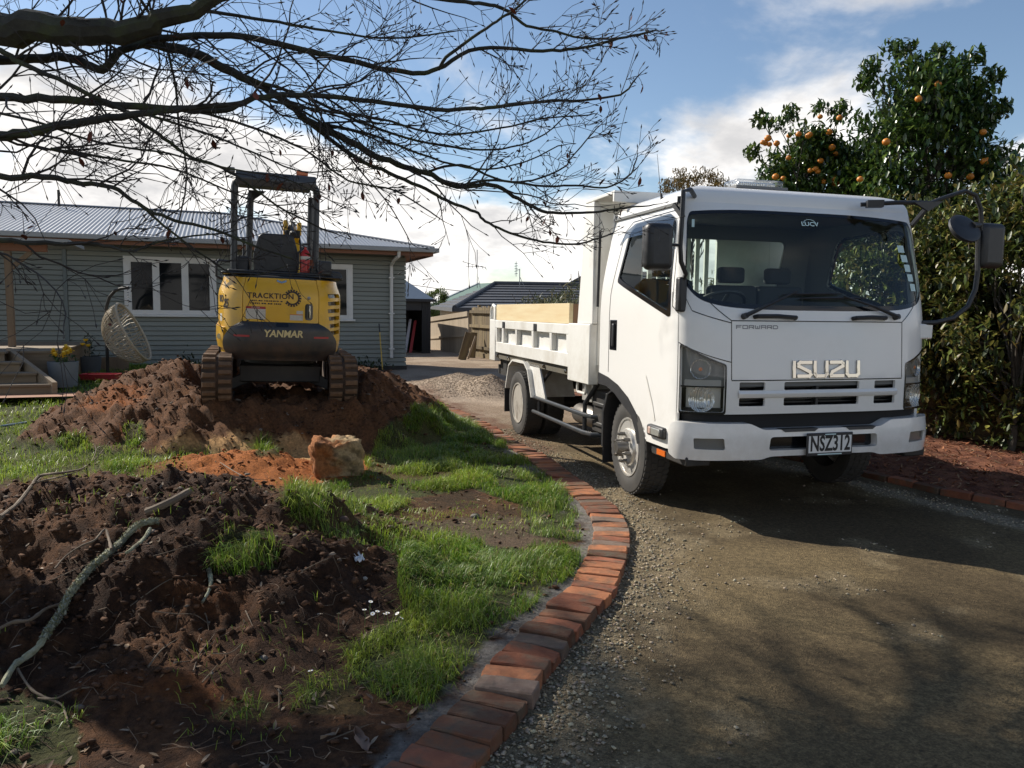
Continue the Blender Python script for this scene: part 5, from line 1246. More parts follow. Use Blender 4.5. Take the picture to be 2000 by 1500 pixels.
pr = [(-0.52, 2.27), (-0.56, 2.34), (-0.53, 2.42), (-0.40, 2.44), (0.50, 2.46), (0.58, 2.44), (0.58, 2.39), (0.45, 2.405), (-0.38, 2.385), (-0.47, 2.36)]
b = MB(); b.prism(pr, -0.47, 0.335, lambda u, v, d: (d, u, v)); b.build('canopy_roof', pm('canopy_roof', (0.055, 0.06, 0.068), rough=0.42), CP, bevel=0.012)
b = MB(); b.box(0.14, 0.26, -0.36, -0.26, 2.445, 2.50); b.build('beacon', M_ORANGE, CP, bevel=0.012)
b = MB(); b.box(-0.56, -0.48, -0.5, -0.42, 2.40, 2.45); b.build('work_lamp', M_GREY, CP, bevel=0.01)
# boom beyond the seat
def arm(mb, path, ws):
    for i in range(len(path) - 1):
        (y0, z0, h0), (y1, z1, h1) = path[i], path[i + 1]; d = Vector((y1 - y0, z1 - z0)).normalized(); nx = Vector((-d.y, d.x)); w = ws / 2
        a0 = Vector((y0, z0)) + nx * h0 / 2; b0 = Vector((y0, z0)) - nx * h0 / 2; a1 = Vector((y1, z1)) + nx * h1 / 2; b1 = Vector((y1, z1)) - nx * h1 / 2; X0 = 0.17
        mb.hexa([(X0 - w, b0.x, b0.y), (X0 + w, b0.x, b0.y), (X0 + w, b1.x, b1.y), (X0 - w, b1.x, b1.y)], [(X0 - w, a0.x, a0.y), (X0 + w, a0.x, a0.y), (X0 + w, a1.x, a1.y), (X0 - w, a1.x, a1.y)])
b = MB(); arm(b, [(0.85, 0.72, 0.22), (1.02, 1.30, 0.26), (1.20, 1.78, 0.28)], 0.17); arm(b, [(1.20, 1.78, 0.28), (1.55, 1.95, 0.22), (2.10, 1.72, 0.16)], 0.165); BO = b.build('boom', M_YEL, exc, bevel=0.01)
b = MB(); b.tube([(0.17, 1.02, 1.92), (0.17, 1.45, 2.10)], 0.045, 10); b.tube([(0.17, 1.45, 2.10), (0.17, 1.75, 2.0)], 0.025, 8); b.box(0.08, 0.26, 1.10, 1.28, 1.90, 1.99); b.build('hydraulic_ram', M_CHAS, BO, bevel=0.006)
b = MB(); b.tube([(0.10, 0.95, 1.2), (0.08, 1.08, 1.75), (0.10, 1.25, 1.99), (0.14, 1.35, 2.06)], 0.014, 6); b.tube([(0.24, 0.95, 1.2), (0.27, 1.08, 1.75), (0.25, 1.25, 2.0)], 0.014, 6); b.build('hose', M_BLK, BO)
b = MB(); b.box(0.06, 0.11, 1.16, 1.36, 1.94, 2.12); b.box(0.23, 0.28, 1.16, 1.36, 1.94, 2.10); b.build('ram_bracket', M_YEL, BO, bevel=0.01)
b = MB(); arm(b, [(2.06, 1.80, 0.2), (2.20, 1.2, 0.17), (2.28, 0.62, 0.12)], 0.13); b.build('dipper', M_YEL, exc, bevel=0.01)
b = MB(); b.prism([(2.12, 0.62), (2.42, 0.60), (2.52, 0.35), (2.40, 0.12), (2.18, 0.06), (2.02, 0.20)], -0.08, 0.42, lambda u, v, d: (d, u, v)); b.build('bucket', M_CHAS, exc, bevel=0.02)
b = MB(); b.box(0.02, 0.32, 0.62, 0.95, 0.56, 0.86); b.build('swing_post', M_CHAS, exc, bevel=0.02)
# undercarriage
b = MB(); b.box(-0.42, 0.42, -0.45, 0.45, 0.22, 0.40); b.cyl((0, 0, 0.40), (0, 0, 0.50), 0.38, 0.38, 28)
for s_ in (-1, 1):
    b.hexa([(s_ * 0.18, -0.30, 0.26), (s_ * 0.50, -0.50, 0.14), (s_ * 0.50, -0.42, 0.14), (s_ * 0.18, -0.16, 0.26)], [(s_ * 0.18, -0.30, 0.42), (s_ * 0.50, -0.50, 0.26), (s_ * 0.50, -0.42, 0.26), (s_ * 0.18, -0.16, 0.42)])
b.build('undercarriage', M_CHAS, exc, bevel=0.012)
b = MB(); b.box(-0.72, 0.72, 1.28, 1.34, 0.02, 0.34); b.bar((-0.3, 0.4, 0.25), (-0.3, 1.28, 0.15), 0.09, 0.10); b.bar((0.3, 0.4, 0.25), (0.3, 1.28, 0.15), 0.09, 0.10); b.build('dozer_blade', M_CHAS, exc, bevel=0.01)
def track_pt(u):        # loop round two wheels, u in 0..1
    r1, r2, yb, yt = 0.245, 0.255, -0.70, 0.70; Ls = yt - yb; tot = 2 * Ls + math.pi * (r1 + r2); s = (u % 1.0) * tot
    if s < Ls: return Vector((yb + s, 0.262 + 0.247)), Vector((0, 1)), Vector((1, 0))
    s -= Ls
    if s < math.pi * r2: a = math.pi / 2 - s / r2; return Vector((yt + r2 * math.cos(a), 0.262 + r2 * math.sin(a))), Vector((math.cos(a), math.sin(a))), Vector((math.sin(a), -math.cos(a)))
    s -= math.pi * r2
    if s < Ls: return Vector((yt - s, 0.262 - 0.25)), Vector((0, -1)), Vector((-1, 0))
    s -= Ls; a = -math.pi / 2 - s / r1; return Vector((yb + r1 * math.cos(a), 0.262 + r1 * math.sin(a))), Vector((math.cos(a), math.sin(a))), Vector((math.sin(a), -math.cos(a)))
lug = MB(); lug.hexa([(-0.064, -0.026, 0.0), (0.064, -0.026, 0.0), (0.064, 0.026, 0.0), (-0.064, 0.026, 0.0)], [(-0.058, -0.018, 0.028), (0.058, -0.018, 0.028), (0.058, 0.018, 0.028), (-0.058, 0.018, 0.028)])
lug_o = lug.build('track_lug', M_TRK, exc, bevel=0.004); lug_me = lug_o.data; bpy.data.objects.remove(lug_o)
rg = random.Random(3)
for s_ in (-1, 1):
    cx = s_ * 0.625; N_ = 120; V = []; F = []
    for i in range(N_):
        q, nn, tt = track_pt(i / N_)
        for (dx, dn) in ((-0.148, 0.0), (0.148, 0.0), (0.148, -0.035), (-0.148, -0.035)): V.append((cx + dx, q.x + nn.x * dn, q.y + nn.y * dn))
    for i in range(N_):
        j = (i + 1) % N_
        for k in range(4): F.append((4 * i + k, 4 * i + (k + 1) % 4, 4 * j + (k + 1) % 4, 4 * j + k))
    b = MB(); b.add(V, F); TK = b.build('track', M_TRKB, exc, ang=50)
    nl = 48
    for i in range(nl):
        q, nn, tt = track_pt((i + 0.5) / nl)
        for dx, sh in ((-0.076, 0.0), (0.076, 0.35)):
            q2, n2, t2 = track_pt((i + 0.5 + sh) / nl)
            o = bpy.data.objects.new('track_lug', lug_me); COL.objects.link(o); o.parent = TK
            X_ = Vector((1, 0, 0)); Yv = Vector((0, t2.x, t2.y)); Zv = Vector((0, n2.x, n2.y)); M_ = Matrix((X_, Yv, Zv)).transposed().to_4x4()
            o.matrix_local = Matrix.Translation((cx + dx, q2.x, q2.y)) @ M_ @ Matrix.Diagonal((1, rg.uniform(0.9, 1.25), rg.uniform(0.7, 1.1), 1))
    b = MB(); b.box(cx - 0.07, cx + 0.07, -0.66, 0.66, 0.14, 0.38)
    for y, r_ in ((-0.70, 0.205), (0.70, 0.215)): b.lathe([(0.04, -0.09), (r_, -0.08), (r_, -0.03), (r_ * 0.7, -0.02), (r_ * 0.7, 0.02), (r_, 0.03), (r_, 0.08), (0.04, 0.09)], 24, Matrix.Translation((cx, y, 0.262)) @ Matrix.Rotation(R(90), 4, 'Y'))
    for y in (-0.35, 0, 0.35): b.cyl((cx - 0.08, y, 0.10), (cx + 0.08, y, 0.10), 0.075, 0.075, 14)
    b.build('track_frame', M_TRKB, TK)
# ================================================================ HOUSE AND YARD
HA = R(20.6); HC = Vector((-2.6, 18.73, 0)); HX = Vector((math.cos(HA), math.sin(HA), 0)); HY = Vector((-math.sin(HA), math.cos(HA), 0))
house = thing('house', 'grey weatherboard bungalow with corrugated iron hip roof', 'house', HC, HA)
M_BOARD = pm('board_paint', (0.235, 0.248, 0.215), (0.212, 0.225, 0.197), scale=1.2, rough=0.55, rand=0.05, bump=0.0015, bscale=14, stretch=(0.5, 4, 4))
M_TRIM = pm('trim_paint', (0.135, 0.16, 0.155), rough=0.5)
M_WTRIM = pm('white_trim', (0.66, 0.65, 0.62), rough=0.45, dirt=(0.4, 0.38, 0.34), dscale=3, damt=0.25)
M_IRON = pm('roof_iron', (0.20, 0.215, 0.235), (0.24, 0.25, 0.265), scale=0.8, rough=0.45, metal=0.25)
M_GUT = pm('gutter_grey', (0.30, 0.305, 0.30), rough=0.5)
M_FASC = pm('fascia_timber', (0.24, 0.105, 0.058), (0.18, 0.082, 0.048), scale=3, rough=0.7, stretch=(0.4, 3, 3))
M_PANE = pm('window_dark', (0.008, 0.010, 0.012), rough=0.04, spec=0.22)
b = MB(); b.box(-13.4, -0.02, 0.03, 2.35, 0.08, 2.78); b.build('wall', M_TRIM, house, smooth=False)
def board(x0, x1, nm='weatherboard'):
    b = MB(); pr = [(0.030, 0.0), (0.006, 0.113), (0.026, 0.113)]
    b.prism([(-0.030, 0.0), (-0.008, 0.088), (0.028, 0.088), (0.028, 0.0)], x0, x1, lambda u, v, d: (d, u, v)); return b
bA = board(-7.19, 0.0); bB = board(-13.4, -7.27); first = [None, None]
for i in range(25):
    z = 0.10 + 0.105 * i
    for k, bb in enumerate((bA, bB)):
        if first[k] is None: first[k] = bb.build('weatherboard', M_BOARD, house, smooth=False); first[k].location = (0, 0, z); continue
        o = bpy.data.objects.new('weatherboard', first[k].data); COL.objects.link(o); o.parent = house; o.location = (0, 0, z)
b = MB(); b.box(-7.265, -7.195, -0.045, 0.03, 0.10, 2.72); b.build('corner_board', M_TRIM, house)
b = MB(); b.box(-13.4, 0.02, -0.01, 0.05, 0.0, 0.10); b.build('footing', M_CHAS, house)
def window(x0, x1, z0, z1, bars):
    b = MB(); t = 0.12
    b.box(x0, x1, -0.055, 0.0, z1 - t * 0.8, z1); b.box(x0, x0 + t, -0.055, 0.0, z0, z1 - t * 0.8); b.box(x1 - t, x1, -0.055, 0.0, z0, z1 - t * 0.8)
    W = b.build('window', M_WTRIM, house, smooth=False, bevel=0.004)
    b = MB(); b.box(x0 - 0.05, x1 + 0.05, -0.10, 0.0, z0 - 0.05, z0 - 0.002); b.build('sill', M_WTRIM, W, bevel=0.006)
    xs = [x0 + t] + bars + [x1 - t]
    b = MB()
    b.box(x0 + t, x1 - t, -0.05, -0.005, z0, z0 + 0.07)
    for q in bars: b.box(q - 0.045, q + 0.045, -0.049, -0.005, z0 + 0.07, z1 - t * 0.8)
    b.build('mullion', M_WTRIM, W, smooth=False)
    for i in range(len(xs) - 1):
        a = xs[i] + (0.045 if i else 0.0); c_ = xs[i + 1] - (0.045 if i < len(xs) - 2 else 0.0)
        b = MB(); b.box(a, c_, -0.036, -0.030, z0 + 0.07, z1 - t * 0.8); b.build('pane', M_PANE, W, smooth=False)
        b = MB(); 
        for (x_0, x_1, z_0, z_1) in ((a, c_, z0 + 0.07, z0 + 0.095), (a, c_, z1 - t * 0.8 - 0.025, z1 - t * 0.8), (a, a + 0.025, z0 + 0.095, z1 - t * 0.8 - 0.025), (c_ - 0.025, c_, z0 + 0.095, z1 - t * 0.8 - 0.025)): b.box(x_0, x_1, -0.044, -0.0365, z_0, z_1)
        b.build('sash', M_WTRIM, W, smooth=False)
window(-6.13, -4.28, 1.29, 2.53, [-5.50, -4.92]); window(-2.55, -1.28, 1.22, 2.50, [-1.9])
# roof
e0, e1, rr_, ze, zr = 0.55, -14.2, 4.05, 2.92, 3.97
slope = (zr - ze) / (rr_ + 0.55)
def iron(name, n, fx, top):
    V = []; F = []
    for i in range(n + 1):
        a = fx(i); w = 0.010 * math.sin(i * math.pi / 2); t = top(a); V += [(a, -0.60, ze - 0.05 * slope + w), (a, t, ze + (t + 0.55) * slope + w)]
    for i in range(n): F.append((2 * i, 2 * i + 2, 2 * i + 3, 2 * i + 1))
    b = MB(); b.add(V, F); return b
n_ = int((e0 - e1) / 0.021)
RF = iron('roof', n_, lambda i: e0 - (e0 - e1) * i / n_, lambda x: min(-x if x > -rr_ else rr_, rr_)).build('roof', M_IRON, house, ang=80)
b = MB(); b.add([(e0, -0.55, ze), (e0, 2.8, ze), (-rr_, 4.05, zr)], [(0, 1, 2)]); b.add([(e1, 4.05, zr), (-rr_, 4.05, zr), (e0, 2.8, ze), (-rr_, 4.6, ze), (e1, 4.6, ze)], [(0, 1, 2, 3, 4)]); b.build('roof_back', M_IRON, house, smooth=False)
b = MB(); b.tube([(e0, -0.55, ze + 0.01), (-rr_, rr_, zr + 0.02), (e1, rr_, zr + 0.02)], 0.05, 8, flat=0.6); b.build('ridge_cap', M_IRON, RF)
b = MB(); b.box(e1, e0 + 0.10, -0.70, -0.585, ze - 0.115, ze - 0.012); b.box(e0 - 0.01, e0 + 0.10, -0.584, 2.8, ze - 0.115, ze - 0.012); b.build('gutter', M_GUT, house, bevel=0.012)
b = MB(); b.box(e1, e0 - 0.02, -0.583, -0.555, ze - 0.20, ze - 0.03); b.box(e1, e0 - 0.03, -0.554, 0.0, ze - 0.155, ze - 0.14); b.box(e0 - 0.055, e0 - 0.021, -0.554, 2.75, ze - 0.20, ze - 0.03); b.box(0.03, e0 - 0.056, 0.0, 2.7, ze - 0.155, ze - 0.14); b.build('fascia', M_FASC, house, smooth=False)
b = MB(); b.tube([(-0.30, -0.64, ze - 0.10), (-0.30, -0.60, ze - 0.22), (-0.35, -0.30, ze - 0.30), (-0.37, -0.085, ze - 0.42), (-0.37, -0.085, 1.4), (-0.37, -0.085, 0.30)], 0.040, 10); DP = b.build('downpipe', M_WTRIM, house)
for z in (2.2, 1.35, 0.5):
    b = MB(); b.box(-0.435, -0.305, -0.13, -0.03, z, z + 0.03); b.build('pipe_clip', M_WTRIM, DP)
b = MB(); q = Vector((-7.9, 3.6, 3.9)); b.tube([q, q + Vector((0, 0, 0.40))], 0.03, 8); b.build('vent_pipe', M_CHAS, house)
# porch, deck, steps
GZ_ = 0.20
M_DECK = pm('deck_timber', (0.24, 0.185, 0.12), (0.17, 0.125, 0.08), scale=4, rough=0.8, stretch=(0.5, 5, 5), rand=0.15, bump=0.001)
M_POST = pm('post_timber', (0.22, 0.155, 0.095), (0.16, 0.11, 0.07), scale=4, rough=0.8, stretch=(4, 4, 0.5))
PO = Vector((-6.5, 10.9, 0))
steps = thing('timber_steps', 'timber steps with splayed side board leading up to the deck', 'steps', PO, HA)
for k in range(4):
    xr = -0.26 * k; z0 = GZ_ + 0.14 * k
    b = MB(); b.box(-3.2, xr - 0.05, 0.30 * k + 0.02, 0.30 * k + 0.05, z0 - 0.02, z0 + 0.105); b.build('riser', M_DECK, steps)
    b = MB(); b.box(-3.2, xr - 0.03, 0.30 * k - 0.02, 0.30 * k + 0.31, z0 + 0.106, z0 + 0.14); b.build('tread', M_DECK, steps, bevel=0.004)
b = MB(); b.hexa([(-0.04, -0.06, GZ_ - 0.02), (0.02, -0.05, GZ_ - 0.02), (-0.80, 1.22, GZ_ - 0.02), (-0.86, 1.20, GZ_ - 0.02)], [(-0.04, -0.06, GZ_ + 0.17), (0.02, -0.05, GZ_ + 0.17), (-0.80, 1.22, GZ_ + 0.60), (-0.86, 1.20, GZ_ + 0.60)]); b.build('side_board', M_DECK, steps)
deck = thing('timber_deck', 'timber porch deck along the front of the grey house', 'deck', PO, HA)
for i in range(24):
    b = MB(); y = 1.21 + 0.145 * i; b.box(-4.5, -0.20, y, y + 0.138, 0.715, 0.75); b.build('deck_board', M_DECK, deck)
b = MB(); b.box(-4.5, -0.22, 1.24, 4.65, 0.12, 0.713); b.build('deck_skirt', M_DECK, deck, smooth=False)
q = at(24, 679, 13.0); porch = thing('porch_frame', 'raw timber porch post with beam and diagonal brace', 'porch', (q.x, q.y, 0.752), HA)
b = MB(); b.box(-0.05, 0.05, -0.05, 0.05, 0.0, 1.60); b.build('post', M_POST, porch, bevel=0.004)
b = MB(); b.box(-3.0, 0.58, -0.05, 0.05, 1.605, 1.75); b.build('beam', M_FASC, porch, bevel=0.004)
b = MB(); b.bar((0.04, 0, 1.32), (0.34, 0, 1.60), 0.07, 0.07); b.build('brace', M_POST, porch)
b = MB(); b.box(-3.0, 0.95, -0.3, 1.3, 1.753, 1.81); b.build('porch_roof', M_GUT, porch)
b = MB(); b.add([(-8.8, 9.55, 0.205), (-6.05, 10.6, 0.205), (-6.3, 11.05, 0.205), (-8.9, 10.1, 0.205)], [(0, 1, 2, 3)]); tag(b.build('tile_path', pm('path_tile', (0.33, 0.16, 0.09), (0.26, 0.125, 0.075), scale=9, rough=0.85), smooth=False), kind='structure')
# pots and plants by the steps
def pot(name, label, px, py, z, w, h, col, r0=0.85):
    p = gnd(px, py, z); t = thing(name, label, 'plant pot', p)
    b = MB(); b.lathe([(w * r0 * 0.5, 0), (w * 0.5, h * 0.9), (w * 0.5, h), (w * 0.44, h), (w * 0.43, h * 0.9), (0.001, h * 0.88)], 28); b.build('pot', pm(name + '_mat', col, tuple(c_ * 0.8 for c_ in col), scale=5, rough=0.8), t); return t, p
M_LEAF = attr_mat('leaf', 'col', 0.42, 15, 0.15, trans=0.22, spec=0.5)
M_LEAFG = attr_mat('leaf_glossy', 'col', 0.30, 15, 0.15, trans=0.18, spec=0.6)
M_BARK = pm('bark_grey', (0.055, 0.045, 0.036), (0.09, 0.08, 0.065), scale=14, rough=0.9, bump=0.006, bscale=30)
def leaves(name, P, S, cols, parent, mat=M_LEAF, tilt=0.9, kind='stuff', asp=1.0):
    P = np.asarray(P); n = len(P); S3 = np.stack([S * asp, S, S], 1)
    o = scatter(name, P, S3, np.stack([RNG.uniform(0, 6.28, n), RNG.normal(0.35, tilt, n)], 1), LEAF, cols, mat, kind, parent); return o
T1, p1 = pot('flower_pot', 'large pale grey pot of yellow flowers beside the timber steps', 125, 755, GZ_, 0.43, 0.39, (0.22, 0.235, 0.24))
b = MB(); fl = []
for k in range(12):
    a = RNG.uniform(0, 6.28); r_ = 0.16 * math.sqrt(RNG.random()); h = RNG.uniform(0.45, 0.60); b.tube([(r_ * 0.5 * math.cos(a), r_ * 0.5 * math.sin(a), 0.33), (r_ * math.cos(a), r_ * math.sin(a), h)], 0.006, 4); fl.append((r_ * math.cos(a) + 0.03, r_ * math.sin(a), h))
b.build('stems', pm('stem_green', (0.08, 0.13, 0.04), rough=0.7), T1)
M_YF = pm('yellow_petal', (0.70, 0.42, 0.02), rough=0.6)
for q in fl:
    b = MB()
    for k in range(6):
        a = k * math.pi / 3; b.add([Vector(q), Vector(q) + Vector((0.045 * math.cos(a - 0.3), 0.045 * math.sin(a - 0.3), 0.02)), Vector(q) + Vector((0.065 * math.cos(a), 0.065 * math.sin(a), 0.01)), Vector(q) + Vector((0.045 * math.cos(a + 0.3), 0.045 * math.sin(a + 0.3), 0.02))], [(0, 1, 2, 3)])
    b.tube([Vector(q), Vector(q) + Vector((0, -0.03, 0.05))], [0.02, 0.026], 7); b.build('flower', M_YF, T1, smooth=False)
leaves('leaves', np.column_stack([RNG.normal(0, 0.09, 70), RNG.normal(0, 0.09, 70), RNG.uniform(0.38, 0.5, 70)]), RNG.uniform(0.03, 0.06, 70), np.array([0.07, 0.12, 0.035])[None] * RNG.uniform(0.6, 1.3, (70, 1)), T1, asp=0.5)
T2, p2_ = pot('flower_pot', 'dark grey pot standing behind the pale pot near the wall', 176, 730, GZ_, 0.40, 0.32, (0.10, 0.115, 0.13))
leaves('leaves', np.column_stack([RNG.normal(0, 0.07, 60), RNG.normal(0, 0.07, 60), RNG.uniform(0.3, 0.75, 60)]), RNG.uniform(0.03, 0.06, 60), np.array([0.06, 0.08, 0.035])[None] * RNG.uniform(0.6, 1.3, (60, 1)), T2, asp=0.5)
for q in ((0.0, -0.1, 0.60), (-0.06, -0.1, 0.52), (0.05, -0.12, 0.50)):
    b = MB(); b.lathe([(0.004, 0), (0.035, 0.02), (0.045, 0.05), (0.02, 0.055)], 8, Matrix.Translation(q)); b.build('flower', M_YF, T2)
q = gnd(218, 724, GZ_); tr = thing('planter_trough', 'low timber planter trough against the wall', 'planter', q, HA + 0.3)
b = MB(); b.box(-0.28, 0.28, -0.16, -0.13, 0, 0.26); b.box(-0.28, 0.28, 0.13, 0.16, 0, 0.26); b.box(-0.28, -0.25, -0.13, 0.13, 0, 0.26); b.box(0.25, 0.28, -0.13, 0.13, 0, 0.26); b.build('sides', M_POST, tr)
b = MB(); b.box(-0.25, 0.25, -0.13, 0.13, 0.0, 0.2); b.build('soil', M_CHAS, tr)
q = gnd(92, 725, GZ_); lav = thing('lavender_bush', 'grey green lavender bush between the steps and the pot', 'shrub', q)
n0 = 2600; a = RNG.uniform(0, 6.28, n0); r_ = np.sqrt(RNG.random(n0)) * 0.42; Pp = np.column_stack([r_ * np.cos(a), r_ * np.sin(a) * 0.8, RNG.random(n0) * 0.25])
V, F, Cc = blades(Pp, RNG.uniform(0.18, 0.36, n0), np.abs(RNG.normal(0.6, 0.3, n0)), np.full(n0, 0.004), np.array([0.115, 0.125, 0.075])[None] * RNG.uniform(0.4, 1.3, (n0, 1)))
obj_mesh('foliage', np_mesh('foliage', V, F, False, Cc), M_GRASS, lav, 'stuff')
q = gnd(197, 745, GZ_); tray = thing('red_tray', 'shallow red plastic tray lying on the lawn', 'tray', q, 0.1)
b = MB(); M_RP = pm('red_plastic', (0.40, 0.035, 0.045), rough=0.5); pr = [(-0.26, -0.12), (0.26, -0.12), (0.26, 0.12), (-0.26, 0.12)]
b.hexa([(x, y, 0.03) for x, y in pr], [(x * 1.06, y * 1.1, 0.045) for x, y in pr])
for i in range(4):
    (x0, y0), (x1, y1) = pr[i], pr[(i + 1) % 4]; b.hexa([(x0, y0, 0.045), (x1, y1, 0.045), (x1 * 0.95, y1 * 0.92, 0.045), (x0 * 0.95, y0 * 0.92, 0.045)], [(x0 * 1.12, y0 * 1.2, 0.13), (x1 * 1.12, y1 * 1.2, 0.13), (x1 * 1.06, y1 * 1.1, 0.13), (x0 * 1.06, y0 * 1.1, 0.13)])
b.build('tray', M_RP, tray); b = MB(); b.box(-0.2, 0.2, -0.09, 0.09, -0.01, 0.03); b.build('foot', M_CHAS, tray)
# hanging chair
q = gnd(211, 732, GZ_); hc = thing('hanging_chair', 'woven cane egg chair hanging from a curved dark stand', 'chair', q, 0)
b = MB(); st = [Vector((0, 0, 0.0)), Vector((0, 0, 1.05)), Vector((0.02, 0, 1.25)), Vector((0.09, -0.02, 1.42)), Vector((0.22, -0.06, 1.54)), Vector((0.36, -0.10, 1.58)), Vector((0.50, -0.13, 1.59))]
b.tube(st, 0.028, 10); SD = b.build('stand', M_CHAS, hc)
b = MB()
for a in (0.3, 1.8, 3.4, 4.9): b.tube([(0, 0, 0.02), (0.45 * math.cos(a), 0.45 * math.sin(a), 0.02)], 0.022, 8)
b.build('stand_foot', M_CHAS, SD)
b = MB()
for k in range(7): b.tube([Vector((0.48, -0.13, 1.575 - 0.045 * k)) + Vector((0.012 * (k % 2), 0.012 * ((k + 1) % 2), -0.02)), Vector((0.48, -0.13, 1.575 - 0.045 * k)) - Vector((0.012 * (k % 2), 0.012 * ((k + 1) % 2), 0.03))], 0.008, 5)
b.build('chain', M_STEEL, hc)
cc = Vector((0.53, -0.15, 0.78)); ax = Vector((0.86, 0.10, 0.42)).normalized(); up_ = Vector((0, 0, 1)); s1 = ax.cross(up_).normalized(); s2 = s1.cross(ax).normalized()
def bowl(t, a):       # t 0 at the back of the bowl .. 1 at the rim
    th = t * math.pi * 0.53; r1_, r2_ = 0.42, 0.56
    return cc - ax * (0.46 * math.cos(th)) + s1 * (r1_ * math.sin(th) * math.cos(a)) + s2 * (r2_ * math.sin(th) * math.sin(a))
M_CANE = pm('cane', (0.46, 0.39, 0.28), (0.34, 0.28, 0.19), scale=20, rough=0.6)
b = MB()
for k in range(52):
    a = 2 * math.pi * k / 52; b.tube([bowl(t, a + 0.05 * math.sin(9 * t + k)) for t in (0.08, 0.25, 0.4, 0.55, 0.7, 0.85, 1.0)], 0.011, 5, caps=False)
for t in (0.1, 0.22, 0.36, 0.5, 0.62, 0.74, 0.86, 0.95): b.tube([bowl(t + 0.012 * math.sin(5 * a_), a_) for a_ in [2 * math.pi * i / 40 for i in range(41)]], 0.006, 4, caps=False)
b.build('basket', M_CANE, hc)
b = MB(); b.tube([bowl(1.0, 2 * math.pi * i / 48) for i in range(49)], 0.022, 8, caps=False); b.tube([bowl(1.0, math.pi / 2), Vector((0.48, -0.13, 1.26))], 0.008, 5); b.build('rim', M_CANE, hc)
# blue hose on the lawn
b = MB(); b.tube([on_soil(x, y) + Vector((0, 0, 0.03)) for x, y in ((-60, 846), (-20, 841), (10, 837), (30, 834), (52, 830))], 0.014, 8); tag(b.build('garden_hose', pm('hose_blue', (0.16, 0.23, 0.33), rough=0.5)), 'pale blue garden hose lying on the lawn by the soil', 'hose')
# rake leaning by the wall
q = gnd(748, 726, 0.0); rk = thing('garden_rake', 'garden rake with yellow handle standing against the grey wall', 'rake', q, HA)
b = MB(); b.tube([(0, 0.05, 0.05), (-0.02, 0.28, 0.92)], 0.014, 8); b.build('handle', pm('handle_yellow', (0.58, 0.38, 0.06), rough=0.5), rk); b = MB(); b.tube([(-0.02, 0.285, 0.925), (-0.024, 0.33, 1.12)], 0.016, 8); b.build('grip', M_BLK, rk)
b = MB(); b.bar((-0.22, 0.03, 0.03), (0.22, 0.03, 0.03), 0.02, 0.02); b.tube([(-0.2, 0.03, 0.03), (0, 0.05, 0.09), (0.2, 0.03, 0.03)], 0.008, 6)
for k in range(12): b.tube([(-0.21 + 0.038 * k, 0.03, 0.03), (-0.21 + 0.038 * k, -0.02, 0.0)], 0.005, 4)
b.build('head', M_CHAS, rk)
# weeds at the foot of the wall
for k, (x, r_) in enumerate(((-0.75, 0.35), (-1.2, 0.25), (-3.5, 0.3), (-4.2, 0.35), (-4.9, 0.25))):
    c0 = HC + HX * x - HY * 0.25; g = thing('wall_plant', ['low dark plant beside the rake at the wall foot', 'small dark plant at the wall foot left of the rake', 'leafy weed at the wall foot behind the excavator track', 'leafy weed below the wide window', 'dark weed below the hanging chair'][k], 'plant', c0)
    n0 = 130; leaves('foliage', np.column_stack([RNG.normal(0, r_ * 0.5, n0), RNG.normal(0, 0.08, n0), np.abs(RNG.normal(0.05, 0.14, n0)) + (0.0 if k < 2 else 0.12)]), RNG.uniform(0.03, 0.06, n0), np.array([0.035, 0.055, 0.02])[None] * RNG.uniform(0.5, 1.5, (n0, 1)), g)
# ---------------------------------------------------------------- shed
q = gnd(841, 690, 0); shed = thing('dark_shed', 'dark shed with blue grey roof and open front beyond the house', 'shed', q, HA)
M_SHED = pm('shed_wall', (0.022, 0.024, 0.028), rough=0.6); M_SROOF = pm('shed_roof', (0.13, 0.165, 0.21), rough=0.45, metal=0.2)
b = MB(); b.box(-0.30, 0.0, 0.0, 0.06, 0, 1.85); b.box(-3.6, 0.0, 3.0, 3.06, 0, 1.85); b.box(-0.06, 0.0, 0.06, 3.0, 0, 1.85); b.box(-3.6, -3.54, 0.06, 3.0, 0, 1.85); b.box(-3.6, -0.31, 0.0, 0.06, 1.45, 1.85); b.build('wall', M_SHED, shed)
for i in range(5):
    b = MB(); b.box(-0.29 + 0.06 * i, -0.265 + 0.06 * i, -0.02, 0.0, 0, 1.83); b.build('wall_batten', M_SHED, shed)
b = MB(); b.add([(-3.8, -0.15, 1.80), (0.12, -0.15, 1.80), (0.12, 3.2, 1.80), (-3.8, 3.2, 1.80), (-3.0, 1.5, 2.62), (-0.72, 1.5, 2.62)], [(0, 1, 5, 4), (1, 2, 5), (2, 3, 4, 5), (3, 0, 4)]); b.build('roof', M_SROOF, shed, smooth=False)
b = MB(); b.box(-3.82, 0.14, -0.20, -0.14, 1.74, 1.83); b.box(0.121, 0.17, -0.139, 3.2, 1.74, 1.83); b.build('gutter', M_SHED, shed)
tools = (('red_board', 'long red board leaning inside the dark shed', 'board', (0.42, 0.03, 0.03), -0.62, 1.10), ('white_board', 'pale narrow board leaning next to the red one', 'board', (0.5, 0.5, 0.55), -0.80, 1.15), ('white_board', 'short white board leaning deeper in the shed', 'board', (0.5, 0.5, 0.5), -1.02, 0.85), ('red_bucket', 'red bucket on the shed floor', 'bucket', (0.38, 0.08, 0.04), -0.95, 0.0))
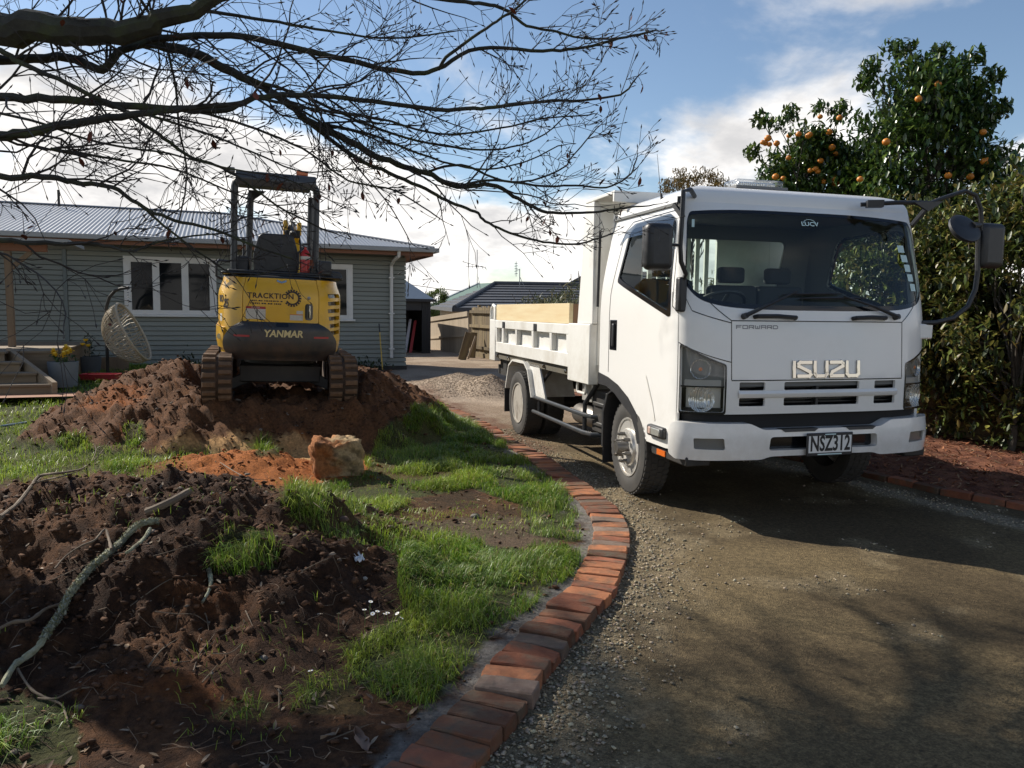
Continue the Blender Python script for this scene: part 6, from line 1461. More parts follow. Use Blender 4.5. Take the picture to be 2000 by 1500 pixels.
for nm, lab, cat, col, x, h in tools:
    p = q + HX * x + HY * 0.35
    if h > 0:
        b = MB(); b.prism(rounded([(-0.05, 0.0), (0.05, 0.0), (0.045, h), (-0.045, h)], 0.04, 3), -0.012, 0.012, lambda u, v, d: (u + 0.22 * v, d + 0.25 * v, v)); o = b.build(nm, pm(nm + lab[:3], col, rough=0.5))
    else:
        b = MB(); b.lathe([(0.10, 0), (0.13, 0.25), (0.12, 0.25), (0.09, 0.02), (0.001, 0.02)], 16); o = b.build(nm, pm('bucket_red', col, rough=0.5))
    o.location = p; o.rotation_euler = (0, 0, HA); tag(o, lab, cat)
# ---------------------------------------------------------------- fences
M_PALE = pm('paling_pale', (0.40, 0.325, 0.235), (0.33, 0.26, 0.185), scale=3, rough=0.85, stretch=(6, 6, 0.5), rand=0.12)
M_PALD = pm('paling_dark', (0.115, 0.078, 0.046), (0.20, 0.155, 0.075), scale=2.5, rough=0.9, stretch=(6, 6, 0.6), rand=0.35, bump=0.003, bscale=12, dirt=(0.055, 0.045, 0.035), dscale=1.5, damt=0.7)
fl_ = thing('paling_fence', 'pale timber paling fence between the shed and the dark fence', 'fence', Vector((-1.42, 25.2, -0.08)), math.atan2(0.928, -0.372)); fl_.rotation_euler = (0, R(3.2), math.atan2(0.928, -0.372))
me = None
for i in range(56):
    if me is None:
        b = MB(); b.box(0, 0.138, 0, 0.02, 0, 1.50); o = b.build('paling', M_PALE, fl_); me = o.data
    else:
        o = bpy.data.objects.new('paling', me); COL.objects.link(o); o.parent = fl_
    o.location = (0.142 * i, 0, 0)
for z, h in ((1.36, 0.16), (0.70, 0.07), (0.10, 0.07)):
    b = MB(); b.box(-0.02, 7.98, 0.023, 0.065, z, z + h); b.build('rail', M_PALE, fl_)
FS, FD = Vector((6.6, 5.2, -0.02)), Vector((-0.372, 0.928, 0)).normalized()
fd = thing('paling_fence', 'dark weathered timber paling fence along the right boundary', 'fence', FS, math.atan2(FD.y, FD.x))
Lf = 21.3; rg = random.Random(9); pm_ = []
for k in range(4):
    b = MB(); w = 0.146; b.box(0, w, -0.012, 0.010, 0, 1.60); o = b.build('paling', M_PALD, fd); pm_.append(o.data); bpy.data.objects.remove(o)
for i in range(int(Lf / 0.15)):
    o = bpy.data.objects.new('paling', pm_[i % 4]); COL.objects.link(o); o.parent = fd; o.location = (0.15 * i, rg.uniform(-0.006, 0.006), rg.uniform(-0.03, 0.03)); o.rotation_euler = (0, rg.uniform(-0.01, 0.01), 0)
for z in (0.28, 0.95, 1.40):
    b = MB(); b.box(0, Lf, 0.018, 0.085, z, z + 0.09); b.build('rail', M_PALD, fd)
b = MB(); b.box(0, Lf, 0.02, 0.07, -0.25, 0.16); b.build('plinth_board', M_PALD, fd)
for i in range(10):
    b = MB(); b.box(2.3 * i, 2.3 * i + 0.1, -0.11, -0.015, 0, 1.66); b.build('post', M_PALD, fd)
for k, (x, ang, col, w, h, lab) in enumerate(((902, 0.30, M_PALD, 0.24, 0.85, 'wide dark plank leaning on the fence by the gravel heap'), (914, 0.36, M_PALE, 0.06, 0.75, 'narrow pale batten leaning beside the dark planks'), (922, 0.1, M_PALD, 0.20, 0.80, 'dark plank standing upright behind the pale batten'))):
    p = gnd(x, 703 - 2 * k, 0.0); b = MB(); b.box(-w / 2, w / 2, -0.02, 0.02, 0, h); o = b.build('leaning_plank', col); o.location = p; o.rotation_euler = (R(-12), ang, R(10)); tag(o, lab, 'plank', 'planks leaning by the fence')
# ---------------------------------------------------------------- neighbours
M_TILE = pm('roof_tile_dark', (0.045, 0.048, 0.055), (0.065, 0.066, 0.072), scale=3, rough=0.6, rand=0.15); M_CLAD = pm('beige_brick', (0.30, 0.24, 0.17), (0.24, 0.19, 0.13), scale=6, rough=0.85)
def tiled(nm, lab, E0, E1, R0_, R1_, EL, nc, mat):
    """front roof plane between eave E0-E1 and ridge R0-R1, courses as strips; EL is the far end of the left eave"""
    t = thing(nm, lab, 'house', E0 - Vector((0, 0, E0.z))); o0 = t.location
    for i in range(nc):
        a, b_ = i / nc, (i + 1) / nc; q = [E0.lerp(R0_, a), E1.lerp(R1_, a), E1.lerp(R1_, b_), E0.lerp(R0_, b_)]; up_ = Vector((0, 0, 0.07)); lo = Vector((0, 0, 0.0))
        mb = MB(); mb.hexa([q[0] - o0, q[1] - o0, q[2] - o0 - Vector((0, 0, 0.03)), q[3] - o0 - Vector((0, 0, 0.03))], [q[0] - o0 + up_, q[1] - o0 + up_, q[2] - o0 + Vector((0, 0, 0.012)), q[3] - o0 + Vector((0, 0, 0.012))]); mb.build('tile_course', mat, t, smooth=False)
        q = [EL.lerp(R0_, a), E0.lerp(R0_, a), E0.lerp(R0_, b_), EL.lerp(R0_, b_)]
        if i < nc - 1 and (EL - E0).length > 0.5:
            mb = MB(); mb.hexa([p - o0 for p in q], [q[0] - o0 + up_, q[1] - o0 + up_, q[2] - o0 + Vector((0, 0, 0.012)), q[3] - o0 + Vector((0, 0, 0.012))]); mb.build('tile_course', mat, t, smooth=False)
    mb = MB(); mb.tube([E0 - o0 + Vector((0, 0, 0.07)), R0_ - o0 + Vector((0, 0, 0.06)), R1_ - o0 + Vector((0, 0, 0.06))], 0.11, 8); mb.build('ridge_tile', mat, t)
    ins = Vector((0.4, 0.5, 0)); w0, w1, w2 = E0 + ins - o0, E1 + Vector((0, 0.5, 0)) - o0, EL + Vector((0.4, -0.4, 0)) - o0
    mb = MB(); mb.add([(w0.x, w0.y, -1.2), (w1.x, w1.y, -1.2), (w1.x, w1.y, w1.z), (w0.x, w0.y, w0.z), (w2.x, w2.y, -1.2), (w2.x, w2.y, w2.z)], [(0, 1, 2, 3), (0, 3, 5, 4)]); mb.build('wall', M_CLAD, t, smooth=False)
    mb = MB(); mb.bar(E0 - o0 + Vector((0, -0.05, -0.02)), E1 - o0 + Vector((0, -0.05, -0.02)), 0.12, 0.16); mb.bar(EL - o0 + Vector((-0.05, 0, -0.02)), E0 - o0 + Vector((-0.05, 0, -0.02)), 0.12, 0.16); mb.build('gutter', M_GUT if False else mat, t, smooth=False)
    mb = MB(); wm = w0 + (w2 - w0) * 0.35; mb.box(w0.x + 1.2, w0.x + 1.9, w0.y - 0.03, w0.y + 0.02, 0.55, 1.35); mb.build('window', M_PANE, t)
    return t
tiled('neighbour_house', 'neighbouring house with dark tiled hip roof behind the fence', at(888, 604, 32), at(1260, 604, 31), at(966, 556, 37), at(1260, 560, 36.5), at(846, 600, 41), 9, M_TILE)
tiled('neighbour_house', 'second dark tiled roof rising behind the truck headboard', at(1052, 590, 42), at(1330, 590, 40), at(1150, 536, 47), at(1330, 536, 46), at(1040, 588, 50), 10, M_TILE)
gh = thing('green_roofed_house', 'far house with pale green iron roof behind the shed', 'house', at(840, 603, 52) * 1.0)
o0 = gh.location.copy(); Q = [at(836, 600, 50), at(900, 590, 50), at(990, 553, 56), at(934, 556, 57)]
b = MB(); b.hexa([q - o0 for q in (Q[0], at(1000, 600, 50), Q[2], Q[3])], [q - o0 + Vector((0, 0, 0.08)) for q in (Q[0], at(1000, 600, 50), Q[2], Q[3])]); b.build('roof', pm('roof_green', (0.14, 0.21, 0.165), rough=0.6), gh, smooth=False)
b = MB(); b.bar(Q[0] - o0 + Vector((0, 0, 0.1)), Q[3] - o0 + Vector((0, 0, 0.1)), 0.2, 0.12); b.build('barge_board', M_WTRIM, gh)
b = MB(); w0, w1 = at(842, 602, 51) - o0, at(1000, 602, 51) - o0; b.box(w0.x, w1.x, w0.y, w0.y + 6, -3.0, w0.z); b.build('wall', M_CLAD, gh, smooth=False)
# aerials
def mast(nm, lab, px, y0, y1, Y, bars):
    p = at(px, y0, Y); t = thing(nm, lab, 'aerial', p); b = MB(); top = at(px, y1, Y) - p; b.tube([(0, 0, 0), top], 0.022, 6); b.build('mast', M_GUT, t)
    b = MB()
    for (a, c_) in bars:
        b.tube([at(*a, Y) - p, at(*c_, Y) - p], 0.014, 5)
    b.build('elements', M_GUT, t)
mast('television_aerial', 'tall television aerial with long boom above the green roof', 932, 562, 488, 42, [((903, 511), (950, 524)), ((910, 521), (945, 520)), ((947, 520), (950, 528)), ((941, 519), (944, 527)), ((934, 518), (936, 526)), ((922, 517), (923, 524)), ((914, 514), (915, 523)), ((934, 540), (938, 562)), ((905, 512), (906, 509))])
mast('television_aerial', 'short cluster aerial on the dark tiled roof', 1015, 560, 525, 36, [((1008, 510), (1008, 540)), ((1005, 515), (1011, 514)), ((1005, 520), (1011, 519)), ((1005, 525), (1011, 524)), ((1005, 530), (1011, 529)), ((1008, 527), (1016, 527)), ((1015, 540), (1024, 560)), ((1005, 535), (1011, 534))])
b = MB(); b.tube([at(795, 555, 48), at(850, 563, 48), at(905, 569, 48)], 0.02, 5); tag(b.build('overhead_cable', M_CHAS), 'thin overhead cable crossing the sky behind the shed', 'cable')
# ================================================================ TREES
def crown_leaves(cl, nper, spread, size, base, var, parent, mat, name='crown', asp=0.55, tilt=0.9, tips=None):
    P = []; 
    for c_, r_ in cl:
        k = int(nper * RNG.uniform(0.7, 1.3)); v = RNG.normal(0, 1, (k, 3)); v /= np.linalg.norm(v, axis=1)[:, None]; P.append(np.array(c_)[None] + v * (r_ * RNG.random((k, 1)) ** 0.5) * np.array(spread)[None])
    P = np.concatenate(P); n = len(P)
    pal = np.array(base); col = pal[RNG.integers(0, len(pal), n)] * RNG.uniform(1 - var, 1 + var, (n, 1))
    return leaves(name, P, RNG.uniform(0.6, 1.25, n) * size, col, parent, mat, tilt, asp=asp)
def limb(mb, p0, p1, r0, r1, wob=0.1, n=6, sides=7):
    p0, p1 = Vector(p0), Vector(p1); pts = []
    for i in range(n + 1):
        t = i / n; q = p0.lerp(p1, t)
        if 0 < i < n: q += Vector(RNG.normal(0, wob, 3)) * (p1 - p0).length * 0.3
        pts.append(q)
    mb.tube(pts, [r0 + (r1 - r0) * i / n for i in range(n + 1)], sides); return pts
def leafy_tree(nm, lab, cat, base, crown_c, rad, ncl, nper, leaf, pal, clr=0.28, mat=M_LEAFG, asp=0.5, top=None, group=None, trunk_r=0.07, flat=0.9):
    base = Vector(base); t = thing(nm, lab, cat, base, group=group); cc_ = Vector(crown_c) - base; cl = []; mb = MB(); fork = Vector((cc_.x * 0.4, cc_.y * 0.4, max(0.3, (cc_.z - rad[2]) * 0.6)))
    mb.tube([(0, 0, -0.05), fork * 0.5 + Vector((0.03, 0.02, 0)), fork], [trunk_r, trunk_r * 0.85, trunk_r * 0.7], 9); tr_o = mb.build('trunk', M_BARK, t)
    mb = MB()
    for i in range(ncl):
        v = RNG.normal(0, 1, 3); v /= np.linalg.norm(v); rr = RNG.uniform(0.45, 1.0) ** 0.6; bump_ = 1 + 0.28 * math.sin(3.1 * v[0] + 2) * math.sin(4.3 * v[2] + 1.1 * v[1])
        p = cc_ + Vector((v[0] * rad[0] * rr * bump_, v[1] * rad[1] * rr * bump_, v[2] * rad[2] * rr * bump_)); cl.append((tuple(p), clr * RNG.uniform(0.6, 1.25)))
        if i % 3 == 0: limb(mb, fork.lerp(cc_, RNG.uniform(0, 0.5)), p, trunk_r * 0.35, 0.005, 0.12, 4, 5)
    if top:
        for c_ in top: cl.append((tuple(Vector(c_) - base), clr * 0.55)); limb(mb, cc_, Vector(c_) - base, 0.02, 0.004, 0.05, 4, 5)
    mb.build('branches', M_BARK, t)
    crown_leaves(cl, nper, (1, 1, flat), leaf, pal, 0.4, t, mat, asp=asp); return t, cl
G_CIT = [(0.036, 0.080, 0.018), (0.058, 0.105, 0.020), (0.11, 0.16, 0.028), (0.024, 0.050, 0.016)]
G_SHR = [(0.068, 0.100, 0.022), (0.115, 0.140, 0.028), (0.21, 0.205, 0.046), (0.032, 0.046, 0.016), (0.15, 0.115, 0.034), (0.045, 0.065, 0.018)]
tops2 = [at(1745, 92, 10.6), at(1772, 98, 10.7), at(1838, 105, 10.5), at(1905, 112, 10.6), at(1938, 150, 10.6), at(1955, 215, 10.5), at(1700, 130, 10.8), at(1690, 160, 10.7), at(1870, 130, 10.4), at(1800, 120, 10.4)]
citA, clA = leafy_tree('citrus_tree', 'tall dark green citrus tree with few oranges behind the truck mirror', 'tree', (5.75, 10.9, 0), (5.65, 10.8, 3.25), (1.12, 1.0, 1.72), 230, 100, 0.056, G_CIT, 0.30, asp=0.95, top=tops2)
tops1 = [at(1488, 235, 12), at(1545, 222, 12), at(1600, 210, 12.2), at(1643, 212, 12), at(1470, 300, 12), at(1635, 225, 12), at(1520, 245, 11.8)]
citB, clB = leafy_tree('citrus_tree', 'smaller citrus tree laden with oranges above the truck roof', 'tree', (4.5, 12.1, 0), (4.62, 12.0, 3.15), (0.98, 0.8, 1.15), 165, 95, 0.056, G_CIT, 0.29, asp=0.95, top=tops1)
M_ORG = pm('orange_peel', (0.62, 0.235, 0.022), (0.52, 0.17, 0.018), scale=6, rough=0.45, bump=0.001, bscale=90)
bm = bmesh.new(); bmesh.ops.create_icosphere(bm, subdivisions=2, radius=0.052); om = bpy.data.meshes.new('orange'); bm.to_mesh(om); bm.free(); om.materials.append(M_ORG); om.polygons.foreach_set('use_smooth', np.ones(len(om.polygons), bool))
org = [(1495, 280), (1503, 282), (1517, 280), (1541, 265), (1579, 265), (1582, 263), (1602, 228), (1640, 230), (1632, 300), (1603, 314), (1598, 335), (1582, 333), (1593, 330), (1515, 345), (1530, 348), (1540, 308), (1620, 258), (1500, 270), (1630, 348), (1610, 355), (1632, 358), (1646, 353), (1625, 288), (1560, 262), (1490, 278)]
for k, (x, y) in enumerate(org):
    o = bpy.data.objects.new('orange', om); COL.objects.link(o); o.parent = citB; o.location = at(x, y, 11.35 + 0.1 * math.sin(k)) - Vector(citB.location); s = random.uniform(0.72, 1.05); o.scale = (s, s, s * 0.9)
for x, y in ((1832, 164), (1794, 193), (1731, 277), (1920, 258), (1922, 315), (1928, 314), (1852, 343), (1895, 345), (1680, 350)):
    o = bpy.data.objects.new('orange', om); COL.objects.link(o); o.parent = citA; o.location = at(x, y, 9.85) - Vector(citA.location); s = random.uniform(0.8, 1.0); o.scale = (s, s, s * 0.9)
hg = 'shrubs of the boundary hedge'
leafy_tree('hedge_shrub', 'tall loose leaved shrub right of the mirror, in front of the fence', 'shrub', (5.15, 7.85, 0.05), (5.2, 7.8, 1.80), (0.80, 0.75, 1.40), 150, 80, 0.047, G_SHR, 0.28, M_LEAF, 0.9, group=hg, trunk_r=0.045)
leafy_tree('hedge_shrub', 'broad loose leaved shrub seen through the far truck window', 'shrub', (4.35, 9.2, 0.05), (4.45, 9.2, 1.75), (0.75, 0.8, 1.15), 140, 80, 0.047, G_SHR, 0.28, M_LEAF, 0.9, group=hg, trunk_r=0.045)
leafy_tree('hedge_shrub', 'yellowish tall shrub at the edge of the frame near the mulch', 'shrub', (5.85, 7.2, 0.05), (5.9, 7.3, 2.0), (0.9, 0.8, 1.55), 150, 80, 0.047, G_SHR + [(0.16, 0.14, 0.04)], 0.28, M_LEAF, 0.9, group=hg, trunk_r=0.045)
leafy_tree('hedge_shrub', 'bushy shrub between the cab and the loose leaved shrub', 'shrub', (4.85, 8.7, 0.05), (4.85, 8.6, 1.55), (0.6, 0.6, 1.2), 120, 80, 0.047, G_SHR, 0.28, M_LEAF, 0.9, group=hg, trunk_r=0.045)
leafy_tree('hedge_shrub', 'dense shrub hidden behind the cab along the fence', 'shrub', (3.5, 11.0, 0.05), (3.6, 11.0, 1.6), (0.8, 0.8, 1.1), 80, 55, 0.056, G_SHR, 0.30, M_LEAF, 0.9, group=hg, trunk_r=0.045)
leafy_tree('purple_tree', 'dark purple leaved tree top behind the hedge at the picture edge', 'tree', (10.0, 14.5, 0), (9.9, 14.3, 3.9), (1.0, 1.0, 1.3), 60, 45, 0.07, [(0.03, 0.016, 0.02), (0.05, 0.022, 0.03), (0.03, 0.03, 0.03)], 0.35)
leafy_tree('autumn_tree', 'yellow brown leaved tree far behind the truck roof', 'tree', (6.0, 26, 0), (5.95, 26, 5.2), (1.5, 1.3, 0.95), 80, 60, 0.085, [(0.20, 0.13, 0.035), (0.14, 0.10, 0.04), (0.09, 0.08, 0.03)], 0.35, M_LEAF)
leafy_tree('distant_tree', 'round green tree top beyond the shed roof', 'tree', tuple(at(850, 640, 46)[:2]) + (-1,), tuple(at(850, 592, 46)), (0.9, 0.8, 0.9), 40, 60, 0.10, [(0.09, 0.13, 0.03), (0.12, 0.16, 0.035)], 0.3, M_LEAF)
# cut branches lying in the tipper bed
clip = thing('hedge_clippings', 'heap of cut leafy branches loaded in the tipper body', 'clippings', (0.94, 6.04, 0.0), TRA)
cl = [((RNG.uniform(0.25, 1.8), RNG.uniform(1.5, 4.2), 1.0 + 0.68 * (1 - ((yy - 2.2) / 2.6) ** 2) + RNG.normal(0, 0.09)), 0.2) for yy in RNG.uniform(1.5, 4.0, 110)]
cl = [((c_[0], c_[1], min(c_[2], 1.5) + 0.38 * RNG.random() * max(0.1, 1 - 0.36 * (c_[1] - 1.4))), r_ * 0.85) for c_, r_ in cl]
crown_leaves(cl, 28, (1, 1, 0.7), 0.042, [(0.06, 0.075, 0.03), (0.09, 0.10, 0.045), (0.13, 0.12, 0.06)], 0.4, clip, M_LEAF, 'cut_leaves', asp=0.45)
mb = MB()
for c_, r_ in cl[::3]: limb(mb, (c_[0], c_[1], 1.0), Vector(c_) + Vector((RNG.normal(0, .15), RNG.normal(0, .2), 0.15)), 0.012, 0.003, 0.1, 4, 5)
mb.build('cut_stems', M_BARK, clip)
# ---------------------------------------------------------------- bare maple overhead
TB = Vector((-4.7, 4.5, 0.1))
maple = thing('bare_maple', 'bare spreading maple with mossy limbs overhanging the garden', 'tree', TB)
M_LIMB = pm('maple_bark', (0.022, 0.020, 0.017), (0.045, 0.042, 0.032), scale=16, rough=0.92, bump=0.006, bscale=45, dirt=(0.06, 0.075, 0.02), dscale=5, damt=0.7, dlo=0.5, dhi=0.66)
M_TWIG = pm('twig_bark', (0.022, 0.018, 0.016), (0.038, 0.030, 0.026), scale=20, rough=0.8)
rgm = random.Random(21)
mb = MB(); mb.tube([(0, 0, -0.1), (0.05, 0, 0.5), (0.2, -0.1, 1.2), (0.45, -0.2, 1.9), (0.9, -0.4, 2.35)], [0.30, 0.24, 0.21, 0.19, 0.16], 14); mb.build('trunk', M_LIMB, maple)
TW = MB(); leafP = []; leafC = []
def wander(p, d, ln, r, n, droop, bend):
    pts = [p.copy()]; rs = [r]; d = d.normalized()
    for i in range(n):
        d = (d + Vector((rgm.gauss(0, bend), rgm.gauss(0, bend), rgm.gauss(0, bend) + droop))).normalized(); p = p + d * (ln / n); pts.append(p.copy()); rs.append(max(0.0013, r * (1 - 0.72 * (i + 1) / n)))
    return pts, rs
def twig(p, d, ln, r, depth):
    n = max(3, int(ln / 0.07)); pts, rs = wander(p, d, ln, r, n, rgm.uniform(-0.01, 0.03), 0.20)
    TW.tube(pts, rs, 4 if r < 0.004 else 5, caps=False)
    e = pts[-1]; dd = (pts[-1] - pts[-2]).normalized(); TW.tube([e, e + dd * 0.012, e + dd * 0.026], [rs[-1], max(0.0035, rs[-1] * 1.5), 0.0008], 4, caps=False)     # bud
    if rgm.random() < 0.05: leafP.append(e)
    if depth > 0:
        for k in range(rgm.randint(2, 3 + (ln > 0.5))):
            i = rgm.randint(1, n - 1); dr = (pts[i + 1] - pts[i]).normalized(); sd = Vector((rgm.gauss(0, 1), rgm.gauss(0, 0.7), rgm.gauss(0, 1))); sd = (sd - dr * sd.dot(dr)).normalized()
            twig(pts[i], dr * rgm.uniform(0.7, 1.1) + sd * rgm.uniform(0.5, 0.95), ln * rgm.uniform(0.35, 0.65), max(0.0016, rs[i] * 0.65), depth - 1)
def main_limb(path, r0, r1, dens=7.0, tl=(0.18, 0.6), depth=2, world=False, m=M_LIMB):
    P = [(Vector(q) if world else at(q[0], q[1], q[2])) for q in path]; C_ = catmull(P, 5); n = len(C_); mb = MB(); r0 = r0 if (world or r0 > 0.09) else r0 * 0.74; r1 = r1 * 0.85; rs = [r0 + (r1 - r0) * (i / (n - 1)) ** 0.85 for i in range(n)]
    C_ = [q + Vector((rgm.gauss(0, 1), rgm.gauss(0, 1), rgm.gauss(0, 1))) * min(0.010, rs[i] * 0.22) for i, q in enumerate(C_)]
    mb.tube([q - TB for q in C_], rs, 9 if r0 > 0.02 else 6); mb.build('branch', m, maple)
    L_ = sum((C_[i + 1] - C_[i]).length for i in range(n - 1))
    for k in range(int(L_ * dens * 1.15)):
        i = rgm.randint(1, n - 2); d = (C_[i + 1] - C_[i]).normalized(); sd = Vector((rgm.gauss(0.1, 0.8), rgm.gauss(0, 0.7), rgm.gauss(0, 1))); sd = (sd - d * sd.dot(d)).normalized()
        twig(C_[i] - TB, d * rgm.uniform(0.6, 1.2) + sd * rgm.uniform(0.45, 0.9), rgm.uniform(*tl) * (1.25 if rs[i] > 0.010 else 0.95 - 0.45 * i / n), min(0.0062, max(0.0022, rs[i] * 0.45)), depth)
    twig(C_[-1] - TB, C_[-1] - C_[-2], 0.09, r1, 0)
main_limb([(-420, 160, 4.0), (-200, 90, 3.7), (20, 55, 3.55), (180, 62, 3.5), (300, 45, 3.5), (400, 8, 3.5), (540, -60, 3.5)], 0.105, 0.022, 6)
main_limb([(-160, 125, 3.9), (0, 118, 3.8), (135, 115, 3.75), (200, 136, 3.7), (235, 100, 3.7), (310, 76, 3.7), (450, 70, 3.75), (570, 92, 3.8), (700, 122, 3.85), (806, 143, 3.9), (856, 135, 3.9), (935, 94, 3.95), (1060, 100, 4.0), (1140, 92, 4.0), (1224, 72, 4.05), (1272, 62, 4.1)], 0.032, 0.006, 6)
main_limb([(856, 135, 3.9), (880, 105, 3.85), (950, 55, 3.8), (1000, 22, 3.75), (1050, -20, 3.7)], 0.013, 0.005, 6)
main_limb([(640, -40, 3.8), (760, -15, 3.8), (876, 0, 3.8), (948, 8, 3.8), (988, 20, 3.85), (1028, 50, 3.9), (1080, 60, 3.9), (1132, 74, 3.95), (1190, 76, 4.0)], 0.016, 0.005, 6)
main_limb([(-120, 185, 3.5), (0, 190, 3.5), (125, 196, 3.55), (250, 206, 3.6), (375, 215, 3.6), (440, 214, 3.6), (500, 192, 3.65), (590, 185, 3.7), (700, 195, 3.75), (852, 213, 3.8), (940, 212, 3.85), (1004, 204, 3.9), (1080, 196, 3.95), (1132, 196, 4.0), (1212, 184, 4.0), (1238, 158, 4.0)], 0.028, 0.005, 7)
main_limb([(-130, 300, 3.3), (0, 270, 3.3), (75, 254, 3.35), (165, 236, 3.4), (280, 222, 3.45), (360, 212, 3.5), (450, 205, 3.5)], 0.034, 0.012, 6)
main_limb([(60, 60, 3.6), (190, 58, 3.7), (325, 90, 3.8), (390, 110, 3.85), (470, 150, 3.9), (540, 186, 3.95), (600, 236, 4.0), (680, 276, 4.0), (760, 316, 4.05), (832, 338, 4.1), (892, 364, 4.1), (960, 360, 4.15), (1012, 388, 4.2), (1060, 412, 4.2), (1110, 416, 4.2), (1172, 413, 4.25), (1220, 406, 4.25), (1268, 402, 4.3)], 0.038, 0.0045, 6)
main_limb([(600, 236, 4.0), (690, 305, 4.1), (760, 338, 4.1), (832, 370, 4.15), (880, 396, 4.15), (928, 413, 4.2), (948, 432, 4.2), (996, 455, 4.2), (1060, 472, 4.25), (1124, 477, 4.25), (1160, 468, 4.25), (1190, 458, 4.3)], 0.016, 0.005, 5)
main_limb([(-90, 340, 3.1), (0, 345, 3.1), (100, 346, 3.15), (150, 358, 3.2), (220, 366, 3.25), (280, 405, 3.3), (340, 430, 3.35), (430, 452, 3.4), (500, 482, 3.45), (570, 505, 3.5)], 0.021, 0.005, 6)
main_limb([(0, 100, 3.5), (60, 132, 3.5), (150, 172, 3.5), (250, 222, 3.55), (320, 270, 3.6), (370, 305, 3.6), (420, 322, 3.65), (470, 350, 3.7), (540, 400, 3.75), (640, 452, 3.8)], 0.018, 0.005, 6)
main_limb([(832, 336, 4.1), (900, 322, 4.1), (980, 352, 4.15), (1040, 352, 4.15), (1100, 328, 4.2), (1116, 308, 4.2), (1164, 252, 4.2)], 0.010, 0.004, 6)
main_limb([(892, 364, 4.1), (964, 352, 4.1), (1060, 364, 4.15), (1124, 362, 4.2), (1184, 366, 4.2), (1228, 344, 4.2), (1240, 320, 4.2)], 0.010, 0.005, 6)
main_limb([(-120, 470, 3.0), (0, 470, 3.0), (108, 476, 3.05), (180, 476, 3.1), (216, 482, 3.1), (259, 490, 3.1), (329, 468, 3.15), (440, 455, 3.2)], 0.017, 0.004, 7)
main_limb([(280, 405, 3.3), (330, 450, 3.35), (400, 500, 3.4), (470, 540, 3.5), (560, 520, 3.5)], 0.009, 0.003, 8)
main_limb([(250, -40, 3.6), (310, 60, 3.7), (340, 150, 3.75), (350, 250, 3.8), (365, 340, 3.8), (350, 430, 3.85)], 0.010, 0.004, 6)
main_limb([(470, 150, 3.9), (600, 190, 3.9), (720, 245, 3.95), (840, 280, 4.0), (960, 292, 4.05), (1050, 270, 4.1), (1110, 222, 4.1)], 0.013, 0.004, 8)
main_limb([(400, 20, 3.7), (520, 40, 3.7), (640, 60, 3.75), (760, 75, 3.75), (880, 62, 3.8)], 0.012, 0.004, 8)
main_limb([(100, 290, 3.3), (220, 310, 3.4), (340, 330, 3.45), (440, 370, 3.5), (520, 400, 3.55), (600, 395, 3.6)], 0.009, 0.003, 8)
main_limb([(540, 186, 3.95), (640, 250, 3.95), (700, 330, 4.0), (760, 400, 4.05), (800, 470, 4.05)], 0.010, 0.003, 7)
main_limb([(-60, 210, 3.4), (60, 235, 3.4), (200, 280, 3.45), (330, 300, 3.5), (450, 330, 3.55), (560, 350, 3.6), (660, 400, 3.6)], 0.010, 0.003, 7)
main_limb([(500, 192, 3.65), (620, 215, 3.7), (740, 232, 3.75), (860, 262, 3.8), (980, 250, 3.85), (1060, 232, 3.9), (1150, 225, 3.95)], 0.010, 0.004, 8)
main_limb([(600, 236, 4.0), (720, 262, 4.0), (820, 300, 4.0), (930, 330, 4.05), (1020, 318, 4.1), (1090, 285, 4.1)], 0.011, 0.004, 8)
main_limb([(375, 215, 3.6), (480, 245, 3.6), (590, 290, 3.65), (680, 352, 3.7), (770, 372, 3.7), (850, 420, 3.75)], 0.010, 0.004, 8)
main_limb([(280, 222, 3.45), (400, 260, 3.5), (500, 300, 3.5), (590, 335, 3.55), (680, 330, 3.6)], 0.009, 0.003, 8)
# the crown above the picture, whose shadow falls over drive and heap
for k in range(36):
    z1 = rgm.uniform(4.7, 7.6); s = TB + Vector((0.9, -0.4, 2.35)); kx = 0.855 / math.tan(SUN_EL); ky = -0.52 / math.tan(SUN_EL)
    e = Vector((rgm.uniform(-0.9, 3.8) - kx * z1, rgm.uniform(1.6, 4.4) - ky * z1, z1)); m1 = s.lerp(e, 0.35) + Vector((0, 0, 0.9)); m2 = s.lerp(e, 0.7) + Vector((rgm.uniform(-.4, .4), rgm.uniform(-.4, .4), 0.7))
    main_limb([s, m1, m2, e], 0.05, 0.008, 5.0, (0.4, 1.0), 1, world=True)
TW.build('twigs', M_TWIG, maple, smooth=False, kind='stuff')
n0 = 90; P = np.array([tuple(p + Vector((0, 0, -0.03))) for p in leafP]) if leafP else np.zeros((1, 3)); n0 = min(len(P), 150); P = P[:n0]
leaves('withered_leaves', P, RNG.uniform(0.014, 0.03, n0), np.array([0.12, 0.035, 0.02])[None] * RNG.uniform(0.5, 1.4, (n0, 1)), maple, M_BITS, 1.2)
print('twig faces', len(TW.f))
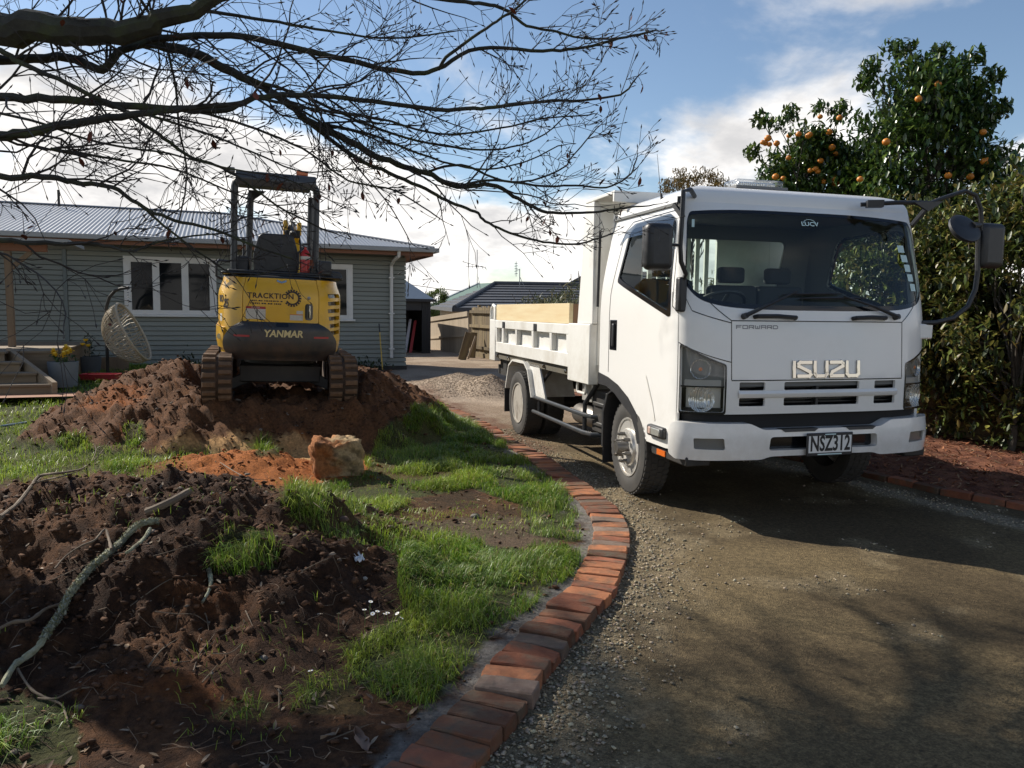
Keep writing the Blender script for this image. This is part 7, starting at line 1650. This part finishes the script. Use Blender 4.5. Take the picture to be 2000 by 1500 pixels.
# ================================================================ THINGS ON THE SOIL
# block of clay and root standing on the grass
p = on_soil(652, 928); clod = None
bm = bmesh.new(); bmesh.ops.create_cube(bm, size=1.0); bmesh.ops.subdivide_edges(bm, edges=list(bm.edges), cuts=14, use_grid_fill=True)
for v in bm.verts:
    c_ = v.co.copy(); n_ = c_.normalized(); q = c_ * 0.72 + n_ * 0.17
    q = Vector((q.x * 0.45, q.y * 0.36, q.z * 0.38)); u = Vector((c_.x * 3.3, c_.y * 3.3, c_.z * 3.3))
    f = float(fbm(np.array([u.x + u.z * 0.7 + 31]), np.array([u.y + u.z * 1.3 + 12]), 5)[0]) - 0.5
    f2 = float(fbm(np.array([u.x * 4 + u.z + 3]), np.array([u.y * 4 - u.z * 2 + 7]), 4)[0]) - 0.5
    q += n_ * (0.13 * f + 0.075 * f2); 
    if c_.x < -0.05 and c_.x > -0.25 and c_.z > 0.2: q.z -= 0.025
    v.co = q
me = bpy.data.meshes.new('clay_block'); bm.to_mesh(me); bm.free()
co = np.zeros(len(me.vertices) * 3); me.vertices.foreach_get('co', co); co = co.reshape(-1, 3)
tcol = np.array([0.33, 0.235, 0.125]) + 0 * co; org_ = (sstep(0.08, -0.12, co[:, 0] + 0.5 * (fbm(co[:, 2] * 11 + 4, co[:, 1] * 11 + co[:, 0] * 6, 4) - 0.5)) * 0.9)[:, None]
tcol = tcol + (np.array([0.27, 0.095, 0.028]) - tcol) * org_; dk = sstep(0.55, 0.70, fbm(co[:, 0] * 16, co[:, 2] * 16 + co[:, 1] * 9, 4))[:, None]; tcol = tcol * (1 - 0.55 * dk)
a = me.color_attributes.new('col', 'FLOAT_COLOR', 'POINT'); c4 = np.ones((len(co), 4), np.float32); c4[:, :3] = tcol; a.data.foreach_set('color', c4.ravel()); me.polygons.foreach_set('use_smooth', np.ones(len(me.polygons), bool))
o = obj_mesh('clay_block', me, attr_mat('clay_block', 'col', 0.92, 40, 0.4, 0.008, 60)); o.location = p + Vector((0, 0.12, 0.12)); o.rotation_euler = (0, 0, 0.35); o.scale = (0.86, 0.9, 0.9); tag(o, 'rough block of tan and orange clay standing on the grass', 'clay block')
# lichen covered branch on the heap
M_LICH = pm('lichen', (0.20, 0.195, 0.10), (0.32, 0.325, 0.245), scale=38, rough=0.95, bump=0.010, bscale=75, dirt=(0.07, 0.05, 0.03), dscale=14, damt=0.9, dlo=0.5, dhi=0.62)
M_STICK = pm('dry_stick', (0.105, 0.072, 0.045), (0.165, 0.125, 0.083), scale=16, rough=0.85, bump=0.003, bscale=40)
def lay_on(pts, dz=0.015):
    return [on_soil(x, y) + Vector((0, 0, dz + (q[0] if q else 0))) for (x, y, *q) in pts]
def stick(nm, lab, cat, pts, r0, r1, m, dz=0.012, knob=0.15, parent=None, group=None):
    C_ = catmull(lay_on(pts, dz), 6); n = len(C_); rs = [(r0 + (r1 - r0) * i / (n - 1)) * (1 + random.uniform(-knob, knob)) for i in range(n)]; base = C_[0].copy()
    b = MB(); b.tube([q - base for q in C_] if parent is None else [q - Vector(parent.location) for q in C_], rs, 8); o = b.build(nm, m, parent); 
    if parent is None: o.location = base; tag(o, lab, cat, group)
    return o
LB_ = thing('lichen_branch', 'long fallen branch covered in grey green lichen on the dark soil heap', 'branch', on_soil(305, 1025))
main = [(308, 1028), (270, 1050), (235, 1072), (205, 1100), (178, 1128), (155, 1152), (132, 1185), (118, 1215), (100, 1240), (75, 1275), (45, 1300), (28, 1322), (5, 1355)]
stick('stem', '', '', main, 0.016, 0.011, M_LICH, 0.022, 0.22, LB_)
stick('side_shoot', '', '', [(294, 1042), (282, 1062), (262, 1078), (245, 1092)], 0.009, 0.007, M_LICH, 0.02, 0.2, LB_)
stick('side_shoot', '', '', [(120, 1192), (90, 1200), (60, 1222), (25, 1238), (-20, 1250)], 0.007, 0.008, M_STICK, 0.02, 0.2, LB_)
stick('side_shoot', '', '', [(218, 1090), (212, 1062), (205, 1050), (185, 1072), (160, 1090), (130, 1110), (108, 1130)], 0.007, 0.003, M_STICK, 0.03, 0.2, LB_)
stick('side_shoot', '', '', [(35, 1320), (60, 1360), (85, 1372), (120, 1385), (130, 1410), (133, 1425)], 0.005, 0.003, M_STICK, 0.015, 0.2, LB_)
stick('side_shoot', '', '', [(75, 1372), (110, 1372), (145, 1366), (175, 1358)], 0.004, 0.002, M_STICK, 0.015, 0.2, LB_)
# tufts of lichen along the stem
C_ = catmull(lay_on(main, 0.022), 30); PP = []; 
for q in C_[:260]:
    for k in range(7): v = Vector((random.gauss(0, 1), random.gauss(0, 1), random.gauss(0.3, 1))).normalized(); PP.append(q - Vector(LB_.location) + v * 0.016)
n0 = len(PP); leaves('lichen_tufts', np.array([tuple(v) for v in PP]), RNG.uniform(0.004, 0.010, n0), np.where(RNG.random((n0, 1)) < 0.5, np.array([[0.21, 0.205, 0.10]]), np.array([[0.31, 0.32, 0.25]])) * RNG.uniform(0.6, 1.2, (n0, 1)), LB_, M_BITS, 1.3)
stick('cut_log', 'short cut log lying on the top of the dark soil heap', 'log', [(286, 1010), (328, 991), (370, 972)], 0.021, 0.019, M_STICK, 0.02, 0.06)
stick('mossy_stick', 'short mossy stick below the grass tuft on the heap', 'stick', [(408, 1118), (412, 1140), (408, 1160), (395, 1182)], 0.011, 0.006, M_LICH, 0.01, 0.2)
dead = thing('dead_branch', 'forked pale dead branch reaching from the heap to the lawn', 'branch', on_soil(30, 1010))
stick('stem', '', '', [(0, 1025), (35, 1000), (60, 965), (80, 940), (130, 935), (165, 920), (195, 895), (215, 870)], 0.012, 0.004, M_STICK, 0.03, 0.15, dead)
stick('side_shoot', '', '', [(62, 960), (95, 948), (130, 942), (160, 925)], 0.006, 0.003, M_STICK, 0.03, 0.2, dead)
stick('side_shoot', '', '', [(180, 915), (188, 892), (183, 878)], 0.004, 0.002, M_STICK, 0.06, 0.2, dead)
stick('side_shoot', '', '', [(64, 980), (78, 955), (85, 940)], 0.004, 0.002, M_STICK, 0.05, 0.2, dead)
tw = [[(303, 1213), (345, 1206), (380, 1210), (410, 1225)], [(290, 1307), (315, 1280), (350, 1258)], [(340, 1300), (385, 1292), (420, 1255)], [(378, 1318), (390, 1285), (420, 1250)], [(415, 1285), (450, 1280), (478, 1260)], [(395, 1340), (425, 1305)],
      [(255, 1190), (330, 1150), (385, 1130)], [(100, 1140), (150, 1120), (225, 1090), (300, 1075)], [(400, 1205), (405, 1225), (410, 1258)], [(480, 1200), (495, 1235)], [(545, 1390), (545, 1350)], [(0, 1195), (25, 1165), (35, 1160)], [(230, 1105), (300, 1090), (385, 1074)],
      [(840, 1360), (880, 1310), (910, 1290)], [(820, 1350), (835, 1315), (885, 1275)], [(955, 1250), (985, 1235), (1000, 1215)], [(640, 1460), (690, 1435), (720, 1425)], [(590, 1120), (640, 1100), (680, 1095)], [(560, 950), (610, 985), (640, 1010)], [(430, 905), (480, 935), (520, 940)]]
labs = ['bent twig on the heap below the mossy stick', 'short twig crossing the lower slope under the bent twig', 'twig pointing up towards the mossy stick end', 'twig leaning beside the crossed pair on the lower slope', 'twig right of the crossed twigs on the lower slope',
        'tiny twig below the crossed twigs', 'long twig running right of the lichen branch', 'long thin twig lying behind the lichen branch', 'upright root twig under the mossy stick', 'short twig left of the topmost daisy', 'straight twig standing above the lowest corner grass', 'short twig at the picture edge beside the lichen branch', 'twin twig parallel to the long one right of the lichen branch',
        'pale twig arching over the mortar by the bricks', 'curled twig beside the arching one by the bricks', 'twig lying on the mortar higher up the edging', 'twig pointing at the large curled leaf', 'twig in front of the white paper scrap', 'twig on the far right shoulder of the heap', 'twig along the crest of the dark heap']
for k, pts in enumerate(tw): stick('twig', 'dry ' + labs[k], 'twig', pts, random.uniform(0.0022, 0.004), 0.0012, M_STICK, 0.008, 0.2, None, 'dry twigs on the soil')
# fine roots and straws
mb = MB()
for k in range(420):
    y = 2.0 + 4.6 * random.random() ** 1.3; x = float(edge_x(y)) - 0.2 - random.random() * (0.7 * y); a = random.uniform(0, 6.28); ln = random.uniform(0.03, 0.16); pts = []
    for i in range(4):
        xx, yy = x + math.cos(a) * ln * i / 3, y + math.sin(a) * ln * i / 3; pts.append((xx, yy, height1(xx, yy) + 0.006)); a += random.uniform(-0.5, 0.5)
    mb.tube(pts, [0.0016, 0.0014, 0.0012, 0.0008], 3, caps=False)
tag(mb.build('fine_roots', pm('root_straw', (0.17, 0.115, 0.07), (0.11, 0.07, 0.045), scale=5, rough=0.9), smooth=False, kind='stuff'), 'fine pale roots and straws sticking out of the soil', 'roots')
# paper scrap and stones
def scrap(nm, lab, px, py, s, col):
    p = on_soil(px, py); bm = bmesh.new(); bmesh.ops.create_grid(bm, x_segments=7, y_segments=7, size=s)
    for v in bm.verts: v.co += Vector((random.gauss(0, s * 0.10), random.gauss(0, s * 0.10), abs(random.gauss(0, s * 0.35)))); v.co.x *= 0.7
    me = bpy.data.meshes.new(nm); bm.to_mesh(me); bm.free(); o = obj_mesh(nm, me, pm(nm, col, rough=0.8)); o.location = p + Vector((0, 0, 0.008)); o.rotation_euler = (0.25, 0, 0.6); return tag(o, lab, 'paper' if 'paper' in nm else 'leaf')
scrap('paper_scrap', 'crumpled white paper scrap on the dark soil beside the grass', 700, 1105, 0.032, (0.66, 0.68, 0.70))
def big_leaf(px, py, s, rot, col, lab):
    p = on_soil(px, py); b = MB(); n = 9; V = []
    for i in range(n):
        t = i / (n - 1); w = s * 0.42 * math.sin(math.pi * min(1, t * 0.95 + 0.04)) ** 0.8 * (1 + 0.18 * math.sin(t * 17))
        for k in (-1, -0.5, 0, 0.5, 1): V.append((k * w, (t - 0.5) * 2 * s, 0.25 * s * abs(k) ** 1.5 + 0.12 * s * math.sin(t * 5 + k * 2)))
    b.add(V, [(5 * i + k, 5 * i + k + 1, 5 * i + k + 6, 5 * i + k + 5) for i in range(n - 1) for k in range(4)])
    b.tube([(0, -s, 0), (0, -s * 1.5, 0.02)], [0.003, 0.002], 5); o = b.build('dry_leaf', pm('dry_leaf_%d' % px, col, tuple(c_ * 0.6 for c_ in col), scale=25, rough=0.8)); o.location = p + Vector((0, 0, 0.012)); o.rotation_euler = (0.2, 0.1, rot); tag(o, lab, 'leaf')
big_leaf(705, 1455, 0.055, 0.6, (0.23, 0.15, 0.11), 'large curled brown leaf in the corner near the first bricks')
big_leaf(765, 1432, 0.050, 1.9, (0.16, 0.085, 0.05), 'dark brown leaf tucked against the brick edging')
big_leaf(253, 978, 0.030, 0.3, (0.33, 0.23, 0.16), 'pale brown leaf on the heap left of the cut log')
big_leaf(640, 1450, 0.028, 2.4, (0.30, 0.22, 0.15), 'small pale leaf left of the large curled leaf')
def stone(px, py, s, col, lab):
    p = on_soil(px, py); bm = bmesh.new(); bmesh.ops.create_icosphere(bm, subdivisions=2, radius=s)
    for v in bm.verts: v.co *= random.uniform(0.82, 1.12); v.co.z *= 0.6
    me = bpy.data.meshes.new('stone'); bm.to_mesh(me); bm.free(); o = obj_mesh('stone', me, pm('stone_%d' % px, col, tuple(c_ * 0.6 for c_ in col), scale=20, rough=0.85, bump=0.002)); o.location = p + Vector((0, 0, s * 0.25)); tag(o, lab, 'stone')
stone(712, 1132, 0.016, (0.36, 0.33, 0.28), 'pale flat stone just below the white paper scrap'); stone(928, 1012, 0.032, (0.13, 0.12, 0.10), 'grey stone on the bare patch between the grass'); stone(672, 1030, 0.030, (0.13, 0.075, 0.05), 'brown clod at the grass edge above the scrap'); stone(515, 1290, 0.018, (0.13, 0.11, 0.09), 'dark grey stone on the lower slope of the heap')
# daisies
M_PET = pm('petal_white', (0.78, 0.78, 0.76), rough=0.6); M_DIS = pm('disc_yellow', (0.6, 0.42, 0.06), rough=0.7)
spots = [(724, 1212), (737, 1228), (712, 1226), (752, 1226), (776, 1230), (784, 1241), (662, 1246), (757, 1236), (607, 1344), (728, 1235)]
names = ['topmost daisy of the patch in the lower grass', 'daisy just below the topmost one', 'side facing daisy at the left of the patch', 'small daisy in the middle of the patch', 'daisy at the right of the patch', 'lowest right daisy of the patch', 'lone daisy left of the patch at the soil edge', 'half open daisy low in the middle of the patch', 'single daisy far below the patch near the corner', 'daisy below the side facing one']
for (x, y), lab in zip(spots, names):
    p = on_soil(x, y); h = random.uniform(0.05, 0.09); t = thing('daisy', 'white ' + lab, 'daisy', p, random.uniform(0, 6), 'white daisies in the lower grass')
    b = MB(); b.tube([(0, 0, -0.01), (0.004, 0, h * 0.6), (0, 0, h)], 0.0014, 4); b.build('stem', pm('daisy_stem', (0.07, 0.12, 0.03), rough=0.7), t)
    tx, ty = random.uniform(-0.5, 0.5), random.uniform(-0.6, 0.2); M_ = Matrix.Translation((0, 0, h)) @ Matrix.Rotation(tx, 4, 'X') @ Matrix.Rotation(ty, 4, 'Y'); b = MB()
    for k in range(11):
        a = k * 2 * math.pi / 11; d = Vector((math.cos(a), math.sin(a), 0.15)); s_ = Vector((-math.sin(a), math.cos(a), 0)); b.add([M_ @ v for v in (d * 0.002 - s_ * 0.0012, d * 0.008 - s_ * 0.0024, d * 0.011, d * 0.008 + s_ * 0.0024, d * 0.002 + s_ * 0.0012)], [(0, 1, 2, 3, 4)])
    b.build('petals', M_PET, t, smooth=False); b = MB(); b.lathe([(0.003, 0.0), (0.0026, 0.002), (0.001, 0.003)], 8, M_); b.build('disc', M_DIS, t)
